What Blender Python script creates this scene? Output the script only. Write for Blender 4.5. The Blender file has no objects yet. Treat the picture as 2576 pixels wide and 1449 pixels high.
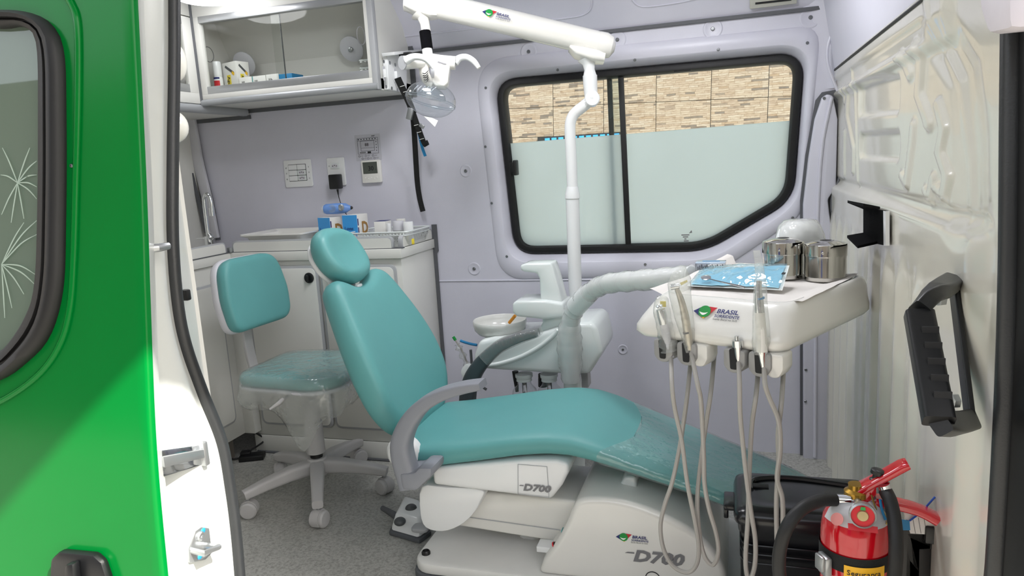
# Dental-clinic van interior seen through its open sliding door.
import bpy, bmesh, math, random
import numpy as np
from mathutils import Vector, Matrix, noise

random.seed(7)
SC = bpy.context.scene
COL = SC.collection

# ---------------------------------------------------------------- camera
F = 1820.0; CX, CY = 1288.0, 724.5
EYE = Vector((0.0, 0.0, 1.146))
UNIT = 1.0          # scale of the drawing unit of a section, about the world origin on the floor
def cam_axes(yaw, pitch, roll):
    f = Vector((-math.sin(yaw), math.cos(yaw), 0)); r = Vector((math.cos(yaw), math.sin(yaw), 0)); u = Vector((0, 0, 1))
    f2 = f * math.cos(pitch) - u * math.sin(pitch); u2 = r.cross(f2)
    return r * math.cos(roll) + u2 * math.sin(roll), -r * math.sin(roll) + u2 * math.cos(roll), f2
CR, CU, CF = cam_axes(math.radians(17.4), math.radians(9.75), math.radians(-3.4))
cd = bpy.data.cameras.new('camera'); cam = bpy.data.objects.new('camera', cd); COL.objects.link(cam)
cd.sensor_width = 36.0; cd.lens = F / 2576 * 36.0; cd.clip_start = 0.02
mw = Matrix.Identity(4)
for i in range(3):
    mw[i][0] = CR[i]; mw[i][1] = CU[i]; mw[i][2] = -CF[i]; mw[i][3] = EYE[i]
cam.matrix_world = mw
SC.camera = cam

# ---------------------------------------------------------------- world, sun, exposure
SC.view_settings.view_transform = 'Standard'; SC.view_settings.look = 'None'
SC.view_settings.gamma = 1.0; SC.view_settings.use_curve_mapping = False
SC.view_settings.exposure = 0.4
SUN_DIR = Vector((-0.92, 0.38, -1.0)).normalized()
w = bpy.data.worlds.new('World'); SC.world = w; w.use_nodes = True
nt = w.node_tree; nt.nodes.clear()
wo = nt.nodes.new('ShaderNodeOutputWorld'); wb = nt.nodes.new('ShaderNodeBackground'); sky = nt.nodes.new('ShaderNodeTexSky')
sky.sky_type = 'NISHITA'; sky.sun_disc = False
sky.sun_elevation = math.asin(-SUN_DIR.z); sky.sun_rotation = math.atan2(-SUN_DIR.x, -SUN_DIR.y)
sky.air_density = 1.2; sky.dust_density = 3.0; sky.ozone_density = 1.0
mixw = nt.nodes.new('ShaderNodeMixRGB'); mixw.inputs[0].default_value = 0.55; mixw.inputs[2].default_value = (7.0, 6.9, 6.7, 1)
nt.links.new(sky.outputs[0], mixw.inputs[1])
wb.inputs[1].default_value = 0.35
nt.links.new(mixw.outputs[0], wb.inputs[0]); nt.links.new(wb.outputs[0], wo.inputs[0])
sl = bpy.data.lights.new('sun', 'SUN'); sl.energy = 10.0; sl.angle = 0.009; sl.color = (1.0, 0.96, 0.88)
so = bpy.data.objects.new('sun', sl); COL.objects.link(so); so.location = (4, -3, 6)
so.rotation_euler = SUN_DIR.to_track_quat('-Z', 'Y').to_euler()

# ---------------------------------------------------------------- pixel -> point helpers
def ray(x, y): return CR * ((x - CX) / F) - CU * ((y - CY) / F) + CF
def px(x, y, X=None, Y=None, Z=None, D=None):
    d = ray(x, y)
    if X is not None: t = (X - EYE.x) / d.x
    elif Y is not None: t = (Y - EYE.y) / d.y
    elif Z is not None: t = (Z - EYE.z) / d.z
    else: t = D
    return EYE + d * t
def depth(p): return (Vector(p) - EYE).dot(CF)

# ---------------------------------------------------------------- mesh collecting
def V(*a): return Vector(a)
class MB:
    def __init__(s): s.v = []; s.f = []
    def add(s, vs, fs):
        o = len(s.v); s.v += [Vector(p) for p in vs]; s.f += [tuple(i + o for i in f) for f in fs]; return s
    def box(s, c, size, rot=None):
        c = Vector(c); h = Vector(size) / 2
        vs = [V(x * h.x, y * h.y, z * h.z) for z in (-1, 1) for y in (-1, 1) for x in (-1, 1)]
        if rot is not None: vs = [rot @ p for p in vs]
        return s.add([p + c for p in vs], [(0, 2, 3, 1), (4, 5, 7, 6), (0, 1, 5, 4), (2, 6, 7, 3), (0, 4, 6, 2), (1, 3, 7, 5)])
    def bx(s, x0, x1, y0, y1, z0, z1): return s.box(((x0 + x1) / 2, (y0 + y1) / 2, (z0 + z1) / 2), (abs(x1 - x0), abs(y1 - y0), abs(z1 - z0)))
    def hexa(s, a, b):
        """solid between two equal loops a and b"""
        n = len(a); vs = list(a) + list(b)
        fs = [(i, (i + 1) % n, n + (i + 1) % n, n + i) for i in range(n)]
        fs += [tuple(range(n - 1, -1, -1)), tuple(range(n, 2 * n))]
        return s.add(vs, fs)
    def prism(s, loop, vec):
        vec = Vector(vec); loop = [Vector(p) for p in loop]
        return s.hexa(loop, [p + vec for p in loop])
    def loft(s, rings, closed=True, cap=True, loop=False):
        n = len(rings[0]); vs = []; fs = []
        for r in rings: vs += [Vector(p) for p in r]
        m = len(rings); e = n if closed else n - 1
        for j in range(m if loop else m - 1):
            k = (j + 1) % m
            for i in range(e):
                i2 = (i + 1) % n
                fs.append((j * n + i, j * n + i2, k * n + i2, k * n + i))
        if cap and not loop and closed:
            for j, rev in ((0, True), (m - 1, False)):
                c = sum((Vector(p) for p in rings[j]), V(0, 0, 0)) / n
                vs.append(c); ci = len(vs) - 1
                for i in range(n):
                    i2 = (i + 1) % n
                    t = (ci, j * n + i2, j * n + i) if rev else (ci, j * n + i, j * n + i2)
                    fs.append(t)
        return s.add(vs, fs)
    def tube(s, path, r, n=12, cap=True, closed=False, up=None):
        path = [Vector(p) for p in path]; m = len(path)
        rs = r if isinstance(r, (list, tuple)) else [r] * m
        rings = []; prev = None
        for i, p in enumerate(path):
            if closed: t = path[(i + 1) % m] - path[i - 1]
            else: t = path[min(i + 1, m - 1)] - path[max(i - 1, 0)]
            t = t.normalized() if t.length > 1e-9 else V(0, 0, 1)
            if prev is None:
                a = V(0, 0, 1) if abs(t.z) < .9 else V(1, 0, 0)
                u = t.cross(a).normalized()
            else: u = (prev - t * prev.dot(t)).normalized()
            prev = u; w_ = t.cross(u)
            rr = rs[i]
            rx, ry = rr if isinstance(rr, tuple) else (rr, rr)
            rings.append([p + u * (math.cos(2 * math.pi * k / n) * rx) + w_ * (math.sin(2 * math.pi * k / n) * ry) for k in range(n)])
        return s.loft(rings, cap=cap and not closed, loop=closed)
    def ribbon(s, path, width, thick, side):
        """flat band along path, side = vector across the band"""
        path = [Vector(p) for p in path]; rings = []
        for i, p in enumerate(path):
            t = (path[min(i + 1, len(path) - 1)] - path[max(i - 1, 0)]).normalized()
            sd = Vector(side[i] if isinstance(side, list) else side); sd = (sd - t * sd.dot(t)).normalized(); nn = t.cross(sd)
            wd = width[i] if isinstance(width, list) else width
            a = sd * wd / 2; b = nn * thick / 2
            rings.append([p - a - b, p + a - b, p + a + b, p - a + b])
        return s.loft(rings)
    def lathe(s, prof, o, ax=(0, 0, 1), n=24, cap=True):
        o = Vector(o); ax = Vector(ax).normalized(); u = ax.orthogonal().normalized(); w_ = ax.cross(u)
        rings = [[o + ax * h + u * (math.cos(2 * math.pi * k / n) * r) + w_ * (math.sin(2 * math.pi * k / n) * r) for k in range(n)] for r, h in prof]
        return s.loft(rings, cap=cap)
    def sphere(s, c, r, n=16, m=10, frame=None):
        c = Vector(c); rx, ry, rz = r if isinstance(r, (tuple, list)) else (r, r, r); rings = []
        for j in range(1, m):
            t = math.pi * j / m - math.pi / 2
            ring = []
            for k in range(n):
                p = V(math.cos(t) * math.cos(2 * math.pi * k / n) * rx, math.cos(t) * math.sin(2 * math.pi * k / n) * ry, math.sin(t) * rz)
                ring.append(c + (frame @ p if frame is not None else p))
            rings.append(ring)
        return s.loft(rings)
    def cushion(s, outline, o, ea, eb, en, thick, rad, bulge=0.0, back_bulge=0.0, hf=None, nr=6):
        """pillow with a given 2D outline, rounded rim and dished/bulged faces"""
        o = Vector(o); ea = Vector(ea); eb = Vector(eb); en = Vector(en); n = len(outline)
        P = [Vector((a, b)) for a, b in outline]
        c = sum(P, Vector((0, 0))) / n
        area = sum(P[i].x * P[(i + 1) % n].y - P[(i + 1) % n].x * P[i].y for i in range(n))
        sg = 1 if area > 0 else -1
        N = []
        for i in range(n):
            t = P[(i + 1) % n] - P[i - 1]; q = Vector((-t.y, t.x)) * sg
            N.append(q.normalized() if q.length else q)
        rings = []
        def ring(pts, h):
            rings.append([o + ea * p.x + eb * p.y + en * (h + (hf(p.x, p.y) * (1 if h > 0 else 0.4) if hf else 0)) for p in pts])
        def face_rings(sgn, bl, order):
            inn = [P[i] + N[i] * rad for i in range(n)]
            out = []
            for sc in order:
                out.append(([c + (p - c) * sc for p in inn], sgn * (thick / 2) + sgn * bl * (1 - sc * sc)))
            return out
        order = [.04, .25, .45, .65, .82, .93]
        for pts, h in face_rings(-1, back_bulge, order): ring(pts, h)
        for k in range(nr + 1):
            t = -math.pi / 2 + math.pi * k / nr
            ring([P[i] + N[i] * (rad * (1 - math.cos(t))) for i in range(n)], math.sin(t) * rad + (thick / 2 - rad) * (1 if t > 1e-6 else (-1 if t < -1e-6 else 0)))
        for pts, h in face_rings(1, bulge, order[::-1]): ring(pts, h)
        return s.loft(rings)

def origin_of(o):
    p = Vector((0, 0, 0))
    while o is not None: p += o.location; o = o.parent
    return p
def build(mb, name, mat, parent=None, bevel=0.0, smooth=True, angle=38, segs=2, keep_origin=None):
    bm = bmesh.new()
    vs = [bm.verts.new(p * UNIT) for p in mb.v]
    for f in mb.f:
        try: bm.faces.new([vs[i] for i in f])
        except ValueError: pass
    bmesh.ops.remove_doubles(bm, verts=bm.verts, dist=1e-6)
    bmesh.ops.recalc_face_normals(bm, faces=bm.faces)
    if bevel > 0:
        ed = [e for e in bm.edges if len(e.link_faces) == 2 and e.calc_face_angle(0) > math.radians(35)]
        bmesh.ops.bevel(bm, geom=ed, offset=bevel * UNIT, segments=segs, affect='EDGES', profile=0.5, clamp_overlap=True)
    if parent is None:
        if keep_origin is not None: og = Vector(keep_origin)
        else:
            xs = [v.co for v in bm.verts]
            og = Vector(((min(p.x for p in xs) + max(p.x for p in xs)) / 2, (min(p.y for p in xs) + max(p.y for p in xs)) / 2, min(p.z for p in xs)))
    else: og = origin_of(parent)
    for v in bm.verts: v.co = v.co - og
    me = bpy.data.meshes.new(name); bm.to_mesh(me); bm.free()
    if smooth:
        for p in me.polygons: p.use_smooth = True
        me.set_sharp_from_angle(angle=math.radians(angle))
    if mat is not None:
        for m in (mat if isinstance(mat, (list, tuple)) else [mat]): me.materials.append(m)
    ob = bpy.data.objects.new(name, me); COL.objects.link(ob)
    if parent is None: ob.location = og
    else: ob.parent = parent
    return ob
def tag(o, label=None, cat=None, group=None, kind=None):
    if label: o['label'] = label
    if cat: o['category'] = cat
    if group: o['group'] = group
    if kind: o['kind'] = kind
    return o
def thing(name, loc, label, cat, group=None, kind=None):
    o = bpy.data.objects.new(name, None); COL.objects.link(o); o.location = Vector(loc) * UNIT; o.empty_display_size = 0.05
    return tag(o, label, cat, group, kind)
def copy_tree(o, parent=None, shift=None):
    c = o.copy(); COL.objects.link(c); c.parent = parent
    if shift is not None: c.location = o.location + Vector(shift)
    for ch in list(o.children): copy_tree(ch, c)
    return c

# ---------------------------------------------------------------- curves
def catmull(pts, n=8, closed=False):
    pts = [Vector(p) for p in pts]; m = len(pts); out = []
    rng = range(m) if closed else range(m - 1)
    for i in rng:
        if closed: p0, p1, p2, p3 = pts[i - 1], pts[i], pts[(i + 1) % m], pts[(i + 2) % m]
        else: p0, p1, p2, p3 = pts[max(i - 1, 0)], pts[i], pts[i + 1], pts[min(i + 2, m - 1)]
        for k in range(n):
            t = k / n
            out.append(0.5 * ((2 * p1) + (p2 - p0) * t + (2 * p0 - 5 * p1 + 4 * p2 - p3) * t * t + (3 * p1 - p0 - 3 * p2 + p3) * t ** 3))
    if not closed: out.append(pts[-1])
    return out
def rounded(pts, rad, seg=6):
    """2D polygon (list of tuples) with rounded corners"""
    P = [Vector(p) for p in pts]; n = len(P); out = []
    for i in range(n):
        r = rad[i] if isinstance(rad, (list, tuple)) else rad
        a, b, c = P[i - 1], P[i], P[(i + 1) % n]
        d1 = (a - b); d2 = (c - b); l1, l2 = d1.length, d2.length; d1.normalize(); d2.normalize()
        ang = math.acos(max(-1, min(1, d1.dot(d2))))
        if r <= 0 or ang > math.pi - 1e-3: out.append(b.copy()); continue
        t = min(r / math.tan(ang / 2), l1 * .49, l2 * .49)
        p1 = b + d1 * t; p2 = b + d2 * t
        for k in range(seg + 1):
            u = k / seg
            out.append((p1 * (1 - u) + b * u) * (1 - u) + (b * (1 - u) + p2 * u) * u)
    return out
def resample(pts, n):
    P = [Vector(p) for p in pts]; P.append(P[0]); L = [0]
    for i in range(len(P) - 1): L.append(L[-1] + (P[i + 1] - P[i]).length)
    out = []; j = 0
    for k in range(n):
        d = L[-1] * k / n
        while L[j + 1] < d: j += 1
        t = (d - L[j]) / max(L[j + 1] - L[j], 1e-9)
        out.append(P[j].lerp(P[j + 1], t))
    return out
def rrect(w_, h_, r, seg=5):
    return rounded([(-w_ / 2, -h_ / 2), (w_ / 2, -h_ / 2), (w_ / 2, h_ / 2), (-w_ / 2, h_ / 2)], r, seg)
def on_plane(loop2, o, ea, eb): return [Vector(o) + Vector(ea) * p[0] + Vector(eb) * p[1] for p in loop2]
EX, EY, EZ = V(1, 0, 0), V(0, 1, 0), V(0, 0, 1)
def rz(a): return Matrix.Rotation(math.radians(a), 3, 'Z')
# ---------------------------------------------------------------- materials
def lin(h):
    h = h.lstrip('#'); c = [int(h[i:i + 2], 16) / 255 for i in (0, 2, 4)]
    return tuple((x / 12.92 if x <= .04045 else ((x + .055) / 1.055) ** 2.4) for x in c) + (1,)
def base(name):
    m = bpy.data.materials.new(name); m.use_nodes = True; t = m.node_tree; t.nodes.clear()
    out = t.nodes.new('ShaderNodeOutputMaterial'); return m, t, out
def coords(t, scale=1.0, kind='Object'):
    tc = t.nodes.new('ShaderNodeTexCoord'); mp = t.nodes.new('ShaderNodeMapping')
    mp.inputs['Scale'].default_value = scale if isinstance(scale, tuple) else (scale,) * 3
    t.links.new(tc.outputs[kind], mp.inputs[0]); return mp.outputs[0]
def noisetex(t, vec, scale, detail=3, rough=.55):
    n = t.nodes.new('ShaderNodeTexNoise'); n.inputs['Scale'].default_value = scale; n.inputs['Detail'].default_value = detail
    n.inputs['Roughness'].default_value = rough; t.links.new(vec, n.inputs['Vector']); return n
def ramp(t, fac, stops):
    r = t.nodes.new('ShaderNodeValToRGB'); e = r.color_ramp.elements
    e[0].position, e[0].color = stops[0]; e[1].position, e[1].color = stops[-1]
    for p, c in stops[1:-1]:
        q = e.new(p); q.color = c
    t.links.new(fac, r.inputs[0]); return r
def mat(name, col, rough=.5, metal=0.0, bump=0.0, bscale=60.0, var=.04, coat=0.0, spec=.5, bdist=.002, vscale=6.0, sheen=0.0, emit=None):
    """plain painted / moulded / metal surface: base colour with slight wear variation and fine relief"""
    m, t, out = base(name); p = t.nodes.new('ShaderNodeBsdfPrincipled'); c = lin(col) if isinstance(col, str) else col
    v = coords(t)
    n = noisetex(t, v, vscale, 4)
    d = tuple(max(0, x * (1 - var)) for x in c[:3]) + (1,); b = tuple(min(1, x * (1 + var)) for x in c[:3]) + (1,)
    r = ramp(t, n.outputs['Fac'], [(.3, d), (.7, b)]); t.links.new(r.outputs[0], p.inputs['Base Color'])
    p.inputs['Roughness'].default_value = rough; p.inputs['Metallic'].default_value = metal
    p.inputs['Coat Weight'].default_value = coat; p.inputs['Coat Roughness'].default_value = .05
    p.inputs['Specular IOR Level'].default_value = spec
    if sheen: p.inputs['Sheen Weight'].default_value = sheen
    if bump > 0:
        nb = noisetex(t, v, bscale, 3); bp = t.nodes.new('ShaderNodeBump'); bp.inputs['Strength'].default_value = bump
        bp.inputs['Distance'].default_value = bdist; t.links.new(nb.outputs['Fac'], bp.inputs['Height']); t.links.new(bp.outputs[0], p.inputs['Normal'])
    if emit:
        p.inputs['Emission Color'].default_value = lin(emit[0]); p.inputs['Emission Strength'].default_value = emit[1]
    t.links.new(p.outputs[0], out.inputs[0]); return m
def glass(name, tint='#ffffff', refl=1.0, rough=.02, haze=0.0, hcol='#e8eef0', bump=0.0, bscale=40, ior=1.45):
    """thin clear sheet: transparent with fresnel reflection, optional milky haze"""
    m, t, out = base(name)
    tr = t.nodes.new('ShaderNodeBsdfTransparent'); tr.inputs[0].default_value = lin(tint)
    gl = t.nodes.new('ShaderNodeBsdfGlossy'); gl.inputs['Roughness'].default_value = rough
    fr = t.nodes.new('ShaderNodeLayerWeight')
    pw = t.nodes.new('ShaderNodeMath'); pw.operation = 'POWER'; pw.inputs[1].default_value = 4.0
    t.links.new(fr.outputs['Facing'], pw.inputs[0])
    ml = t.nodes.new('ShaderNodeMath'); ml.operation = 'MULTIPLY_ADD'; ml.inputs[1].default_value = min(.9, .8 * refl); ml.inputs[2].default_value = .045 * refl; ml.use_clamp = True
    t.links.new(pw.outputs[0], ml.inputs[0])
    mx = t.nodes.new('ShaderNodeMixShader'); t.links.new(ml.outputs[0], mx.inputs[0])
    last = tr.outputs[0]
    if haze > 0:
        df = t.nodes.new('ShaderNodeBsdfDiffuse'); df.inputs[0].default_value = lin(hcol)
        tl = t.nodes.new('ShaderNodeBsdfTranslucent'); tl.inputs[0].default_value = lin(hcol)
        ad = t.nodes.new('ShaderNodeMixShader'); ad.inputs[0].default_value = .5
        t.links.new(df.outputs[0], ad.inputs[1]); t.links.new(tl.outputs[0], ad.inputs[2])
        hz = t.nodes.new('ShaderNodeMixShader'); hz.inputs[0].default_value = haze
        t.links.new(last, hz.inputs[1]); t.links.new(ad.outputs[0], hz.inputs[2]); last = hz.outputs[0]
    t.links.new(last, mx.inputs[1]); t.links.new(gl.outputs[0], mx.inputs[2])
    if bump > 0:
        v = coords(t); nb = noisetex(t, v, bscale, 2); bp = t.nodes.new('ShaderNodeBump'); bp.inputs['Strength'].default_value = bump; bp.inputs['Distance'].default_value = .01
        t.links.new(nb.outputs['Fac'], bp.inputs['Height'])
        t.links.new(bp.outputs[0], gl.inputs['Normal']); t.links.new(bp.outputs[0], fr.inputs['Normal'])
    t.links.new(mx.outputs[0], out.inputs[0]); return m

M = {}
M['green'] = mat('green_paint', (0.0, 0.15, 0.022, 1), .18, bump=.03, bscale=25, var=.03, coat=.0, spec=.2)
M['rubber'] = mat('black_rubber', '#0b0b0d', .55, bump=.1, bscale=200, var=.15)
M['rubber_soft'] = mat('dark_grey_rubber', '#26282a', .38, bump=.15, bscale=300, var=.2)
M['caulk'] = mat('grey_sealant', '#5a5c60', .6, bump=.15, bscale=80)
M['body_white'] = mat('white_body_paint', '#c4c7c4', .3, bump=.02, bscale=20, coat=.4)
M['bulkhead'] = mat('cream_bulkhead_paint', '#cfcdc2', .22, bump=.05, bscale=14, coat=.5, var=.03)
M['liner'] = mat('lavender_grain_liner', '#d0d0dc', .42, bump=.35, bscale=420, bdist=.0012, var=.03)
M['liner_plain'] = mat('lavender_smooth_liner', '#d0d0dc', .35, bump=.1, bscale=200, var=.02)
M['cab'] = mat('cream_laminate', '#d8d8d3', .45, bump=.04, bscale=120, var=.02)
M['cab_in'] = mat('cream_cabinet_inside', '#d6d5d0', .55, var=.02)
M['edge_grey'] = mat('grey_edge_profile', '#a9abae', .35, var=.03)
M['alu'] = mat('brushed_aluminium', '#b9bbbd', .32, metal=.75, bump=.05, bscale=30, var=.05)
M['alu_grey'] = mat('grey_aluminium_profile', '#a8abae', .4, metal=.35, var=.04)
M['chrome'] = mat('chrome', '#d9dbdd', .08, metal=1, var=.02)
M['steel'] = mat('polished_steel', '#c9c7c2', .1, metal=1, bump=.03, bscale=8, var=.02)
M['zinc'] = mat('zinc_plated_steel', '#aeb1b3', .35, metal=.85, bump=.1, bscale=40, var=.08)
M['teal'] = mat('teal_vinyl', '#5c9c9c', .46, bump=.08, bscale=160, bdist=.0008, var=.03, spec=.45)
M['plastic_white'] = mat('white_plastic', '#e6e8e9', .25, var=.015, coat=.15)
M['plastic_cool'] = mat('cool_white_abs', '#dde3e2', .18, var=.015, coat=.3)
M['plastic_cream'] = mat('cream_white_abs', '#e4e3de', .2, var=.015, coat=.3)
M['plastic_grey'] = mat('light_grey_plastic', '#b4b3b3', .5, bump=.1, bscale=300, var=.03)
M['shell_grey'] = mat('pale_grey_shell', '#c9c9cf', .45, var=.03)
M['arm_grey'] = mat('grey_pu_armrest', '#83868e', .55, bump=.12, bscale=250, var=.04)
M['arm_dark'] = mat('dark_grey_armrest', '#3f464a', .45, bump=.1, bscale=250, var=.05)
M['base_grey'] = mat('grey_powder_coat', '#b8b8b6', .4, bump=.06, bscale=300, var=.03)
M['mat_grey'] = mat('dark_grey_rubber_foot', '#55585c', .6, var=.06)
M['knob_grey'] = mat('charcoal_button', '#4a4d50', .5, var=.05)
M['black'] = mat('black_plastic', '#0e0f11', .38, bump=.05, bscale=150, var=.15)
M['black_gloss'] = mat('gloss_black_plastic', '#15161a', .22, bump=.03, bscale=30, var=.12)
M['web'] = mat('black_webbing', '#0b0c0d', .75, bump=.5, bscale=500, var=.2)
M['felt'] = mat('black_felt', '#07070a', .95, bump=.6, bscale=600, var=.3, spec=.1)
M['blue'] = mat('blue_plastic', '#1d7fb5', .5, var=.06)
M['blue_print'] = mat('blue_box_print', '#3b9be0', .45, var=.04)
M['cyan_pack'] = mat('light_blue_packet', '#6d96d6', .4, var=.08)
M['white_card'] = mat('white_card', '#e4e3df', .6, var=.02)
M['yellow_print'] = mat('yellow_print', '#e7d23c', .55, var=.03)
M['gold_print'] = mat('tan_print', '#a67c3e', .5, var=.05)
M['ink'] = mat('black_ink', '#17181c', .6, var=.05)
M['navy'] = mat('navy_ink', '#1c2668', .5, var=.04)
M['logo_green'] = mat('logo_green', '#0d8f3c', .4, var=.02)
M['logo_red'] = mat('logo_red', '#c4202f', .4, var=.02)
M['logo_yellow'] = mat('logo_yellow', '#f0bd1c', .4, var=.02)
M['logo_white'] = mat('logo_white', '#f4f4f0', .4, var=.01)
M['grey_print'] = mat('grey_print', '#77777a', .5, var=.03)
M['red_paint'] = mat('red_enamel', '#c20a1c', .16, bump=.03, bscale=18, var=.04, coat=.8)
M['red_plain'] = mat('red_print', '#c8202a', .5, var=.04)
M['gold_label'] = mat('yellow_sticker', '#f0b51e', .45, var=.03)
M['paper'] = mat('white_paper', '#dedad6', .8, bump=.2, bscale=40, var=.02)
M['hose'] = mat('grey_silicone_hose', '#a7a49f', .4, bump=.05, bscale=200, var=.03)
M['holder'] = mat('light_grey_holder', '#9a9a99', .35, var=.03)
M['lcd'] = mat('lcd_grey_green', '#4d524c', .35, var=.03)
M['screw'] = mat('screw_steel', '#84878a', .3, metal=.8, var=.1)
M['balloon'] = mat('white_balloon_latex', '#efece2', .2, var=.02, coat=.3)
M['brown'] = mat('orange_straw', '#d98d1e', .5, var=.03)
M['dark_hole'] = mat('dark_slot', '#1a1b1d', .7, var=.1)
M['ground'] = mat('concrete_ground', '#98948c', .9, bump=.4, bscale=30, var=.15, vscale=3)
M['render_wall'] = mat('rendered_wall', '#7d756b', .9, bump=.3, bscale=60, var=.06)
M['shadow_caster'] = mat('shadow_sheet', '#8d9297', .6, var=.1)
M['glass'] = glass('clear_glass', '#f1f7f5', 1.0)
M['cab_glass'] = glass('cabinet_glass', '#fafbfa', .35)
M['dark_glass'] = glass('tinted_door_glass', '#59665c', 1.6, haze=.72, hcol='#93a898')
M['acrylic'] = glass('clear_acrylic_shield', '#f8fafb', 1.5, rough=.04, haze=.04)
M['clear_film'] = glass('clear_plastic_film', '#fbfdfc', 1.7, rough=.06, haze=.10, bump=.55, bscale=26)
M['milky_film'] = glass('milky_plastic_film', '#fdfdfd', 1.2, rough=.16, haze=.45, hcol='#eef0ee', bump=.7, bscale=30)
M['wrap_film'] = glass('crinkled_wrap_film', '#fbfcfb', 1.5, rough=.1, haze=.22, hcol='#eef0ee', bump=.8, bscale=45)
M['pouch_film'] = glass('blue_pouch_film', '#e0f3fa', 2.0, rough=.05, haze=.25, hcol='#b6dff0', bump=.5, bscale=34)
M['pouch_blue'] = mat('blue_pouch_inside', '#b4d9e6', .4, bump=.2, bscale=30, var=.08)
M['clear_box'] = glass('clear_box_plastic', '#eef2f6', 1.4, rough=.03, haze=.1)
M['etch'] = glass('etched_frosting', '#dfe8e2', .5, rough=.4, haze=.75, hcol='#d6e4da')

def frosted():
    m, t, out = base('frosted_window_film')
    tl = t.nodes.new('ShaderNodeBsdfTranslucent'); tl.inputs[0].default_value = lin('#eefafb')
    df = t.nodes.new('ShaderNodeBsdfDiffuse'); df.inputs[0].default_value = lin('#d5e3e1')
    gl = t.nodes.new('ShaderNodeBsdfGlossy'); gl.inputs['Roughness'].default_value = .03
    fr = t.nodes.new('ShaderNodeFresnel'); fr.inputs[0].default_value = 1.4
    a = t.nodes.new('ShaderNodeMixShader'); a.inputs[0].default_value = .12
    t.links.new(tl.outputs[0], a.inputs[1]); t.links.new(df.outputs[0], a.inputs[2])
    b = t.nodes.new('ShaderNodeMixShader'); t.links.new(fr.outputs[0], b.inputs[0]); t.links.new(a.outputs[0], b.inputs[1]); t.links.new(gl.outputs[0], b.inputs[2])
    t.links.new(b.outputs[0], out.inputs[0]); return m
M['frost'] = frosted()

def floor_mat():
    m, t, out = base('speckled_vinyl_floor'); p = t.nodes.new('ShaderNodeBsdfPrincipled'); v = coords(t)
    n1 = noisetex(t, v, 130, 3, .7); r1 = ramp(t, n1.outputs['Fac'], [(.36, lin('#8a8a84')), (.5, lin('#a3a39e')), (.64, lin('#b0b0ab'))])
    n2 = noisetex(t, v, 300, 2); r2 = ramp(t, n2.outputs['Fac'], [(.3, (.25, .25, .25, 1)), (.38, (1, 1, 1, 1))])
    mx = t.nodes.new('ShaderNodeMixRGB'); mx.blend_type = 'MULTIPLY'; mx.inputs[0].default_value = .35
    t.links.new(r1.outputs[0], mx.inputs[1]); t.links.new(r2.outputs[0], mx.inputs[2]); t.links.new(mx.outputs[0], p.inputs['Base Color'])
    p.inputs['Roughness'].default_value = .5
    t.links.new(p.outputs[0], out.inputs[0]); return m
M['floor'] = floor_mat()

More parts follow.
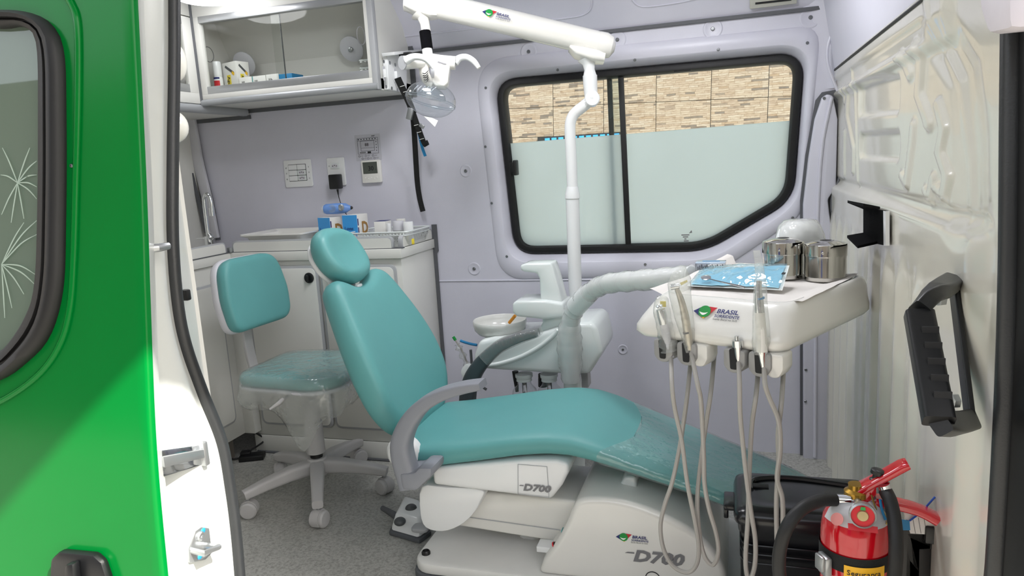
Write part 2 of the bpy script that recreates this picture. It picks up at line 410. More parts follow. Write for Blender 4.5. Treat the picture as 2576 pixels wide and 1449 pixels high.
def stone_tile():
    """ceramic tile printed with ledger-stone strips (flat print, offset per tile)"""
    m, t, out = base('printed_ledgerstone_tile'); p = t.nodes.new('ShaderNodeBsdfPrincipled')
    tc = t.nodes.new('ShaderNodeTexCoord'); oi = t.nodes.new('ShaderNodeObjectInfo')
    cmb = t.nodes.new('ShaderNodeCombineXYZ'); k = t.nodes.new('ShaderNodeMath'); k.operation = 'MULTIPLY'; k.inputs[1].default_value = 9.0
    t.links.new(oi.outputs['Random'], k.inputs[0]); t.links.new(k.outputs[0], cmb.inputs[0]); t.links.new(k.outputs[0], cmb.inputs[1]); t.links.new(k.outputs[0], cmb.inputs[2])
    sp = t.nodes.new('ShaderNodeSeparateXYZ'); t.links.new(tc.outputs['Object'], sp.inputs[0])
    sw = t.nodes.new('ShaderNodeCombineXYZ'); t.links.new(sp.outputs[0], sw.inputs[0]); t.links.new(sp.outputs[2], sw.inputs[1])
    ad = t.nodes.new('ShaderNodeVectorMath'); ad.operation = 'ADD'; t.links.new(sw.outputs[0], ad.inputs[0]); t.links.new(cmb.outputs[0], ad.inputs[1])
    # wobble the rows a little
    wn = t.nodes.new('ShaderNodeTexNoise'); wn.inputs['Scale'].default_value = 9; t.links.new(ad.outputs[0], wn.inputs['Vector'])
    wa = t.nodes.new('ShaderNodeMixRGB'); wa.blend_type = 'ADD'; wa.inputs[0].default_value = .012
    t.links.new(ad.outputs[0], wa.inputs[1]); t.links.new(wn.outputs['Color'], wa.inputs[2])
    br = t.nodes.new('ShaderNodeTexBrick'); t.links.new(wa.outputs[0], br.inputs['Vector'])
    br.inputs['Scale'].default_value = 1; br.inputs['Brick Width'].default_value = .13; br.inputs['Row Height'].default_value = .0175
    br.inputs['Mortar Size'].default_value = .0012; br.inputs['Mortar Smooth'].default_value = .6; br.inputs['Bias'].default_value = 0
    br.inputs['Color1'].default_value = (0, 0, 0, 1); br.inputs['Color2'].default_value = (1, 1, 1, 1); br.inputs['Mortar'].default_value = (.5, .5, .5, 1)
    br.offset = .37; br.squash = .6; br.squash_frequency = 3
    r = ramp(t, br.outputs['Color'], [(0, lin('#6d625b')), (.1, lin('#776b61')), (.16, lin('#9d8978')), (.45, lin('#aa9886')), (.75, lin('#ae9f90')), (1, lin('#9c856f'))])
    n = t.nodes.new('ShaderNodeTexNoise'); n.inputs['Scale'].default_value = 70; n.inputs['Detail'].default_value = 4
    st = t.nodes.new('ShaderNodeMapping'); st.inputs['Scale'].default_value = (.35, 1.6, 1); t.links.new(ad.outputs[0], st.inputs[0]); t.links.new(st.outputs[0], n.inputs['Vector'])
    rn = ramp(t, n.outputs['Fac'], [(.3, lin('#b79f86')), (.55, lin('#ffffff'))])
    mx = t.nodes.new('ShaderNodeMixRGB'); mx.blend_type = 'MULTIPLY'; mx.inputs[0].default_value = .55
    t.links.new(r.outputs[0], mx.inputs[1]); t.links.new(rn.outputs[0], mx.inputs[2])
    mo = t.nodes.new('ShaderNodeMixRGB'); mo.blend_type = 'MULTIPLY'; t.links.new(br.outputs['Fac'], mo.inputs[0]); mo.inputs[2].default_value = lin('#a08a74')
    t.links.new(mx.outputs[0], mo.inputs[1]); t.links.new(mo.outputs[0], p.inputs['Base Color'])
    p.inputs['Roughness'].default_value = .55
    t.links.new(p.outputs[0], out.inputs[0]); return m
M['stone'] = stone_tile()

# ---------------------------------------------------------------- lettering and logo (flat print, just proud of the surface)
def text(s, size, o, ex, ey, m, parent, bold=0.0, shear=0.0, lift=.0008, align='LEFT', name='lettering', sx=1.0):
    cu = bpy.data.curves.new('txt', 'FONT'); cu.body = s; cu.size = 1.0; cu.offset = bold; cu.shear = shear; cu.align_x = align; cu.resolution_u = 2
    tmp = bpy.data.objects.new('txt', cu); COL.objects.link(tmp)
    bpy.context.view_layer.update()
    me = bpy.data.meshes.new_from_object(tmp.evaluated_get(bpy.context.evaluated_depsgraph_get()))
    bpy.data.objects.remove(tmp); bpy.data.curves.remove(cu)
    ex = Vector(ex).normalized(); ey = Vector(ey); ey = (ey - ex * ey.dot(ex)).normalized(); nn = ex.cross(ey)
    og = origin_of(parent)
    for v in me.vertices: v.co = Vector(o) + ex * (v.co.x * size * sx) + ey * (v.co.y * size) + nn * lift
    for v in me.vertices: v.co = v.co * UNIT - og
    me.name = name; me.materials.append(m)
    ob = bpy.data.objects.new(name, me); COL.objects.link(ob); ob.parent = parent
    return ob
def patch(pts2, o, ex, ey, m, parent, name, lift=.0006):
    ex = Vector(ex).normalized(); ey = Vector(ey); ey = (ey - ex * ey.dot(ex)).normalized(); nn = ex.cross(ey)
    mb = MB(); base_ = [Vector(o) + ex * p[0] + ey * p[1] for p in pts2]
    mb.hexa(base_, [p + nn * lift for p in base_])
    return build(mb, name, m, parent, smooth=False)
def circ(cx_, cy_, r, n=24, a0=0, a1=2 * math.pi): return [(cx_ + r * math.cos(a0 + (a1 - a0) * k / n), cy_ + r * math.sin(a0 + (a1 - a0) * k / n)) for k in range(n)]
def logo(o, ex, ey, W, parent):
    """green smiling disc on a coloured diamond, with three lines of lettering; o = left tip"""
    S = lambda L: [(a * W, b * W) for a, b in L]
    patch(S([(0, 0), (.178, .122), (.30, .115), (.244, -.133)]), o, ex, ey, M['navy'], parent, 'emblem_blue', .0004)
    patch(S([(.30, .12), (.467, .111), (.34, -.03)]), o, ex, ey, M['logo_red'], parent, 'emblem_red', .0004)
    patch(S([(.15, -.07), (.33, -.03), (.244, -.137)]), o, ex, ey, M['logo_yellow'], parent, 'emblem_yellow', .0005)
    patch(S(circ(.232, .012, .122, 28)), o, ex, ey, M['logo_green'], parent, 'emblem_disc', .0010)
    sm = [(.135 + .17 * k / 10, -.012 - .06 * math.sin(math.pi * k / 10) + .006 * k / 10) for k in range(11)]
    sm += [(.305 - .17 * k / 10, -.004 - .018 * math.sin(math.pi * k / 10)) for k in range(11)]
    patch(S(sm), o, ex, ey, M['logo_white'], parent, 'emblem_smile', .0014)
    exn, eyn = Vector(ex).normalized(), Vector(ey).normalized()
    at = lambda a, b: Vector(o) + exn * (a * W) + eyn * (b * W)
    text('BRASIL', .125 * W, at(.475, .0), ex, ey, M['navy'], parent, bold=.022, shear=.12, sx=1.12)
    text('SORRIDENTE', .082 * W, at(.45, -.085), ex, ey, M['navy'], parent, bold=.02, shear=.08, sx=1.02)
    text('Saúde Bucal no SUS', .06 * W, at(.435, -.145), ex, ey, M['ink'], parent, shear=.05, sx=1.0)
def screw(p, nrm, parent, r=.005, m=None, name='screw'):
    mb = MB(); mb.lathe([(r, 0), (r, r * .35), (r * .75, r * .6), (r * .35, r * .62), (r * .3, r * .25)], p, nrm, n=12)
    return build(mb, name, m or M['screw'], parent)
# ================================================================ SETTING
WY = 2.78          # lining of the far side wall
PX = 0.34          # bulkhead behind the cab
CEIL = 1.846
def clip2(poly, a, b):
    """keep the part of a 2D polygon left of a->b"""
    a = Vector(a); b = Vector(b); out = []
    sd = lambda p: (b.x - a.x) * (p.y - a.y) - (b.y - a.y) * (p.x - a.x)
    P = [Vector(p) for p in poly]
    for i in range(len(P)):
        p, q = P[i - 1], P[i]; dp, dq = sd(p), sd(q)
        if (dp >= 0) != (dq >= 0): out.append(p + (q - p) * (dp / (dp - dq)))
        if dq >= 0: out.append(q)
    return out
def xz(x, y, Y=WY):
    p = px(x, y, Y=Y); return (p.x, p.z)
def offset2(P, d):
    n = len(P); ar = sum(P[i].x * P[(i + 1) % n].y - P[(i + 1) % n].x * P[i].y for i in range(n)); s = 1 if ar > 0 else -1
    out = []
    for i in range(n):
        t = P[(i + 1) % n] - P[i - 1]; q = Vector((-t.y, t.x)) * s
        out.append(P[i] + q.normalized() * d)
    return out
def at_y(P, y): return [V(p.x, y, p.y) for p in P]

# floor and ceiling
tag(build(MB().bx(-2.4, .42, .97, 2.84, -.05, 0), 'floor', M['floor']), 'grey speckled vinyl floor inside the van', 'floor', kind='structure')
tag(build(MB().bx(-2.45, 1.9, .98, 2.9, CEIL, CEIL + .06), 'ceiling', M['liner_plain']), 'pale lining of the van roof', 'ceiling', kind='structure')

# far wall with its moulded window surround
wall = thing('wall_far', (0, WY, 0), 'lavender grained plastic side wall with moulded window surround', 'wall', kind='structure')
s_out = resample(rounded([xz(1192, 150), xz(2066, 62), xz(2020, 540), xz(1800, 690), xz(1255, 706)], [.14, .07, .10, .2, .13], 10), 180)
r_out = resample(rounded([xz(1226, 185), xz(2040, 108), xz(2010, 510), xz(1790, 652), xz(1278, 660)], [.10, .10, .17, .3, .11], 10), 180)
w_out = resample(rounded([xz(1240, 200), xz(2026, 128), xz(1997, 503), xz(1775, 633), xz(1290, 641)], [.085, .085, .15, .28, .095], 10), 180)
w_in = offset2(w_out, .030)
mb = MB()
from mathutils.geometry import tessellate_polygon
outer = [V(-2.4, 0, -.02), V(.36, 0, -.02), V(.36, 0, 1.601), V(-2.4, 0, 1.601)]
hole = [V(p.x, 0, p.y) for p in s_out]
tris = tessellate_polygon([[V(p.x, p.z, 0) for p in outer], [V(p.x, p.z, 0) for p in hole]])
allp = outer + hole
mb.add([V(p.x, WY, p.z) for p in allp], tris)
build(mb, 'lining_panel', M['liner'], wall, smooth=False)
mb = MB(); mb.loft([at_y(s_out, WY), at_y(offset2(s_out, .006), WY - .006), at_y(offset2(r_out, -.004), WY - .007), at_y(r_out, WY - .004), at_y(offset2(r_out, .007), WY + .008), at_y(offset2(w_out, -.004), WY + .03), at_y(w_out, WY + .05)], cap=False)
build(mb, 'window_surround', M['liner_plain'], wall, angle=50)
def dimple(x, y, r, Y=WY):
    c = px(x, y, Y=Y); k = r * 2.95 / F
    mb = MB(); mb.lathe([(k * 1.12, 0), (k * 1.05, .0025), (k * .95, .003), (k * .8, .0012), (k * .4, .0006), (.0001, .0006)], c, (0, -1, 0), n=24, cap=False)
    d = build(mb, 'recess', M['liner_plain'], wall, angle=70)
    screw(c + V(0, -.001, 0), (0, -1, 0), d, r=.007 if r > 12 else .005)
for a in ((1330, 130, 18), (1553, 100, 18), (1793, 73, 19), (2039, 44, 20), (1172, 430, 14), (1193, 676, 15), (1567, 879, 11)): dimple(*a)
for x, y in ((1403, 176), (1597, 151), (1807, 125), (2031, 108), (1222, 221), (1221, 369), (1237, 511), (1275, 645), (1623, 665), (1994, 548)):
    screw(px(x, y, Y=WY - .007), (0, -1, 0), wall, r=.0052)
a, b = px(1100, 707, Y=WY), px(2012, 688, Y=WY)
build(MB().tube([V(-1.2, WY - .001, a.z), V(.21, WY - .001, a.z)], .0035, 6), 'panel_joint', M['liner_plain'], wall)
# seam between wall and roof lining, the inclined roof lining above it
zs = px(1600, 72, Y=WY).z
build(MB().bx(-1.25, .29, WY - .012, WY + .01, zs - .006, zs + .006), 'seam_strip', M['caulk'], wall)
mb = MB(); prof = [(WY + .004, zs + .004), (WY - .012, zs + .03), (WY - .05, zs + .10), (WY - .15, zs + .19), (WY - .32, CEIL)]
mb.loft([[V(x, y, z) for y, z in prof] for x in (-1.32, .36)], closed=False, cap=False)
build(mb, 'roof_lining', M['liner_plain'], wall, angle=60)
def liner_pt(x, y):
    p = px(x, y, Y=WY - .03); z = p.z
    yy = WY - .012 if z < zs + .03 else WY - .012 - (z - zs - .03) * .54
    return px(x, y, Y=yy - .001)
for pts in ([(1010, 93), (1250, 65), (1430, 45), (1475, 33), (1488, 12), (1486, -25)], [(1588, -14), (1594, 4), (1620, 17), (1700, 8), (1760, -5), (1800, -12)]):
    build(MB().tube(catmull([liner_pt(*p) for p in pts], 6), .003, 6), 'moulded_line', M['liner_plain'], wall)
v0 = [liner_pt(*p) for p in ((1885, -30), (2006, -40), (2004, 8), (1886, 22))]
vent = thing('ceiling_vent', v0[3], 'beige slotted air vent at the top of the wall above the window', 'vent')
build(MB().prism(v0, (0, -.012, -.004)), 'vent_frame', mat('beige_vent_plastic', '#b9b9b0', .5), vent, bevel=.003)
for k in range(3):
    q = [v0[3].lerp(v0[0], .25 + .28 * k), v0[2].lerp(v0[1], .25 + .28 * k)]
    a, b = q[0].lerp(q[1], .12), q[0].lerp(q[1], .88)
    build(MB().tube([a + V(0, -.0125, -.004), b + V(0, -.0125, -.004)], .0035, 6), 'vent_slot', M['dark_hole'], vent)

# window
win = thing('window_1', (px(1650, 640, Y=WY)), 'sliding side window with black rubber frame and frosted lower half', 'window', kind='structure')
mb = MB(); mb.loft([at_y(w_out, WY + .052), at_y(w_out, WY + .026), at_y(offset2(w_out, .006), WY + .02), at_y(offset2(w_out, .024), WY + .021), at_y(w_in, WY + .03), at_y(w_in, WY + .075), at_y(w_out, WY + .075)], cap=False, loop=True)
build(mb, 'rubber_frame', M['rubber'], win, angle=50)
gz = offset2(w_out, .02)
fl, fr_ = Vector(xz(1270, 362, WY + .045)), Vector(xz(2003, 302, WY + .045))
fl2 = fl + (fl - fr_); fr2 = fr_ + (fr_ - fl)
ba, bb = Vector(xz(1562, 195, WY + .04)), Vector(xz(1581, 622, WY + .04))       # edge of the sliding pane
ca, cb = Vector(xz(1533, 195, WY + .058)), Vector(xz(1550, 622, WY + .058))     # edge of the pane behind it
bdir = bb - ba; ba2, bb2 = ba - bdir * .3, bb + bdir * .3; cdir = cb - ca; ca2, cb2 = ca - cdir * .3, cb + cdir * .3
left = clip2(gz, bb2, ba2)
if sum(p.x for p in left) / len(left) > ba.x: left = clip2(gz, ba2, bb2)
right = clip2(gz, ca2, cb2)
if sum(p.x for p in right) / len(right) < ca.x: right = clip2(gz, cb2, ca2)
def pane(poly, y, name, m): build(MB().prism(at_y(poly, y), (0, .004, 0)), name, m, win, smooth=False)
up = lambda P: clip2(P, fl2, fr2); dn = lambda P: clip2(P, fr2, fl2)
pane(up(left), WY + .04, 'pane', M['glass']); pane(dn(left), WY + .04, 'frosted_pane', M['frost'])
rdn = clip2(right, ba2, bb2)
if sum(p.x for p in rdn) / len(rdn) < ba.x: rdn = clip2(right, bb2, ba2)
pane(up(right), WY + .058, 'pane', M['glass']); pane(dn(rdn), WY + .058, 'frosted_pane', M['frost'])
def bar(a, b, y, wd, name, dep=.016):
    t = (b - a).normalized(); n = Vector((t.y, -t.x)) * wd / 2
    build(MB().prism(at_y([a - n, b - n, b + n, a + n], y), (0, dep, 0)), name, M['rubber'], win, bevel=.001)
bar(ba - bdir * .02, bb + bdir * .01, WY + .032, .020, 'divider')
bar(ca - cdir * .02, cb, WY + .05, .018, 'divider')
c = px(1293, 422, Y=WY + .03)
lt = build(MB().bx(c.x - .012, c.x + .015, WY + .008, WY + .04, c.z - .022, c.z + .022), 'latch', M['black'], win, bevel=.003)
build(MB().bx(c.x + .006, c.x + .02, WY - .005, WY + .03, c.z - .03, c.z + .03), 'latch_grip', M['black'], lt, bevel=.004)
c = px(1716, 166, Y=WY + .02); build(MB().bx(c.x - .03, c.x + .03, WY + .022, WY + .035, c.z - .02, c.z + .004), 'frame_clip', M['rubber'], win, bevel=.002)
e1 = (px(1735, 590, Y=WY + .05) - px(1715, 592, Y=WY + .05))
for k, (dx_, wd) in enumerate(((0, .03), (.004, .02), (.008, .008), (.005, .018))):   # illegible etched maker's mark
    q = px(1714 + k, 591 + 5 * k, Y=WY + .0575); build(MB().bx(q.x + dx_, q.x + dx_ + wd, q.y, q.y + .0005, q.z - .0025, q.z + .0015), 'glass_mark', M['grey_print'], win)
q = px(1733, 587, Y=WY + .0575); build(MB().prism([q, q + V(.012, 0, .002), q + V(.010, 0, .012)], (0, .0005, 0)), 'glass_mark', M['grey_print'], win)

# corner column cover and grey sealant right of the window
tr1 = thing('trim_1', px(2060, 1150, Y=WY), 'pale column cover outlined with grey sealant beside the window', 'trim', kind='structure')
def strip(pts, y, dep, name, m, parent, bevel=0): return build(MB().prism([px(x, yy, Y=y) for x, yy in pts], (0, dep, 0)), name, m, parent, bevel=bevel)
strip([(2052, 252), (2068, 232), (2112, 224), (2120, 300), (2116, 470), (2094, 502), (2100, 560), (2115, 640), (2110, 1160), (2013, 1160), (2013, 505), (2026, 390)], WY - .014, .012, 'sealant_backing', M['caulk'], tr1)
strip([(2068, 246), (2080, 236), (2096, 240), (2108, 300), (2104, 470), (2083, 502), (2090, 560), (2106, 640), (2101, 1160), (2021, 1160), (2021, 515), (2034, 400), (2050, 300)], WY - .04, .03, 'column_cover', M['liner_plain'], tr1, bevel=.008)
build(MB().tube(catmull([px(*p, Y=WY - .042) for p in ((2092, 245), (2082, 290), (2070, 350), (2062, 430), (2056, 560), (2052, 800), (2050, 1150))], 6), .006, 8), 'pressed_rib', M['liner_plain'], tr1)
for p in ((2073, 247), (2027, 930), (2026, 1010)): screw(px(*p, Y=WY - .041), (0, -1, 0), tr1, r=.005)

# bulkhead between load space and cab: pressed sheet steel as a relief
bulk = thing('wall_front', (PX, 2.0, 0), 'glossy cream pressed-steel bulkhead with embossed ribs', 'wall', kind='structure')
def yz(x, y):
    p = px(x, y, X=PX); return np.array((p.y, p.z))
NY, NZ = 330, 270
ys = np.concatenate([np.linspace(.985, 1.6, 160), np.linspace(1.6, 2.77, NY - 160 + 1)[1:]]); zz = np.linspace(-.02, 1.401, NZ)
GY, GZ = np.meshgrid(ys, zz, indexing='ij'); GR = GZ - .066
sm = lambda a, b, x: (lambda t: t * t * (3 - 2 * t))(np.clip((x - a) / (b - a), 0, 1))
def seg_d(pts):
    P = [yz(*p) for p in pts]; D = np.full(GY.shape, 9.0)
    for a, b in zip(P[:-1], P[1:]):
        S_ = .45; d = (b - a) * np.array((S_, 1)); t = np.clip(((GY - a[0]) * S_ * d[0] + (GZ - a[1]) * d[1]) / (d @ d), 0, 1)
        D = np.minimum(D, np.hypot((GY - a[0]) * S_ - t * d[0], GZ - a[1] - t * d[1]))
    return D
Hh = np.zeros(GY.shape)
Hh -= .018 * sm(.948, .930, GR) * sm(1.13, 1.2, GY)                         # lower half and near post stand forward
Hh += .007 * np.exp(-((GR - .958) / .008) ** 2) * sm(1.13, 1.2, GY)
Hh -= .014 * sm(1.225, 1.25, GR) * sm(1.36, 1.42, GY)                   # top rail
Hh += .008 * sm(1.25, 1.262, GR) * sm(1.30, 1.288, GR) * sm(1.5, 1.58, GY)
for box_ in (((2160, 212), (2258, 196), (2262, 280), (2163, 290)), ((2162, 338), (2260, 332), (2262, 402), (2163, 396))):
    pts = [yz(*p) for p in box_]; y0, y1 = min(p[0] for p in pts), max(p[0] for p in pts)
    t = (GY - y0) / (y1 - y0); ztop = pts[1][1] + (pts[0][1] - pts[1][1]) * t; zbot = pts[2][1] + (pts[3][1] - pts[2][1]) * t
    dx = np.maximum(y0 + .03 - GY, GY - y1 + .03); dz = np.maximum(zbot + .02 - GZ, GZ - ztop + .02)
    q = np.hypot(np.maximum(dx, 0), np.maximum(dz, 0) * 1.2) - .03
    Hh += .010 * sm(.004, -.012, q)
for pts, r, h in (([(2276, 143), (2292, 186)], .016, -.007), ([(2312, 118), (2321, 145), (2319, 186), (2315, 238), (2337, 298), (2340, 312)], .016, -.008),
                  ([(2363, 262), (2378, 322), (2366, 383), (2378, 418), (2387, 443), (2378, 492), (2361, 476)], .014, -.007), ([(2300, 314), (2297, 353), (2283, 462), (2271, 442)], .013, -.006), ([(2350, 448), (2340, 502), (2331, 478)], .012, -.006),
                  ([(2124, 226), (2126, 252)], .014, -.005), ([(2134, 224), (2131, 292), (2148, 373), (2147, 430)], .014, -.006), ([(2125, 334), (2124, 383), (2125, 438)], .014, -.005), ([(2150, 176), (2159, 466)], .006, -.004)):
    Hh += h * sm(r, r * .45, seg_d(pts))
D = seg_d([(2372, 100), (2420, 190), (2436, 330), (2440, 560)]); Hh += .012 * sm(.05, .0, D)
D = seg_d([(2350, 0), (2372, 140), (2405, 210), (2425, 400), (2430, 560)]); Hh -= .003 * sm(.012, 0, D)
Hh += (.007 * np.sin(2 * np.pi * (GY - 1.2) / .155) + .003 * np.sin(2 * np.pi * GY / .071)) * sm(.86, .78, GR) * sm(1.36, 1.5, GY)
vv = [V(PX + Hh[i, j], GY[i, j], GZ[i, j]) for i in range(len(ys)) for j in range(NZ)]
mb = MB(); mb.v = vv; mb.f = [(i * NZ + j, (i + 1) * NZ + j, (i + 1) * NZ + j + 1, i * NZ + j + 1) for i in range(len(ys) - 1) for j in range(NZ - 1)]
build(mb, 'pressed_panel', M['bulkhead'], bulk, angle=80)
# liner above bulkhead, rounded corner and sealant line
mb = MB(); mb.loft([[V(PX - .002, 1.0, 1.386), V(PX - .004, 1.0, 1.426), V(PX - .03, 1.0, 1.666), V(PX - .12, 1.0, CEIL)], [V(PX - .012, 2.74, 1.386), V(PX - .02, 2.74, 1.426), V(PX - .06, 2.74, 1.666), V(PX - .16, 2.74, CEIL)]], closed=False, cap=False)
build(mb, 'upper_lining', M['liner_plain'], bulk)
ring = lambda z, r: [V(PX - .01 - r * (1 - math.sin(t)), WY - r * (1 - math.cos(t)), z) for t in [math.pi / 2 * k / 8 for k in range(9)]]
mb = MB(); mb.loft([ring(1.336, .03), ring(1.426, .045), ring(1.566, .08), ring(1.686, .14), ring(CEIL, .2)], closed=False, cap=False)
build(mb, 'corner_lining', M['liner_plain'], bulk)
build(MB().tube(catmull([px(*p, Y=WY - .05) for p in ((2110, 235), (2085, 170), (2082, 120), (2100, 70), (2140, 10), (2160, -20))], 6), .005, 8), 'lining_edge', M['liner_plain'], bulk)
build(MB().tube(catmull([V(PX - .014, y, 1.393) for y in (1.1, 1.6, 2.2, 2.74)], 4), .004, 6), 'sealant_line', M['rubber'], bulk)
build(MB().tube(catmull([px(*p, Y=WY - .045) for p in ((2116, 235), (2118, 300), (2113, 440), (2094, 500), (2097, 560), (2108, 640), (2106, 900), (2108, 1120))], 6), .006, 6), 'corner_sealant', M['caulk'], bulk)
# plastic-wrapped padding high on the near post
hp = [px(*p, X=PX - .06) for p in ((2452, -40), (2534, -40), (2536, 78), (2478, 90), (2462, 40))]
tag(build(MB().prism(hp, (.05, 0, 0)), 'padded_cover', mat('lilac_foam_cover', '#cfcad2', .6, bump=.2, bscale=90), bevel=.012), 'lilac padded cover at the top of the door post', 'cover')

# rear end wall and closing panels
tag(build(MB().bx(-2.42, -2.33, .98, 2.84, -.02, CEIL), 'wall_rear', M['cab']), 'cream end panel behind the sink counter', 'wall', kind='structure')
tr2 = thing('trim_2', V(-2.3, 2.74, .79), 'pale cable duct with dark sealant in the rear corner', 'trim', kind='structure')
build(MB().ribbon([px(x, y, Y=WY - .02) for x, y in ((480, 300), (497, 400), (522, 505), (540, 600))], .05, .02, (1, 0, 0)), 'corner_duct', M['shell_grey'], tr2, bevel=.006)
build(MB().ribbon([px(x, y, Y=WY - .012) for x, y in ((487, 300), (505, 400), (531, 505), (549, 604))], .012, .02, (1, 0, 0)), 'corner_sealant', M['caulk'], tr2)
build(MB().ribbon([px(x, y, Y=WY - .04) for x, y in ((455, 345), (474, 405), (490, 470), (520, 585))], .014, .01, (1, 0, 0)), 'panel_sealant', M['caulk'], tr2)

# ---------------------------------------------------------------- near side of the body around the open doorway
near = thing('wall_near', (-.95, 1.0, 0), 'white door jamb and body side of the van', 'wall', kind='structure')
build(MB().bx(-2.42, -.97, 1.085, 1.11, -.02, CEIL), 'inner_panel', M['cab'], near)
build(MB().bx(-2.42, -.965, 1.045, 1.085, -.5, 1.97), 'outer_skin', M['body_white'], near)
build(MB().bx(-.96, .44, .96, 1.10, CEIL - .04, 2.02), 'header', M['body_white'], near, bevel=.02)
build(MB().bx(-.96, .44, .9, 1.2, -.5, -.01), 'sill', M['body_white'], near, bevel=.01)
build(MB().bx(.365, .45, 1.0, 1.08, -.5, CEIL), 'front_post', M['body_white'], near)
build(MB().bx(.43, 2.0, .88, 1.08, -.5, 1.97), 'front_body_side', M['body_white'], near)
build(MB().bx(-2.45, 2.0, WY + .1, WY + .14, -.5, .55), 'far_body_skin', M['body_white'], near)
seal_px = [(436, -520), (434, -280), (432, -40), (432, 150), (428, 400), (428, 600), (440, 760), (462, 870), (505, 990), (552, 1110), (574, 1230), (588, 1340), (600, 1480)]
SX = -.93
seal = catmull([px(x, y, X=SX) for x, y in seal_px], 8)
c0 = catmull([px(x, y, X=-.865) for x, y in ((316, -520), (325, -280), (332, -40), (336, 150), (340, 400), (346, 640), (356, 820), (372, 1000), (386, 1180), (398, 1330), (410, 1480))], 10)
c0 = [c0[min(int(i * (len(c0) - 1) / (len(seal) - 1)), len(c0) - 1)] for i in range(len(seal))]
def jamb_ring(a, b):
    d = b - a
    pr = [(0, 0), (.06, .015), (.22, .03), (.42, .012), (.60, .0), (.72, -.004), (.86, .004), (1, .0)]
    return [a + d * t + V(-1, 0, 0) * o for t, o in pr]
mb = MB(); mb.loft([jamb_ring(a, b) for a, b in zip(c0, seal)], closed=False, cap=False)
build(mb, 'door_jamb', M['body_white'], near, angle=60)
mb = MB(); mb.loft([[b, V(-.97, 1.10, b.z), V(-1.0, 1.09, b.z)] for b in seal], closed=False, cap=False); build(mb, 'inner_jamb', M['body_white'], near)
for pts, rr in (([(418, 905), (420, 1000), (424, 1060), (418, 1095)], [.004, .028, .03, .006]), ([(440, 1215), (462, 1270), (480, 1360), (492, 1450)], [.006, .03, .036, .036])):
    P = catmull([px(x, y, X=-.918) for x, y in pts], 5); R_ = []
    for i in range(len(P)):
        t = i / (len(P) - 1) * (len(rr) - 1); k = min(int(t), len(rr) - 2); R_.append((rr[k] * (1 - (t - k)) + rr[k + 1] * (t - k)))
    build(MB().tube([p + V(-.006, 0, 0) for p in P], [(r * .35, r) if False else r * .55 for r in R_], 14), 'jamb_pressing', M['body_white'], near)
# door seals
tag(build(MB().tube([p + V(.004, .0, 0) for p in seal], .0115, 12), 'trim_3', M['rubber_soft']), 'dark rubber door seal curving down the rear door jamb', 'seal', kind='structure')
rs = catmull([px(x, y, X=PX - .02) for x, y in ((2556, -900), (2552, -460), (2548, -40), (2544, 300), (2540, 700), (2528, 1050), (2508, 1400), (2500, 1480))], 8)
tr4 = thing('trim_4', rs[-1], 'black rubber seal and pillar trim at the front door post', 'seal', kind='structure')
build(MB().tube(rs, .013, 12), 'rubber_seal', M['rubber_soft'], tr4)
mb = MB(); mb.loft([[p + V(.003, -.012, 0), p + V(.02, -.05, 0), p + V(.03, -.12, 0), p + V(.10, -.14, 0), p + V(.14, -.05, 0)] for p in rs], closed=False, cap=False)
build(mb, 'pillar_trim', M['black'], tr4, angle=60)
mb = MB(); mb.loft([[p + V(.0, .01, 0), V(PX + .02, p.y + .05, p.z)] for p in rs], closed=False, cap=False); build(mb, 'seal_flange', M['body_white'], tr4)
# fittings on the jamb
o = px(372, 625, X=-.89)
pin = build(MB().box(o + V(.0, -.012, 0), (.01, .03, .024)), 'guide_plate', M['zinc'], near, bevel=.002)
build(MB().tube([o + V(.004, -.002, 0), o + V(.012, .006, 0), o + V(.012, .03, 0)], [.0065, .007, .0062], 10), 'guide_pin', M['zinc'], pin)
a, b = px(388, 1165, X=-.885), px(492, 1142, X=-.915)
d = (b - a).normalized()
rail = build(MB().prism([a + V(0, 0, .022), a - V(0, 0, .024), b - V(0, 0, .02), b + V(0, 0, .018)], (.012, 0, 0)), 'door_rail', M['chrome'], near, bevel=.003)
build(MB().prism([a + V(.012, 0, .012), a + V(.012, 0, -.006), b + V(.012, 0, -.006), b + V(.012, 0, .010)], (.008, 0, 0)), 'rail_channel', M['zinc'], rail, bevel=.002)
build(MB().box(b + V(.006, .004, .0), (.03, .012, .044)), 'rail_end_cap', M['zinc'], rail, bevel=.003)
q = [px(*p, X=-.905) for p in ((485, 1335), (500, 1325), (520, 1328), (527, 1390), (510, 1408), (472, 1416), (470, 1380))]
st = build(MB().prism(q, (.006, 0, 0)), 'striker_plate', M['zinc'], near, bevel=.0015)
q1, q2 = px(484, 1385, X=-.899), px(516, 1372, X=-.899)
build(MB().tube([q1, q1 + V(.028, -.004, 0), q2 + V(.028, 0, 0), q2], .0055, 8), 'striker_loop', M['zinc'], st)
screw(px(502, 1349, X=-.899), (1, 0, 0), st, r=.009, m=M['zinc'])
for p in ((511, 1335), (503, 1400)): build(MB().sphere(px(*p, X=-.8985), (.002, .006, .005), 8, 6), 'paint_mark', M['blue'], st)

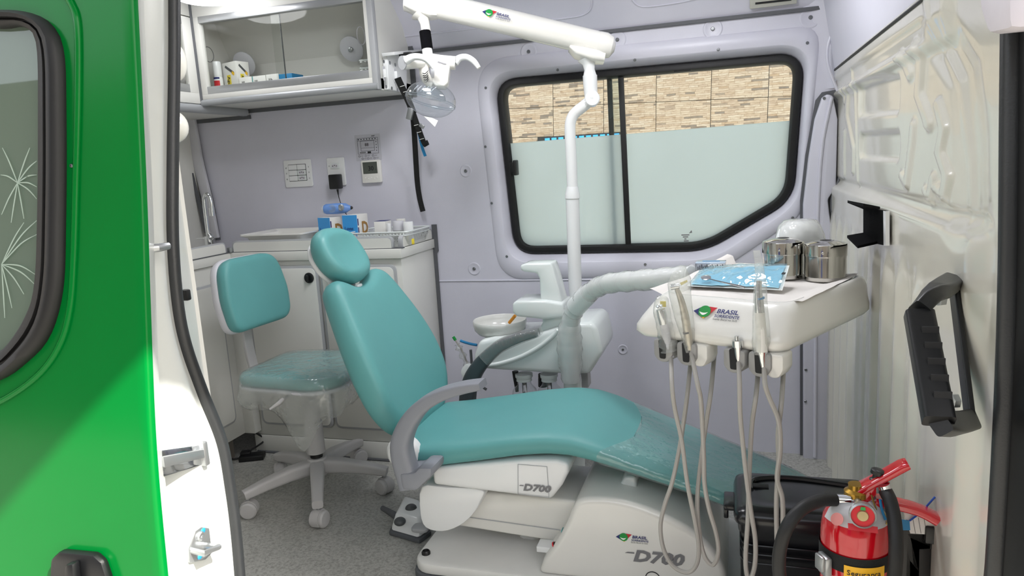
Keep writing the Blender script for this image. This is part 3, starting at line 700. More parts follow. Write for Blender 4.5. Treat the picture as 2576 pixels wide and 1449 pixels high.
# ---------------------------------------------------------------- green sliding door, slid back along the body
ZD = [-.45, .266, .486, 1.006, 1.416, 1.666, 2.02]; YD = [.845, .812, .815, .868, .918, .958, 1.02]
def yd(z): return float(np.interp(z, ZD, YD)) - .012 * math.exp(-((z - .746) / .25) ** 2) + .004
door = thing('door_1', (-1.5, .85, -.45), 'glossy green sliding door with black-framed window, slid open', 'door', kind='structure')
def dpt(x, y, off=0.0):
    p = px(x, y, Y=.86)
    for _ in range(6): p = px(x, y, Y=yd(p.z) + off)
    return p
DX1 = -.852
def d2(x, y): p = dpt(x, y); return (p.x, p.z)
right_out = [d2(-260, 14), d2(-120, 18), d2(0, 26), d2(70, 30), d2(130, 60), d2(162, 130), d2(168, 300), d2(167, 560), d2(160, 730), d2(125, 850), d2(60, 920), d2(0, 958), d2(-100, 985), d2(-260, 1010)]
right_in = [d2(-260, 62), d2(-120, 64), d2(0, 72), d2(50, 66), d2(82, 78), d2(101, 120), d2(103, 300), d2(100, 560), d2(92, 720), d2(66, 800), d2(28, 860), d2(0, 884), d2(-90, 916), d2(-250, 945)]
xm = -1.56
mir = lambda P: [(2 * xm - p[0], p[1]) for p in P[::-1]]
def half_rs(P, n_=70):
    P = catmull([Vector(p).to_3d() for p in P], 6); L = [0]
    for i in range(len(P) - 1): L.append(L[-1] + (P[i + 1] - P[i]).length)
    return [(float(np.interp(L[-1] * k / (n_ - 1), L, [p.x for p in P])), float(np.interp(L[-1] * k / (n_ - 1), L, [p.y for p in P]))) for k in range(n_)]
ro_, ri_ = half_rs(right_out), half_rs(right_in)
wo_ = [Vector(p) for p in ro_ + mir(ro_)]; wi_ = [Vector(p) for p in ri_ + mir(ri_)]
def inside(poly, x, z):
    c_ = False; n = len(poly)
    for i in range(n):
        a_, b_ = poly[i], poly[i - 1]
        if (a_.y > z) != (b_.y > z) and x < (b_.x - a_.x) * (z - a_.y) / (b_.y - a_.y) + a_.x: c_ = not c_
    return c_
wm_ = [p.lerp(q_, .45) for p, q_ in zip(wo_, wi_)]
xs_ = np.linspace(-2.25, DX1 - .006, 92); zs_ = np.linspace(-.45, 2.02, 150)
mb = MB(); gl = MB()
for m_ in (mb, gl): m_.v = [V(x, yd(z), z) for x in xs_ for z in zs_]
for i in range(len(xs_) - 1):
    for j in range(len(zs_) - 1):
        f_ = (i * 150 + j, (i + 1) * 150 + j, (i + 1) * 150 + j + 1, i * 150 + j + 1)
        (gl if inside(wm_, (xs_[i] + xs_[i + 1]) / 2, (zs_[j] + zs_[j + 1]) / 2) else mb).f.append(f_)
n0 = len(mb.v)
edge = [(DX1 - .006, 0), (DX1 - .0015, .0015), (DX1, .006), (DX1, .012)]
mb.loft([[V(x, yd(z) + o_, z) for x, o_ in edge] for z in zs_], closed=False, cap=False)
def drop_loose(m_):
    used = sorted({i for f in m_.f for i in f}); mp_ = {u: k for k, u in enumerate(used)}
    m_.v = [m_.v[u] for u in used]; m_.f = [tuple(mp_[i] for i in f) for f in m_.f]
drop_loose(mb); drop_loose(gl)
skin = build(mb, 'door_skin', M['green'], door, angle=60)
for v in gl.v: v.y += .006
build(gl, 'door_glass', M['dark_glass'], door, angle=60)
mb = MB(); mb.loft([[V(DX1, yd(z) + .012, z) for z in zs_], [V(DX1 - .012, yd(z) + .03, z) for z in zs_], [V(DX1 - .03, yd(z) + .055, z) for z in zs_]], closed=False, cap=False)
build(mb, 'door_edge_return', M['body_white'], door)
build(MB().bx(-2.25, -.9, 0, .001, 0, .001), 'inner_lining', M['black'], door) if False else None
P3 = lambda L, off: [V(p.x, yd(p.y) + off, p.y) for p in L]
mix_ = lambda t: [p.lerp(q_, t) for p, q_ in zip(wo_, wi_)]
mb = MB(); mb.loft([P3(mix_(0), .004), P3(mix_(.03), -.012), P3(mix_(.2), -.02), P3(mix_(.42), -.018), P3(mix_(.52), -.008), P3(mix_(.58), -.008), P3(mix_(.62), -.014), P3(mix_(.85), -.012), P3(mix_(1), -.004), P3(mix_(1), .01)], cap=False)
build(mb, 'window_rubber', M['rubber'], door, angle=55)
bead = catmull([dpt(x, y, -.001) for x, y in ((150, -30), (180, 10), (196, 70), (197, 250), (192, 450), (186, 650), (176, 780), (150, 870), (95, 945), (0, 1010), (-110, 1050), (-300, 1075))], 8)
build(MB().tube(bead, .0055, 10), 'pressed_bead', M['green'], door)
# etched palm-leaf fans on the glass
def fan(cx_, cy_, ends, parent, droop=.12):
    for k, (ex_, ey_) in enumerate(ends):
        mid = ((cx_ * .45 + ex_ * .55), (cy_ * .45 + ey_ * .55) - abs(ex_ - cx_) * droop)
        P = catmull([dpt(cx_, cy_, .003), dpt(*mid, .003), dpt(ex_, ey_, .003)], 6)
        n = len(P); build(MB().ribbon(P, [.0009 + .0012 * math.sin(math.pi * min(i / n * 1.2, 1)) for i in range(n)], .0006, (1, 0, .3)), 'etched_leaf', M['etch'], parent)
fan(44, 460, [(6, 372), (75, 372), (92, 405), (92, 440), (92, 500), (60, 550), (28, 560), (4, 540), (2, 440), (92, 470)], door)
fan(4, 665, [(92, 555), (60, 560), (92, 590), (92, 720), (60, 740), (30, 775), (88, 690), (12, 800)], door)
# handle
hq = [dpt(*p, -.0) for p in ((142, 1470), (147, 1395), (168, 1376), (252, 1384), (274, 1404), (296, 1470))]
hd = build(MB().prism(hq, (0, -.016, 0)), 'handle_plate', M['black'], door, bevel=.006)
build(MB().prism([dpt(*p, -.016) for p in ((178, 1470), (183, 1408), (203, 1406), (208, 1470))], (0, -.016, 0)), 'handle_lever', M['black'], hd, bevel=.005)
screw(dpt(180, 417, -.001), (0, -1, 0), door, r=.003)
# ---------------------------------------------------------------- outside: ground, stone-clad wall across the yard, added shade sheet above the door
tag(build(MB().bx(-18, 14, -9, 9, -.60, -.55), 'ground', M['ground']), 'concrete ground around the van', 'ground', kind='structure')
tilt = math.radians(-2.05)
TX, TZ = V(math.cos(tilt), 0, math.sin(tilt)), V(-math.sin(tilt), 0, math.cos(tilt))
sw = thing('wall_outside', (0, 6.5, -.55), 'sunlit outdoor wall clad in tiles printed like ledger stone', 'wall', kind='structure')
build(MB().bx(-7, 6, 6.512, 6.7, -.55, 4.2), 'wall_core', mat('tile_grout', '#8f8578', .9, bump=.2), sw)
t0 = V(-2.007, 6.5, 1.641); tw, th = .4555, .263; first = None
for i in range(-3, 10):
    for j in range(-4, 4):
        c = t0 + TX * ((i + .5) * tw) + TZ * ((j + .5) * th)
        if first is None:
            lp = on_plane(rrect(tw - .005, th - .005, .004, 1), c, TX, TZ)
            mb = MB().prism([p + V(0, 0, 0) for p in lp], (0, .012, 0))
            for k in range(len(mb.v)): mb.v[k] -= c
            first = build(mb, 'tile', M['stone'], sw, bevel=.002, smooth=False)
            for v in first.data.vertices: v.co += origin_of(sw)
            first.location = c - origin_of(sw)
        else:
            o = first.copy(); COL.objects.link(o); o.parent = sw; o.location = c - origin_of(sw)
# low blue louvre strip just above the frosting
lou = thing('blue_louvre', px(1450, 352, Y=6.45), 'dark frame with bright blue louvre slats on the stone wall', 'louvre')
a, b = px(1352, 346, Y=6.45), px(1572, 330, Y=6.45)
build(MB().bx(a.x, b.x, 6.45, 6.495, a.z - .35, a.z + .0), 'louvre_frame', M['dark_hole'], lou)
for k in range(11):
    x = a.x + .07 + k * (b.x - a.x - .1) / 11
    build(MB().bx(x, x + .042, 6.44, 6.452, a.z - .34, a.z - .012), 'blue_slat', mat('blue_slat_paint', '#3fa0e8', .5) if k == 0 else bpy.data.materials['blue_slat_paint'], lou)
# unseen facade opposite, put in to shade the door and darken its reflections
fb_ = thing('wall_behind', (0, -7.5, -.55), 'added unseen rendered facade facing the van, darkening the door reflections', 'wall', kind='structure')
build(MB().bx(-16, 9, -7.8, -7.5, -.55, 5.2), 'facade', M['render_wall'], fb_)
build(MB().bx(-16.3, -16, -7.8, 2.0, -.55, 5.2), 'side_wing', M['render_wall'], fb_)  # wing added to darken what the green door reflects
build(MB().bx(-5.2, -3.4, -7.52, -7.48, -.55, 1.9), 'dark_doorway', M['navy'], fb_)
build(MB().bx(1.2, 3.4, -7.52, -7.48, .5, 1.9), 'dark_window', M['dark_hole'], fb_)
# unseen sheet added over the door side to throw slanting shade on the door
cz = 3.0
def shade_x(p): t = (cz - p.z) / -SUN_DIR.z; return p.x - SUN_DIR.x * t, p.y - SUN_DIR.y * t
pa, pb = dpt(0, 1290), dpt(355, 900)
(xa, ya), (xb, yb) = shade_x(pa), shade_x(pb)
can = thing('shadow_caster', (xb, 0, cz), 'added unseen grey sheet on slim posts, shading the door', 'shadow_caster')
dx, dy = (xb - xa) / (yb - ya) if abs(yb - ya) > 1e-6 else 0, 1
e = lambda y: xa + (xb - xa) / (yb - ya) * (y - ya)
y0, y1 = min(ya, yb) - 1.2, max(ya, yb) + .25
y2 = .2
mb = MB().prism([V(e(y0), y0, cz), V(e(y2), y2, cz), V(2.2, y2 + .02, cz), V(2.2, .9, cz), V(e(y0) - 2.2, .9, cz), V(e(y0) - 2.2, y0, cz)], (0, 0, .03))
build(mb, 'shadow_sheet', M['shadow_caster'], can)
for x_ in (e(y0) - .1, e(y0) - 2.1): build(MB().tube([V(x_, y0 + .08, -.55), V(x_, y0 + .08, cz)], .03, 10), 'post', M['shadow_caster'], can)  # posts invented to carry the added sheet
# ================================================================ CABINETS AND WALL FITTINGS
FX, FY = -1.966, 2.465      # front planes of the sink-side and back counters
CT = .856                    # worktop height
RX = -1.203                 # right end of the back counter
def plate(o, ex, ey, w_, h_, r, dep, name, m, parent=None, bevel=.0, seg=5):
    ex, ey = Vector(ex).normalized(), Vector(ey).normalized(); n = ex.cross(ey)
    return build(MB().prism(on_plane(rrect(w_, h_, r, seg), o, ex, ey), n * dep), name, m, parent, bevel=bevel)
# back base cabinet
bc = thing('base_cabinet', (-1.58, 2.62, .08), 'cream base cabinet with two grey-edged doors and black knobs behind the stool', 'cabinet')
build(MB().bx(FX + .004, RX, FY, WY - .002, .08, CT - .038), 'carcass', M['cab'], bc, bevel=.002)
gx = px(813, 760, Y=FY).x
for x0, x1, kx in ((-1.90, gx - .005, 778), (gx + .005, px(1006, 760, Y=FY).x, 833)):
    z0, z1 = .13, px(760, 668, Y=FY).z
    fr_ = plate(V((x0 + x1) / 2, FY - .001, (z0 + z1) / 2), EX, EZ, x1 - x0, z1 - z0, .03, .010, 'door', M['edge_grey'], bc, bevel=.002)
    plate(V((x0 + x1) / 2, FY - .010, (z0 + z1) / 2), EX, EZ, x1 - x0 - .02, z1 - z0 - .02, .024, .004, 'door_panel', M['cab'], fr_, bevel=.001)
    k = px(kx, 699, Y=FY - .014)
    kn = build(MB().lathe([(.021, 0), (.021, .004), (.017, .007), (.016, .007)], k, (0, -1, 0), 24), 'knob', M['black'], fr_)
    build(MB().box(k + V(0, -.012, 0), (.011, .016, .026)), 'knob_grip', M['black'], kn, bevel=.004)
pl = build(MB().bx(FX + .01, RX, FY - .002, WY - .002, 0, .078), 'plinth', M['cab'], None, bevel=.004)
tag(pl, 'low cream plinth box along the floor under the back cabinet', 'plinth')
build(MB().tube([V(FX + .02, FY - .004, .004), V(RX, FY - .004, .004)], .006, 6), 'floor_sealant', M['caulk'], pl)
# sink-side base cabinet
lc = thing('base_cabinet', (FX - .15, 1.9, .1), 'cream base cabinet under the sink counter at the left edge', 'cabinet')
build(MB().bx(-2.328, FX, 1.2, 2.45, .1, CT - .038), 'carcass', M['cab'], lc, bevel=.002)
build(MB().bx(-2.3, FX - .05, 1.2, 2.4, 0, .1), 'toe_kick', mat('brown_grey_toe_kick', '#6f6962', .6), lc)
ld = plate(V(FX + .001, 2.0, .46), EY, EZ, .74, .58, .03, .008, 'door', M['edge_grey'], lc, bevel=.002)
plate(V(FX + .009, 2.0, .46), EY, EZ, .72, .56, .024, .003, 'door_panel', M['cab'], ld)
build(MB().bx(FX - .0, FX + .05, 2.42, 2.464, .1, CT - .038), 'corner_filler', M['cab'], lc, bevel=.001)
# worktops with raised rounded lips
def lip_loop(L, h): return rounded([(0, 0), (L, 0), (L, h), (0, h)], [0, 0, .022, .022], 6)
wt = thing('worktop', (-1.58, 2.6, CT - .035), 'cream worktop with raised rounded lip behind the dental chair', 'worktop')
build(MB().bx(FX - .05, RX + .008, FY - .014, WY - .002, CT - .036, CT), 'slab', M['cab'], wt, bevel=.0015)
build(MB().bx(FX + .004, RX + .009, FY - .006, FY + .02, CT, CT + .004), 'joint_strip', M['caulk'], wt)
L = (RX - .028) - (FX + .02); lp = [V(FX + .02 + p[0], FY - .006, CT + .003 + p[1]) for p in lip_loop(L, .043)]
l1 = build(MB().prism(lp, (0, .018, 0)), 'front_lip', M['edge_grey'], wt, bevel=.001)
lp = [V(FX + .025 + p[0], FY - .0065, CT + .003 + p[1]) for p in lip_loop(L - .01, .038)]; build(MB().prism(lp, (0, .01, 0)), 'lip_panel', M['cab'], l1)
L2 = WY - FY - .03; lp = [V(RX + .002, FY + .018 + p[0], CT + .003 + p[1]) for p in lip_loop(L2, .043)]
l2 = build(MB().prism(lp, (-.018, 0, 0)), 'side_lip', M['edge_grey'], wt, bevel=.001)
lp = [V(RX + .0028, FY + .023 + p[0], CT + .003 + p[1]) for p in lip_loop(L2 - .01, .038)]; build(MB().prism(lp, (-.01, 0, 0)), 'lip_panel', M['cab'], l2)
build(MB().ribbon([V(RX + .012, WY - .006, CT + .06), V(RX + .012, WY - .006, CT - .05), V(RX + .004, WY - .006, CT - .06), V(RX + .004, WY - .006, .3)], .022, .006, (1, 0, 0)), 'counter_sealant', M['caulk'], wall)
wl = thing('worktop', (FX - .15, 1.9, CT - .035), 'cream sink worktop with raised lip beside the door seal', 'worktop')
build(MB().bx(-2.328, FX + .012, 1.2, 2.462, CT - .036, CT), 'slab', M['cab'], wl, bevel=.0015)
build(MB().bx(FX - .014, FX + .013, 1.2, 2.45, CT, CT + .004), 'joint_strip', M['caulk'], wl)
lp = [V(FX + .008, 1.2 + p[0], CT + .003 + p[1]) for p in rounded([(0, 0), (1.235, 0), (1.235, .043), (0, .043)], [0, 0, .022, 0], 6)]
l3 = build(MB().prism(lp, (-.018, 0, 0)), 'front_lip', M['edge_grey'], wl, bevel=.001)
lp = [V(FX + .0085, 1.2 + p[0], CT + .003 + p[1]) for p in rounded([(0, 0), (1.23, 0), (1.23, .038), (0, .038)], [0, 0, .02, 0], 6)]; build(MB().prism(lp, (-.01, 0, 0)), 'lip_panel', M['cab'], l3)
build(MB().box(V(FX + .012, FY - .01, CT + .012), (.02, .02, .02)), 'corner_bracket', M['zinc'], wl, bevel=.002)

# overhead cabinet with sliding glass
OY = 2.48; OX0, OX1 = -2.017, -1.243
oz = lambda x, y: px(x, y, Y=OY).z
Z_N0, Z_N1, Z_R0, Z_R1 = oz(515, 267), oz(515, 251), oz(515, 238.5), oz(513, 219.5)
Z_T0, Z_T1 = oz(485, 62), oz(485, 45)
oc = thing('overhead_cabinet', (-1.63, 2.63, Z_N0), 'wide cream overhead cabinet with sliding glass and aluminium rails on the window wall', 'cabinet')
build(MB().bx(OX0 - .056, OX1, OY + .012, WY - .002, Z_N0 + .004, Z_R0), 'bottom_panel', M['cab'], oc, bevel=.001)
mb = MB(); rr = (Z_N1 - Z_N0) / 2
mb.prism([V(OX0, OY - .004 - rr * .6 * math.sin(t), Z_N0 + rr - rr * math.cos(t)) for t in [math.pi * k / 8 for k in range(9)]] + [V(OX0, OY + .01, Z_N1), V(OX0, OY + .01, Z_N0)], (OX1 - OX0, 0, 0)); build(mb, 'bottom_rail', M['alu_grey'], oc)
build(MB().bx(OX0, OX1, OY - .004, OY + .012, Z_N1, Z_R0), 'front_strip', M['cab'], oc, bevel=.001)
build(MB().bx(OX0 + .03, OX1 - .03, OY - .003, OY + .02, Z_R0, Z_R1), 'glass_rail', M['alu'], oc, bevel=.001)
build(MB().bx(OX0 + .03, OX1 - .03, OY - .006, OY + .02, Z_T0, Z_T1), 'glass_rail', M['alu'], oc, bevel=.001)
build(MB().bx(OX0, OX1, OY - .004, OY + .02, Z_T1, CEIL), 'top_panel', M['cab'], oc, bevel=.001)
for x0, x1 in ((OX0, OX0 + .032), (OX1 - .032, OX1)): build(MB().bx(x0, x1, OY - .004, OY + .02, Z_R0, Z_T1), 'stile', M['cab'], oc, bevel=.001)
build(MB().bx(OX0 - .07, OX0 - .056, OY + .02, WY, Z_R0, CEIL), 'side_panel', M['cab_in'], oc)
build(MB().bx(OX1 - .014, OX1, OY + .02, WY, Z_N0, CEIL), 'side_panel', M['cab'], oc)
build(MB().bx(OX1 - .02, OX1 + .004, OY - .006, OY + .022, Z_N0, CEIL), 'corner_profile', M['edge_grey'], oc, bevel=.004)
mb = MB(); mb.loft([[V(x, WY - .012, Z_R0), V(x, WY - .012, 1.626), V(x, WY - .12, CEIL - .005)] for x in (OX0 - .056, OX1 - .014)], closed=False, cap=False); build(mb, 'back_panel', M['cab_in'], oc, angle=20)
gm = px(700, 120, Y=OY).x
build(MB().bx(OX0 + .03, gm + .012, OY + .010, OY + .013, Z_R1 - .01, Z_T0 + .008), 'glass_pane', M['cab_glass'], oc)
build(MB().bx(gm - .022, OX1 - .03, OY + .003, OY + .006, Z_R1 - .01, Z_T0 + .008), 'glass_pane', M['cab_glass'], oc)
build(MB().bx(gm + .011, gm + .0135, OY + .009, OY + .0135, Z_R1, Z_T0), 'pane_edge', M['knob_grey'], oc)
for x, y in ((615, 160), (885, 123)):
    c = px(x, y, Y=WY - .075)
    vc = build(MB().lathe([(.05, 0), (.05, .004), (.046, .006), (.012, .007)], c, (0, -1, -.45), 32), 'vent_disc', M['shell_grey'], oc)
    build(MB().lathe([(.010, .006), (.010, .014), (.006, .017)], c, (0, -1, -.45), 16), 'disc_screw', M['zinc'], vc)
for c, n in ((px(525, 137, X=OX0 - .055), (1, 0, 0)), (px(908, 90, X=OX1 - .015), (-1, 0, 0))):  # thin grey rings drawn in for the shadow circles on the side panels
    u = Vector(n).orthogonal().normalized(); w2 = Vector(n).cross(u)
    build(MB().tube([c + (u * math.cos(t) + w2 * math.sin(t)) * .03 for t in [2 * math.pi * k / 24 for k in range(24)]], .0012, 6, closed=True), 'shadow_ring', M['grey_print'], oc)
build(MB().ribbon([V(OX1 + .01, WY - .006, CEIL), V(OX1 + .01, WY - .006, Z_N0 - .005), ], .02, .008, (1, 0, 0)), 'side_sealant', M['caulk'], oc)
build(MB().bx(FX - .06, OX1, WY - .012, WY - .001, Z_N0 - .012, Z_N0 + .004), 'back_sealant', M['caulk'], oc)
# sink-side overhead cabinet
OLX = -2.022; ZL0 = px(620, 292, Y=WY - .02).z
ol = thing('overhead_cabinet', (OLX - .15, 1.9, ZL0), 'narrow sight of a cream overhead cabinet with glass above the sink', 'cabinet')
build(MB().bx(-2.33, OLX - .004, 1.12, WY, ZL0 + .004, ZL0 + .03), 'bottom_panel', M['cab'], ol)
mb = MB(); mb.prism([V(OLX - .02, 1.12, ZL0)] + [V(OLX - .004 + .012 * math.sin(t), 1.12, ZL0 + .017 - .017 * math.cos(t)) for t in [math.pi * k / 8 for k in range(9)]] + [V(OLX - .02, 1.12, ZL0 + .034)], (0, WY - 1.14, 0)); build(mb, 'bottom_rail', M['alu_grey'], ol)
build(MB().bx(OLX - .012, OLX + .004, 1.12, OY - .006, ZL0 + .034, ZL0 + .075), 'front_strip', M['cab'], ol, bevel=.001)
build(MB().bx(OLX - .014, OLX + .005, 1.12, OY - .06, ZL0 + .075, ZL0 + .105), 'glass_rail', M['alu'], ol, bevel=.001)
build(MB().bx(OLX - .014, OLX + .005, 1.12, OY - .06, Z_T0 - .005, Z_T1 + .004), 'glass_rail', M['alu'], ol, bevel=.001)
build(MB().bx(OLX - .012, OLX + .004, 1.12, OY - .006, Z_T1 + .004, CEIL), 'top_panel', M['cab'], ol, bevel=.001)
build(MB().bx(OLX - .012, OLX + .004, OY - .06, OY - .006, ZL0 + .075, Z_T1), 'stile', M['cab'], ol, bevel=.001)
build(MB().bx(OLX - .006, OLX - .003, 1.12, OY - .06, ZL0 + .1, Z_T0), 'glass_pane', M['cab_glass'], ol)
build(MB().bx(-2.325, -2.31, 1.12, WY - .3, ZL0 + .03, CEIL), 'back_panel', M['cab_in'], ol)
build(MB().tube([V(OLX + .004, OY - .003, ZL0 + .03), V(OLX + .004, OY - .003, CEIL)], .008, 6), 'corner_sealant', M['caulk'], ol)
build(MB().bx(-2.3, OLX + .004, WY - .012, WY - .001, ZL0 - .012, ZL0 + .004), 'back_sealant', M['caulk'], ol)

# ---- things inside the overhead cabinets
ZS = Z_R0 + .001
def zoom3(u, v): return 430 + u / 3.963, v / 3.963
def at3(u, v, Y): return px(*zoom3(u, v), Y=Y)
a, b = at3(415, 620, 2.58), at3(520, 860, 2.58); cx_ = (a.x + b.x) / 2; w_ = b.x - a.x; hb = a.z - ZS
bo = thing('bottle', (cx_, 2.58, ZS), 'small white capped bottle with red and blue label behind the cabinet glass', 'bottle')
build(MB().lathe([(w_ * .48, 0), (w_ * .5, .004), (w_ * .5, hb * .5), (w_ * .42, hb * .57)], (cx_, 2.58, ZS), n=20), 'bottle_body', M['plastic_white'], bo)
build(MB().lathe([(w_ * .44, hb * .57), (w_ * .46, hb * .6), (w_ * .46, hb * .97), (w_ * .42, hb)], (cx_, 2.58, ZS), n=20), 'cap', M['plastic_white'], bo)
lab = lambda z0, z1, m: build(MB().loft([[V(cx_ + w_ * .505 * math.sin(t), 2.58 - w_ * .505 * math.cos(t), z) for t in [(-.9 + 1.8 * k / 8) for k in range(9)]] for z in (z0, z1)], closed=False, cap=False), 'label_band', m, bo)
lab(at3(470, 862, 2.56).z, at3(470, 800, 2.56).z, M['red_plain']); lab(at3(470, 785, 2.56).z, at3(470, 765, 2.56).z, M['navy'])
# carton with two printed faces
p0, pc, p1 = at3(505, 620, 2.6), at3(640, 605, 2.57), at3(770, 620, 2.63)
hc = pc.z - ZS
ct = thing('needle_carton', (pc.x, 2.6, ZS), 'tall white and yellow needle carton standing cornerwise in the cabinet', 'box')
lo = [V(p0.x, p0.y, ZS), V(pc.x, pc.y, ZS), V(p1.x, p1.y, ZS), V(p0.x + p1.x - pc.x, p0.y + p1.y - pc.y, ZS)]
build(MB().prism(lo, (0, 0, hc)), 'carton_body', M['white_card'], ct, bevel=.001)
for A, B in ((lo[0], lo[1]), (lo[1], lo[2])):
    ex = (B - A).normalized(); wd = (B - A).length
    patch([(wd * .28, .0), (wd * .55, .0), (wd * .55, hc * .62), (wd * .28, hc * .62)], A, ex, EZ, M['yellow_print'], ct, 'yellow_band')
    text('Agulha G', wd * .24, A + ex * (wd * .34) + EZ * (hc * .58), -EZ, ex, M['ink'], ct, bold=.01, lift=.0014)
    patch([(wd * .2, hc * .86), (wd * .78, hc * .62), (wd * .83, hc * .68), (wd * .26, hc * .92)], A, ex, EZ, M['knob_grey'], ct, 'printed_needle', .0012)
    patch([(wd * .66, hc * .64), (wd * .80, hc * .58), (wd * .84, hc * .66), (wd * .7, hc * .72)], A, ex, EZ, M['logo_yellow'], ct, 'printed_hub', .0016)
for nm, u0, u1, v, m, lb, st in (('medicine_box', 678, 800, 775, 'white_card', 'white low box nearest the needle carton in the cabinet', None), ('medicine_box', 806, 940, 762, 'white_card', 'white low box with teal end in the middle of the cabinet row', 'teal'),
                             ('medicine_box', 945, 1070, 745, 'white_card', 'white low box with square print beside the blue box', 'sq'), ('blue_box', 1074, 1205, 742, 'blue', 'flat bright blue box at the end of the cabinet row', None)):
    A, B = at3(u0, v, 2.56), at3(u1, v - 12, 2.56); h_ = max(A.z - ZS, .02)
    t_ = thing(nm, ((A.x + B.x) / 2, 2.6, ZS), lb, 'box', 'small boxes in the overhead cabinet')
    build(MB().bx(A.x, B.x, 2.56, 2.64, ZS, ZS + h_), 'box_body', M[m], t_, bevel=.001)
    if st != None or m == 'white_card':
        for k in range(3): patch([(.012 + .005 * k, .3 * h_), (.014 + .005 * k, .3 * h_), (.014 + .005 * k, .75 * h_), (.012 + .005 * k, .75 * h_)], V(A.x, 2.56, ZS), EX, EZ, M['ink'], t_, 'printed_bar')
    if st == 'teal': patch([(0, 0), (.004, 0), (.004, h_), (0, h_)], V(A.x, 2.56, ZS), EX, EZ, M['teal'], t_, 'printed_edge')
    if st == 'sq': patch([(.022, .4 * h_), (.028, .4 * h_), (.028, .7 * h_), (.022, .7 * h_)], V(A.x, 2.56, ZS), EX, EZ, M['grey_print'], t_, 'printed_square')
c = at3(1660, 720, 2.6); c.z = ZS
tag(build(MB().lathe([(.012, .001), (.03, .002), (.032, .03), (.034, .032), (.031, .031), (.029, .006), (.001, .005)], c, n=28, cap=False), 'steel_dish', M['steel']), 'small round stainless dish on the cabinet shelf', 'dish')
for k in range(3):
    A, B = at3(1885, 690, 2.6), at3(2005, 690, 2.6); h_ = .026
    t_ = thing('clear_container', ((A.x + B.x) / 2, 2.63, ZS + k * .029), ['bottom clear container of the stack in the cabinet corner', 'middle clear container of the stack in the cabinet corner', 'top clear container of the stack in the cabinet corner'][k], 'container', 'stacked clear containers')
    build(MB().bx(A.x, B.x, 2.6, 2.67, ZS + k * .029, ZS + k * .029 + h_), 'container_body', M['wrap_film'], t_, bevel=.003)
    build(MB().bx(A.x - .001, B.x + .001, 2.599, 2.671, ZS + k * .029 + h_ - .004, ZS + k * .029 + h_ + .002), 'lid', M['plastic_cool'], t_, bevel=.001)
c = px(455, 232, X=OLX - .06); c.z = ZL0 + .0305
t_ = thing('green_sachet', c, 'crumpled green and blue sachet seen in the sink-side cabinet', 'sachet')
build(MB().sphere(c + V(0, 0, .025), (.02, .05, .025), 10, 7), 'sachet', mat('green_sachet_film', '#7fb08f', .4, bump=.5, bscale=60), t_)
build(MB().sphere(c + V(.012, .04, .014), (.01, .03, .014), 10, 7), 'blue_corner', M['blue'], t_)

# ---- ceiling lamp (dome light) and balloons
M['fill_lit'] = mat('bright_lit_diffuser', '#ffffff', .3, emit=('#fdfdff', 27.0))  # strong glow for the two added lamps only
c = px(520, -18, Z=1.806)
lampo = thing('ceiling_lamp', V(c.x, c.y, CEIL - .07), 'bright round LED dome lamp on the van ceiling', 'lamp')
build(MB().lathe([(.15, CEIL), (.15, CEIL - .03), (.14, CEIL - .035)], (c.x, c.y, 0), n=40), 'lamp_rim', M['plastic_white'], lampo)
build(MB().lathe([(.14, CEIL - .03), (.13, CEIL - .05), (.09, CEIL - .066), (.001, CEIL - .07)], (c.x, c.y, 0), n=40, cap=False), 'lamp_diffuser', mat('lit_diffuser', '#ffffff', .3, emit=('#fdfdff', 8.0)), lampo)
for lx, ly, lb2 in ((-.95, 2.0, 'added unseen fill lamp on the ceiling above the dental chair'), (-.15, 2.0, 'added unseen fill lamp on the ceiling near the bulkhead')):  # two lamps added out of view to brighten the interior
    l2_ = copy_tree(lampo, None, V(lx - c.x, ly - c.y, 0)); l2_['label'] = lb2; l2_['group'] = 'ceiling lamps'
    for ch_ in l2_.children:
        if ch_.name.startswith('lamp_diffuser'):
            ch_.data = ch_.data.copy(); ch_.data.materials[0] = M['fill_lit']
lampo['group'] = 'ceiling lamps'
for x, y, r, h_, lb in ((436, 155, 32, 50, 'white balloon level with the sink-side cabinet glass'), (434, 319, 38, 41, 'white balloon below the sink-side overhead cabinet')):
    c = px(x, y, D=1.95); k = 1.95 / F
    b_ = thing('balloon', c - V(0, 0, h_ * k), lb, 'balloon', 'white balloons at the door seal')
    build(MB().sphere(c, (r * k, r * k, h_ * k), 24, 16), 'balloon_skin', M['balloon'], b_)
    build(MB().lathe([(.001, 0), (.005, .002), (.003, .01)], c - V(0, 0, h_ * k + .008), n=8), 'knot', M['balloon'], b_)
    build(MB().tube([c - V(0, 0, h_ * k), V(-1.06, 1.14, c.z + .02)], .001, 5), 'string', M['white_card'], b_)

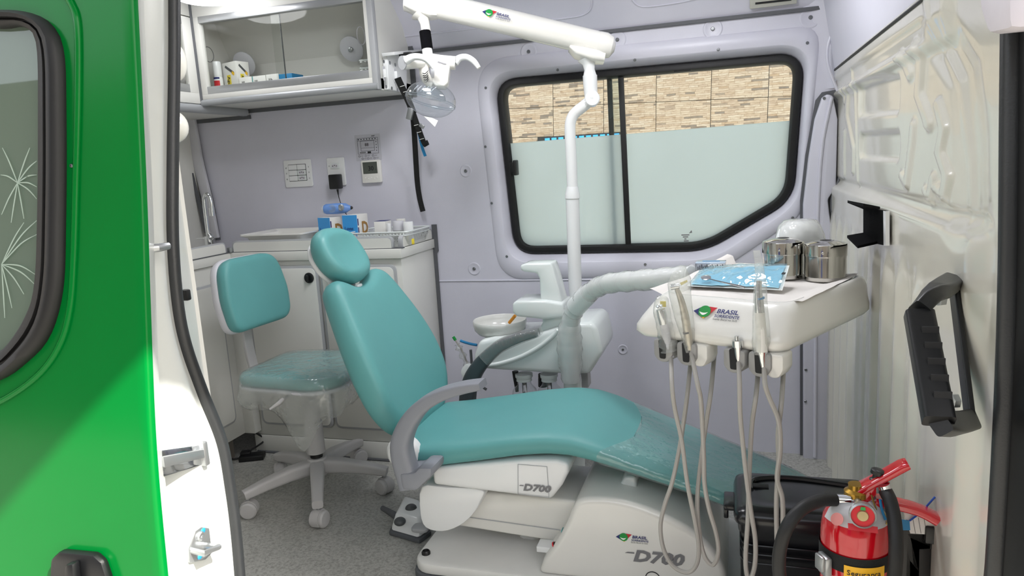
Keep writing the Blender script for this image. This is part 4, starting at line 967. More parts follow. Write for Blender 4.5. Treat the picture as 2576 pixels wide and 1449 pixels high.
# ---- switch plate, socket, thermostat, sticker on the window wall
def wallpt(x, y): return px(x, y, Y=WY)
c = wallpt(752, 436); pw, ph = .137, .117
sp_ = thing('switch_plate', c, 'square white plate with switches and two sockets on the wall', 'switch plate')
plate(c, EX, EZ, pw, ph, .008, .008, 'cover_plate', M['plastic_white'], sp_, bevel=.003)
def socket(cx_, cz_, w_, h_, par, y):
    o = V(cx_, y, cz_); s_ = plate(o, EX, EZ, w_, h_, .003, .003, 'socket_module', M['plastic_cool'], par, bevel=.0008)
    hx = [(-.4 * w_, 0), (-.25 * w_, -.38 * h_), (.25 * w_, -.38 * h_), (.4 * w_, 0), (.25 * w_, .38 * h_), (-.25 * w_, .38 * h_)]
    f_ = build(MB().prism(on_plane(hx, o + V(0, -.003, 0), EX, EZ), (0, -.0006, 0)), 'socket_face', M['shell_grey'], s_)
    for dx_, dz_ in ((-.2, -.02), (0, .08), (.2, -.02)): build(MB().lathe([(.0022, 0), (.0022, .0005)], o + V(dx_ * w_, -.0036, dz_ * h_), (0, -1, 0), 8), 'socket_hole', M['dark_hole'], s_)
mw_, mh_ = .043, .0235
for r_ in range(3):
    for cc in range(2):
        cx_, cz_ = c.x - .001 + (cc - .5) * mw_, c.z + .003 + (1 - r_) * mh_
        if cc == 1 and r_ > 0: socket(cx_, cz_, mw_ - .002, mh_ - .002, sp_, WY - .008)
        else: plate(V(cx_, WY - .008, cz_), EX, EZ, mw_ - .002, mh_ - .002, .002, .003, 'rocker', M['plastic_white'], sp_, bevel=.0008)
plate(V(c.x - .001, WY - .0078, c.z + .003), EX, EZ, 2 * mw_ + .002, 3 * mh_ + .002, .002, .0006, 'module_frame', M['knob_grey'], sp_)
for i, (dx_, dz_) in enumerate(((-.056, .026), (-.056, .003), (-.056, -.022), (.056, .026), (.056, .003), (.056, -.022))):
    text('II' if i % 2 else 'III', .009, V(c.x + dx_, WY - .0083, c.z + dz_ - .004), EX, EZ, M['ink'], sp_, align='CENTER', name='printed_mark')
c = wallpt(848, 432)
so_ = thing('wall_socket', c, 'narrow white socket plate with a black adapter plugged in', 'socket')
plate(c, EX, EZ, .084, .119, .008, .008, 'cover_plate', M['plastic_white'], so_, bevel=.003)
socket(c.x - .003, c.z + .025, .043, .024, so_, WY - .008); socket(c.x - .001, c.z - .022, .043, .024, so_, WY - .008)
text('II', .009, V(c.x - .033, WY - .0083, c.z + .022), EX, EZ, M['ink'], so_, name='printed_mark')
pa_ = px(845, 457, Y=WY - .03)
ad = thing('power_adapter', pa_, 'black plug-in adapter with a thin black cable', 'adapter')
build(MB().box(V(pa_.x, WY - .032, pa_.z), (.046, .04, .062)), 'adapter_body', M['black'], ad, bevel=.005)
build(MB().box(V(pa_.x + .008, WY - .0095, pa_.z + .01), (.02, .012, .02)), 'plug', M['black'], ad, bevel=.002)
cab_ = [px(x, y, Y=yy) for x, y, yy in ((849, 476, WY - .035), (851, 490, WY - .035), (855, 505, 2.72), (863, 527, 2.66), (872, 540, 2.62))]
build(MB().tube([cab_[0], cab_[1]], [.005, .0025], 8), 'strain_relief', M['black'], ad)
build(MB().tube(catmull(cab_[1:], 8), .0018, 6), 'cable', M['black'], ad)
c = wallpt(938, 431)
th_ = thing('thermostat', c, 'cream room thermostat with grey display showing 30', 'thermostat')
plate(c, EX, EZ, .088, .094, .006, .018, 'case', M['plastic_cream'], th_, bevel=.003)
plate(V(c.x - .002, WY - .018, c.z + .015), EX, EZ, .066, .048, .001, .0008, 'display', M['lcd'], th_)
text('30', .026, V(c.x + .002, WY - .0188, c.z + .004), EX, EZ, M['ink'], th_, bold=.015, align='CENTER', name='display_digits')
text('o', .008, V(c.x + .022, WY - .0188, c.z + .006), EX, EZ, M['ink'], th_, name='display_digits')
for k in range(5): build(MB().lathe([(.0036, 0), (.0034, .0015), (.0015, .002)], V(c.x - .028 + .0135 * k, WY - .018, c.z - .026 - (.004 if k % 2 else 0)), (0, -1, 0), 12), 'button', M['plastic_cream'], th_)
c = wallpt(926, 371)
sk = thing('instruction_sticker', c, 'clear instruction sticker with black diagrams above the thermostat', 'sticker')
w_, h_ = .118, .108
plate(c, EX, EZ, w_, h_, .002, .0006, 'film', mat('sticker_film', '#c6c6d0', .2), sk)
def pr(x0, z0, x1, z1, nm='printed_line', m='ink'): patch([(x0, z0), (x1, z0), (x1, z1), (x0, z1)], c + V(0, -.0006, 0), EX, EZ, M[m], sk, nm, .0003)
def prf(x0, z0, x1, z1, t=.0012): pr(x0, z0, x1, z0 + t); pr(x0, z1 - t, x1, z1); pr(x0, z0, x0 + t, z1); pr(x1 - t, z0, x1, z1)
prf(-.048, -.026, .048, .04); prf(-.034, -.014, .03, .028); pr(-.034, -.002, .03, -.001); pr(-.048, .028, .048, .029)
text('88', .018, c + V(-.014, -.0006, .006), EX, EZ, M['ink'], sk, bold=.01)
text('evr', .012, c + V(.02, -.0006, .043), EX, EZ, M['ink'], sk, bold=.01)
pr(-.004, -.024, .012, -.016); pr(-.04, -.022, -.012, -.017, m='grey_print')
for k in range(7): build(MB().lathe([(.0026, 0), (.0026, .0003)], c + V(-.042 + .013 * k, -.0007, .0345), (0, -1, 0), 10), 'printed_dot', M['ink'], sk)
for k in range(4): build(MB().lathe([(.002, 0), (.002, .0003)], c + V(.039, -.0007, .022 - .012 * k), (0, -1, 0), 8), 'printed_dot', M['ink'], sk)
for k, (dx_, dz_) in enumerate(((-.044, -.034), (-.014, -.034), (.02, -.034), (-.03, -.045), (-.004, -.045), (.026, -.045))):
    u = [c + V(dx_ + .004 * math.cos(t), -.0008, dz_ + .004 * math.sin(t)) for t in [2 * math.pi * q / 14 for q in range(14)]]
    build(MB().tube(u, .0006, 5, closed=True), 'printed_ring', M['ink'], sk)
    pr(dx_ + .007, dz_ + .001, dx_ + .02, dz_ + .0022, m='grey_print'); pr(dx_ + .007, dz_ - .002, dx_ + .018, dz_ - .001, m='grey_print')

# ---- seat-belt style strap and its bracket on the end of the overhead cabinet
bx_ = OX1 + .002
P4 = [px(*p, X=bx_) for p in ((962, 140), (1012, 128), (1012, 234), (966, 226))]
bk = thing('strap_bracket', P4[3], 'white perforated metal bracket on the end of the overhead cabinet', 'bracket')
build(MB().prism(P4, (.02, 0, 0)), 'bracket_plate', M['plastic_white'], bk, bevel=.003)
tf = [px(*p, X=bx_ + .01) for p in ((960, 134), (1034, 127), (1036, 131), (962, 142))]
build(MB().prism(tf, (.05, 0, 0)), 'top_flange', M['plastic_white'], bk, bevel=.001)
for p in ((965, 155), (980, 158), (994, 163), (971, 218), (985, 222), (1000, 226)): build(MB().lathe([(.0065, 0), (.0065, .0016), (.003, .0018)], px(*p, X=bx_ + .02), (1, 0, 0), 12), 'rivet', M['zinc'], bk)
for p in ((966, 185), (994, 190)): q = px(*p, X=bx_ + .0205); build(MB().box(q, (.002, .012, .05)), 'slot', M['shell_grey'], bk); build(MB().box(q + V(.006, -.004, 0), (.012, .006, .03)), 'hook', M['plastic_white'], bk, bevel=.002)
sd = V(.8, .6, 0)
stp = thing('tie_down_strap', px(1060, 530, Y=WY - .03), 'long black webbing strap hanging from the cabinet bracket', 'strap')
def rib(pts, w_, th_, nm, m, par, side): return build(MB().ribbon(catmull([px(x, y, Y=yy) for x, y, yy in pts], 6), w_, th_, side), nm, M[m], par)
rib([(1000, 196, 2.56), (1012, 222, 2.58), (1028, 255, 2.60), (1040, 285, 2.62)], .026, .003, 'upper_webbing', 'web', stp, (1, 0, .5))
rib([(1037, 276, 2.66), (1042, 330, 2.69), (1046, 400, 2.72), (1050, 460, 2.74), (1056, 500, 2.74), (1064, 532, 2.74)], .022, .003, 'long_tail', 'web', stp, (1, 0, 0))
rib([(1040, 285, 2.62), (1052, 320, 2.63), (1066, 358, 2.65), (1074, 366, 2.66), (1070, 356, 2.68)], .020, .003, 'loop_tail', 'web', stp, (1, 0, .4))
rib([(1046, 300, 2.66), (1054, 335, 2.67), (1062, 370, 2.68), (1070, 393, 2.69)], .012, .002, 'blue_tab', 'blue', stp, (1, 0, .3))
bq = px(1032, 286, Y=2.61)
bu = build(MB().box(bq, (.022, .02, .045), Matrix.Rotation(math.radians(18), 3, 'Y')), 'buckle', M['zinc'], stp, bevel=.003)
build(MB().box(px(1061, 317, Y=2.62), (.022, .006, .014), Matrix.Rotation(math.radians(35), 3, 'Y')), 'buckle_tongue', M['zinc'], bu, bevel=.002)
for k, (x, y, yy) in enumerate(((1012, 217, 2.575), (1020, 231, 2.58), (1047, 315, 2.627), (1054, 333, 2.634), (1061, 350, 2.642))):
    q = px(x, y, Y=yy - .004); build(MB().tube([q + V(-.009, 0, -.001), q + V(.009, 0, .002)], .0012, 5), 'stitching', M['white_card'], stp)
build(MB().box(px(1022, 137, Y=2.6), (.05, .03, .012)), 'strap_keeper', M['black'], stp, bevel=.003)

# ---- faucet and label at the sink
fx = V(-2.06, 2.44, CT)
fc = thing('faucet', fx, 'chrome gooseneck faucet with side lever on the sink worktop', 'faucet')
ft = lambda x, y: px(x, y, Y=2.44)
b0 = ft(527, 612); base_ = V(b0.x, 2.44, CT)
build(MB().lathe([(.022, 0), (.022, .006), (.017, .01), (.016, b0.z - CT + .03)], base_, n=20), 'faucet_body', M['chrome'], fc)
build(MB().tube(catmull([ft(525, 600), ft(521, 570), ft(515, 520), ft(514, 500), ft(519, 490), ft(526, 494), ft(531, 510), ft(533, 528)], 6), .0085, 12), 'spout', M['chrome'], fc)
build(MB().tube([ft(532, 522), ft(534, 543)], .0115, 12), 'aerator', M['chrome'], fc)
lv = build(MB().sphere(ft(528, 597), .016, 14, 10), 'lever_hub', M['chrome'], fc)
build(MB().tube([ft(526, 599), ft(510, 599), ft(494, 600)], [.005, .004, .003], 8), 'lever', M['chrome'], lv)
q = px(457, 584, X=-2.329)
sn = tag(plate(q, EY, EZ, .05, .05, .002, .001, 'notice_label', M['white_card']), 'small white notice with a red top on the end wall by the sink', 'label')
patch([(-.025, .01), (.025, .01), (.025, .025), (-.025, .025)], q + V(.001, 0, 0), EY, EZ, M['red_plain'], sn, 'red_band')
for k in range(2): patch([(-.018, -.004 - .01 * k), (.018, -.004 - .01 * k), (.018, -.002 - .01 * k), (-.018, -.002 - .01 * k)], q + V(.001, 0, 0), EY, EZ, M['ink'], sn, 'printed_line')

# ---- things on the back worktop
def onct(x, Y): return px(x, 600, Y=Y).x
tx0, tx1 = px(610, 585, Y=2.52).x, px(770, 585, Y=2.52).x
def rr3(x0, x1, y0, y1, z, r=.02): return [V((x0 + x1) / 2 + p.x, (y0 + y1) / 2 + p.y, z) for p in rrect(x1 - x0, y1 - y0, r, 5)]
zt = CT + .002
tr_ = thing('instrument_tray', ((tx0 + tx1) / 2, 2.6, zt), 'shallow white plastic tray with flared rim on the back worktop', 'tray')
mb = MB(); mb.loft([rr3(tx0 + .05, tx1 - .05, 2.54, 2.70, zt), rr3(tx0 + .04, tx1 - .04, 2.525, 2.715, zt + .004), rr3(tx0 + .025, tx1 - .025, 2.505, 2.735, zt + .05), rr3(tx0, tx1, 2.49, 2.75, zt + .06), rr3(tx0, tx1, 2.49, 2.75, zt + .066), rr3(tx0 + .03, tx1 - .03, 2.512, 2.728, zt + .057), rr3(tx0 + .045, tx1 - .045, 2.53, 2.71, zt + .01)])
build(mb, 'tray_shell', M['plastic_cream'], tr_, angle=50)
def glove_box(xl, xc, xr, ytop, Yc, Yl, Yr, label):
    zt_ = px(xc, ytop, Y=Yc).z; a, b, d = px(xl, ytop, Y=Yl), px(xc, ytop, Y=Yc), px(xr, ytop, Y=Yr); h_ = zt_ - CT - .001
    a.z = b.z = d.z = CT + .001; e = a + d - b
    t_ = thing('glove_box', (a + d) / 2, label, 'box', 'nitrile glove boxes on the worktop')
    build(MB().prism([a, b, d, e], (0, 0, h_)), 'carton', M['white_card'], t_, bevel=.001)
    ex = (b - a).normalized(); L_ = (b - a).length
    patch([(0, 0), (L_, 0), (L_, h_), (0, h_)], a, ex, EZ, M['blue_print'], t_, 'blue_face', .0006)
    text('Luvas', L_ * .27, a + ex * (L_ * .1) + EZ * (h_ * .52), ex, EZ, M['navy'], t_, bold=.01, shear=.1, lift=.0014)
    text('Nitrílicas', L_ * .22, a + ex * (L_ * .1) + EZ * (h_ * .25), ex, EZ, M['navy'], t_, bold=.01, shear=.1, lift=.0014)
    ex2 = (d - b).normalized(); L2_ = (d - b).length
    text('D', h_ * .55, b + ex2 * (L2_ * .36) + EZ * (h_ * .38), ex2, EZ, M['gold_print'], t_, bold=.03, lift=.0012)
    patch([(L2_ * .2, h_ * .2), (L2_ * .8, h_ * .2), (L2_ * .8, h_ * .25), (L2_ * .2, h_ * .25)], b, ex2, EZ, M['ink'], t_, 'printed_line', .0008)
    for k in range(3): patch([(L2_ * .02, h_ * (.1 + .28 * k)), (L2_ * .1, h_ * (.1 + .28 * k)), (L2_ * .1, h_ * (.32 + .28 * k)), (L2_ * .02, h_ * (.32 + .28 * k))], b, ex2, EZ, M['navy'], t_, 'printed_icon', .0008)
    return t_, zt_
glove_box(799, 829, 858, 548, 2.57, 2.60, 2.64, 'blue and white glove box farther from the basket')
_, zg = glove_box(860, 897, 924, 541, 2.575, 2.585, 2.66, 'blue and white glove box next to the clear basket')
pk = thing('wrapped_device', px(850, 540, Y=2.61), 'light blue wrapped handheld device lying on the glove boxes', 'device')
A, B = px(814, 538, Y=2.62), px(884, 534, Y=2.64); zc = zg + .026; A.z = B.z = zc
d = (B - A); build(MB().tube([A, A + d * .04, A + d * .12, A + d * .5, A + d * .82, A + d * .9, B], [.008, .016, .021, .022, .020, .014, .008], 16), 'wrapped_body', M['cyan_pack'], pk)
build(MB().tube([A - d * .015, A + d * .05], [.012, .019], 14), 'white_cap', M['plastic_white'], pk)
build(MB().lathe([(.0135, 0), (.0135, .003), (.009, .005), (.004, .003)], A + d * .74 + V(0, -.019, .004), (-.05, -1, .2), 18), 'lens_ring', M['zinc'], pk)
build(MB().tube([B - d * .02, B + d * .06], [.009, .004], 10), 'cable_end', M['black'], pk)
build(MB().lathe([(.017, 0), (.017, .0008)], A + d * .42 + V(0, -.0215, .002), (0, -1, .1), 18), 'printed_badge', M['clear_film'], pk)
build(MB().tube(catmull([V(B.x + .02, 2.66, zg - .01), V(B.x + .045, 2.66, CT + .05), V(B.x + .04, 2.62, CT + .012), V(B.x + .07, 2.6, CT + .02), V(B.x + .09, 2.62, CT + .006)], 8), .003, 6), 'coiled_cable', M['black'], pk)
# clear basket
X0, X1 = px(865, 585, Y=2.5).x, px(1060, 580, Y=2.62).x; zb = CT + .002
bs = thing('clear_basket', ((X0 + X1) / 2, 2.6, zb), 'clear perforated plastic basket with slotted rim on the worktop', 'basket')
mb = MB(); mb.loft([rr3(X0 + .02, X1 - .02, 2.52, 2.71, zb), rr3(X0 + .012, X1 - .012, 2.505, 2.725, zb + .03), rr3(X0 + .006, X1 - .006, 2.50, 2.73, zb + .055), rr3(X0 + .008, X1 - .008, 2.503, 2.727, zb + .055), rr3(X0 + .014, X1 - .014, 2.508, 2.722, zb + .03), rr3(X0 + .022, X1 - .022, 2.522, 2.708, zb + .003)])
build(mb, 'basket_shell', M['wrap_film'], bs, angle=50)
build(MB().tube(rr3(X0 + .005, X1 - .005, 2.499, 2.731, zb + .056), .003, 8, closed=True), 'basket_rim', M['plastic_cool'], bs)
build(MB().tube(rr3(X0 + .007, X1 - .007, 2.501, 2.729, zb + .043), .002, 6, closed=True), 'basket_rim', M['plastic_cool'], bs)
for k in range(18):
    x = X0 + .02 + (X1 - X0 - .04) * k / 17; build(MB().bx(x - .0025, x + .0025, 2.4985, 2.502, zb + .043, zb + .056), 'rim_bar', M['plastic_cool'], bs)
for k in range(22):
    for r_ in range(2):
        if k % 8 > 4: continue
        x = X0 + .03 + (X1 - X0 - .06) * k / 21; build(MB().lathe([(.0014, 0), (.0014, .0006)], V(x, 2.5035 + .004 * (1 - r_), zb + .032 - .011 * r_), (0, -1, .25), 6), 'perforation', M['dark_hole'], bs)
def inb(x, y, Y=2.6): q = px(x, y, Y=Y); return q
zi = zb + .004
q0, q1 = inb(942, 560), inb(970, 560); hh = inb(955, 557).z - zi
mbx = thing('dental_material_box', ((q0.x + q1.x) / 2, 2.62, zi), 'white carton with navy lid standing in the clear basket', 'box')
build(MB().bx(q0.x, q1.x, 2.595, 2.65, zi, zi + hh), 'carton', M['white_card'], mbx, bevel=.001)
build(MB().bx(q0.x + .001, q1.x - .001, 2.596, 2.649, zi + hh, zi + hh + .0012), 'navy_lid', M['navy'], mbx)
patch([(.008, .014), (.032, .014), (.032, .02), (.008, .02)], V(q0.x, 2.595, zi), EX, EZ, M['navy'], mbx, 'printed_band')
patch([(.008, .03), (.03, .03), (.03, .034), (.008, .034)], V(q0.x, 2.595, zi), EX, EZ, M['ink'], mbx, 'printed_line')
def jar(x, ytop, r, Y, label, m1, m2, name='jar'):
    q = inb(x, ytop, Y); h_ = q.z - zi; t_ = thing(name, (q.x, Y, zi), label, 'jar', 'small jars in the basket')
    build(MB().lathe([(r * .94, 0), (r, .002), (r, h_ * .6)], (q.x, Y, zi), n=22), 'jar_body', M[m1], t_)
    build(MB().lathe([(r * 1.05, h_ * .6), (r * 1.05, h_ * .95), (r, h_)], (q.x, Y, zi), n=22), 'lid', M[m2], t_)
jar(978, 562, .009, 2.57, 'tiny white-capped bottle between the carton and jars', 'plastic_white', 'plastic_white', 'dropper_bottle')
jar(1001, 556, .021, 2.58, 'round translucent grey-lidded jar in the clear basket', 'milky_film', 'shell_grey')
jar(1026, 558, .019, 2.57, 'round white-lidded jar at the end of the clear basket', 'plastic_white', 'plastic_white')
jar(1008, 550, .018, 2.66, 'round cream jar at the back of the clear basket', 'plastic_cream', 'plastic_cream')
q = inb(1034, 580, 2.52); tag(build(MB().box(V(q.x, 2.53, zi + .012), (.008, .012, .022)), 'yellow_tube_end', M['yellow_print'], bevel=.002), 'tiny yellow item standing against the basket wall', 'tube')
# ---- power supply on the floor
q = px(643, 1150, Z=.0)
ps = thing('power_supply', q, 'black power supply brick with cable on the floor by the plinth', 'power supply')
q += V(0, -.02, 0)
build(MB().box(q + V(0, 0, .011), (.1, .055, .022), rz(25)), 'supply_body', M['black'], ps, bevel=.004)
build(MB().box(q + V(-.03, .0, .026), (.04, .035, .014), rz(25)), 'plug_block', M['black'], ps, bevel=.003)
e_ = px(640, 1098, X=FX + .02)
build(MB().tube(catmull([q + V(-.02, .01, .03), V(e_.x + .03, e_.y + .02, .05), V(e_.x + .01, e_.y, .09), V(e_.x - .04, e_.y - .02, .12)], 8), .004, 8), 'cable', M['black'], ps)
build(MB().tube(catmull([q + V(-.05, -.01, .006), q + V(-.09, -.03, .005), q + V(-.14, -.02, .005), q + V(-.2, .0, .005)], 8), .004, 8), 'cable', M['black'], ps)
# this section is drawn in units of UNIT metres (body, stool and unit all stand on the floor)
UNIT = 1.061; EYE = EYE / UNIT
# ================================================================ DENTAL CHAIR AND STOOL
def sweep(mb, path, wid, thk, side, rr=.35, n=4):
    """rounded-rectangle section along a path; side = across direction (width)"""
    path = [Vector(p) for p in path]; m = len(path); rings = []
    for i, p in enumerate(path):
        t = (path[min(i + 1, m - 1)] - path[max(i - 1, 0)]).normalized()
        sd = Vector(side); sd = (sd - t * sd.dot(t)).normalized(); nn = t.cross(sd)
        w_ = wid[i] if isinstance(wid, list) else wid; h_ = thk[i] if isinstance(thk, list) else thk
        rings.append([p + sd * q.x + nn * q.y for q in rrect(w_, h_, min(w_, h_) * rr, n)])
    return mb.loft(rings)
def interp(vals, n):
    return [float(np.interp(i / (n - 1), np.linspace(0, 1, len(vals)), vals)) for i in range(n)]

chair = thing('dental_chair', (-.45, 1.83, 0), 'teal reclining dental chair with white base and grey armrests', 'dental chair')
# rubber foot and base plate
build(MB().prism([V(-.41 + p.x, 1.805 + p.y, .0) for p in rrect(.85, .42, .06, 6)], (0, 0, .022)), 'rubber_foot', M['mat_grey'], chair, bevel=.004)
build(MB().prism([V(-.41 + p.x, 1.805 + p.y, .022) for p in rrect(.84, .41, .06, 6)], (0, 0, .03)), 'base_plate', mat('white_powder_coat', '#dededb', .3), chair, bevel=.007)
q = px(1072, 1393, Z=.052); build(MB().lathe([(.012, 0), (.012, .006), (.009, .010), (.008, .006)], q, n=16), 'levelling_bolt', M['black'], chair)
# tower cover
YN = 1.612
def prof_y(pts, y, dep, name, m, parent, bevel=.01, segs=3, clos=None):
    return build(MB().prism([px(x, yy, Y=y) for x, yy in pts], (0, dep, 0)), name, m, parent, bevel=bevel, segs=segs)
tp = [px(x, y, Y=YN) for x, y in ((1352, 1442), (1366, 1408), (1400, 1362), (1424, 1318), (1440, 1278), (1452, 1262), (1480, 1254), (1540, 1256), (1600, 1270), (1680, 1302), (1750, 1342), (1795, 1385), (1822, 1428), (1832, 1475))]
tp[0].z = .052; tp = [tp[0]] + catmull(tp[1:], 3); tp[-1].z = .052
tw_ = build(MB().prism(tp, (0, .38, 0)), 'base_tower_cover', M['plastic_cream'], chair, bevel=.016, segs=4)
prof_y([(1548, 1262), (1560, 1218), (1572, 1200), (1600, 1200), (1606, 1280)], 1.70, .2, 'tower_neck', M['plastic_cool'], chair, bevel=.008)
c = px(1640, 1262, Y=1.78); build(MB().lathe([(.03, -.03), (.04, .0), (.042, .03), (.036, .032), (.03, .01)], c, n=20), 'cup_socket', M['mat_grey'], chair)
logo(px(1549, 1350, Y=YN - .001), EX, EZ, .083, tw_)
text('D700', .04, px(1592, 1410, Y=YN - .001), EX, EZ, M['grey_print'], tw_, bold=.045, shear=.25, sx=1.3)
patch([(-.018, .0185), (.004, .0185), (.004, .0215), (-.012, .0215)], px(1592, 1410, Y=YN - .001), EX, EZ, M['grey_print'], tw_, 'lettering_bar', .0008)
cr = px(1642, 1455, Y=YN - .001)
build(MB().tube([cr + V(.017 * math.cos(t), 0, .017 * math.sin(t)) for t in [2 * math.pi * k / 24 for k in range(24)]], .0012, 5, closed=True), 'printed_ring', M['ink'], tw_)
# link arm, hinge cover, seat carriage
prof_y([(1185, 1236), (1330, 1248), (1465, 1262), (1448, 1300), (1412, 1366), (1280, 1345), (1140, 1322)], 1.70, .22, 'link_arm', M['plastic_cream'], chair, bevel=.008)
build(MB().prism([px(x, y, Y=1.699) for x, y in ((1180, 1300), (1420, 1334), (1421, 1336), (1180, 1302))], (0, -.001, 0)), 'arm_seam', M['edge_grey'], chair)
hcv = catmull([px(x, y, Y=1.645) for x, y in ((1060, 1225), (1120, 1226), (1212, 1232), (1208, 1262), (1188, 1296), (1155, 1324), (1112, 1338), (1070, 1328), (1056, 1290))], 3, closed=True)
build(MB().prism(hcv, (0, .30, 0)), 'hinge_cover', M['plastic_white'], chair, bevel=.008)
sb_ = prof_y([(1086, 1178), (1200, 1168), (1320, 1158), (1400, 1158), (1430, 1168), (1429, 1190), (1414, 1222), (1386, 1257), (1300, 1246), (1210, 1235), (1090, 1220)], 1.632, .36, 'seat_carriage', M['plastic_white'], chair, bevel=.010)
lid = [px(x, y, Y=1.6305) for x, y in ((1303, 1168), (1376, 1174), (1381, 1252), (1303, 1243))]
build(MB().tube(lid, .0009, 5, closed=True), 'lid_seam', M['edge_grey'], sb_)
text('D700', .024, px(1316, 1233, Y=1.6305), EX, EZ, M['grey_print'], sb_, bold=.045, shear=.25, sx=1.3)
patch([(-.010, .011), (.002, .011), (.002, .013), (-.007, .013)], px(1316, 1233, Y=1.6305), EX, EZ, M['grey_print'], sb_, 'lettering_bar', .0008)
vb = build(MB().box(px(1378, 1374, Y=1.66), (.05, .04, .016)), 'valve_block', M['plastic_white'], chair, bevel=.002)
q = px(1394, 1372, Y=1.63); build(MB().tube([q, q + V(.012, 0, .006)], .008, 10), 'valve_knob', M['black'], vb); build(MB().tube([q + V(-.001, 0, -.0005), q + V(.002, 0, .001)], .0092, 12), 'valve_ring', M['red_plain'], vb)
build(MB().box(px(1419, 1340, Y=1.64), (.012, .02, .02)), 'green_tag', M['teal'], vb, bevel=.002)
build(MB().lathe([(.03, 0), (.03, .012), (.02, .02)], px(1335, 1352, Y=1.8), (0, -1, -.3), 16), 'arm_pivot_cap', M['plastic_white'], chair)
# seat and leg-rest cushion
st_ = [(-.905, .352, .05, .10), (-.90, .362, .07, .15), (-.885, .368, .085, .178), (-.85, .374, .09, .196), (-.77, .382, .088, .205), (-.64, .402, .082, .208), (-.53, .421, .078, .208), (-.45, .431, .078, .207), (-.39, .428, .076, .205), (-.33, .410, .068, .202), (-.28, .388, .06, .197), (-.15, .340, .052, .186), (0, .284, .048, .174), (.10, .247, .046, .163), (.155, .227, .045, .150), (.185, .216, .042, .132), (.20, .209, .034, .10), (.206, .204, .02, .06)]
xs2 = [a[0] for a in st_]
def cush_ring(x, off=0.0, n=36, wob=0.0):
    zt_, tk, hw = (float(np.interp(x, xs2, [a[k] for a in st_])) for k in (1, 2, 3)); hw += off; tk += 2 * off; zc_ = zt_ + off - tk / 2
    sl_ = (np.interp(x + .02, xs2, [a[1] for a in st_]) - np.interp(x - .02, xs2, [a[1] for a in st_])) / .04
    out = []
    for k in range(n):
        t = 2 * math.pi * k / n; cs, sn_ = math.cos(t), math.sin(t)
        yy = hw * math.copysign(abs(cs) ** .55, cs); z_ = tk / 2 * math.copysign(abs(sn_) ** .75, sn_)
        if sn_ > 0: z_ += .006 * (yy / hw) ** 2 - .004
        w_ = wob * noise.noise(V(x * 30, yy * 30, z_ * 30))
        out.append(V(x - sl_ * z_ * .6, 1.828 + yy + w_ * .5, zc_ + z_ + w_))
    return out
XS = list(np.linspace(-.905, -.86, 5)) + list(np.linspace(-.84, .14, 40)) + list(np.linspace(.15, .206, 7))
mb = MB(); mb.loft([cush_ring(x) for x in XS]); seat = build(mb, 'seat_cushion', M['teal'], chair, angle=70)
def film_ring(x):
    r_ = cush_ring(x, .0035, wob=.0016); return r_
fx_ = list(np.linspace(-.262, .16, 44)) + list(np.linspace(.165, .21, 6))
mb = MB(); rg = [film_ring(x) for x in fx_]
for k in range(len(rg[0])):   # slanting cut edge of the sheet
    p = rg[0][k]; yy = (p.y - 1.62) / .42; x_new = -.335 + .09 * math.sin(math.pi * min(max(yy, 0), 1)) ** .7 + (.03 if yy > .9 else 0)
    rg[0][k] = cush_ring(x_new, .0035)[k]
mb.loft(rg, cap=False); build(mb, 'leg_rest_cover', M['clear_film'], seat, angle=70)
# backrest
eb = V(-.397, 0, .918); en = V(.918, 0, .397); OB = V(-.843, 1.852, .355)
half = [(.0, 0), (.07, -.004), (.12, .012), (.165, .05), (.196, .11), (.204, .18), (.198, .25), (.184, .32), (.168, .38), (.156, .42), (.138, .455), (.105, .472), (.07, .462), (.035, .444), (.0, .436)]
half = [(a_ * 1.07, b_ * 1.025) for a_, b_ in half]
ol2 = [(a_, b_) for a_, b_ in half] + [(-a_, b_) for a_, b_ in half[-2:0:-1]]
ol2 = resample(catmull([Vector(p).to_3d() for p in ol2], 4, closed=True), 110); ol2 = [(p.x, p.y) for p in ol2]
mb = MB(); mb.cushion(ol2, OB - en * .03, EY, eb, en, .078, .034, bulge=.0, back_bulge=.012, hf=lambda a_, b_: .016 * (a_ / .2) ** 2 + .012 * math.sin(math.pi * max(0, min(1, b_ / .46))) - .012, nr=8)
build(mb, 'backrest', M['teal'], chair, angle=75)
sh = [(a_ * .66, .06 + b_ * .8) for a_, b_ in ol2]
mb = MB(); mb.cushion(sh, OB - en * .076, EY, eb, en, .03, .012, back_bulge=.015); build(mb, 'backrest_shell', M['plastic_white'], chair, angle=75)
# headrest
HC = V(-1.088, 1.85, .85); hb_ = V(.56, 0, -.828); hn = V(.828, 0, .56)
el = [(.106 * math.copysign(abs(math.cos(t)) ** .92, math.cos(t)), -.092 * math.copysign(abs(math.sin(t)) ** .92, math.sin(t))) for t in [2 * math.pi * k / 60 for k in range(60)]]
mb = MB(); mb.cushion(el, HC - hn * .01, EY, hb_, hn, .066, .032, bulge=-.004, back_bulge=.005, hf=lambda a_, b_: .016 * (a_ / .11) ** 2 - .010 * max(0, 1 - ((b_ - .01) / .06) ** 2), nr=8)
hr = build(mb, 'headrest', M['teal'], chair, angle=75)
mb = MB(); mb.cushion([(a_ * .82, b_ * .86) for a_, b_ in el], HC - hn * .048, EY, hb_, hn, .02, .009, back_bulge=.01); build(mb, 'headrest_shell', M['plastic_white'], hr, angle=75)
build(MB().sphere(px(800, 650, Y=1.84), (.016, .02, .02), 14, 10), 'headrest_joint', M['plastic_white'], hr)
mb = MB(); sweep(mb, catmull([HC - hn * .065, HC - hn * .075 + hb_ * .05, OB + eb * .46 - en * .055, OB + eb * .38 - en * .055], 5), .05, .014, EY); build(mb, 'headrest_bar', M['plastic_white'], hr)
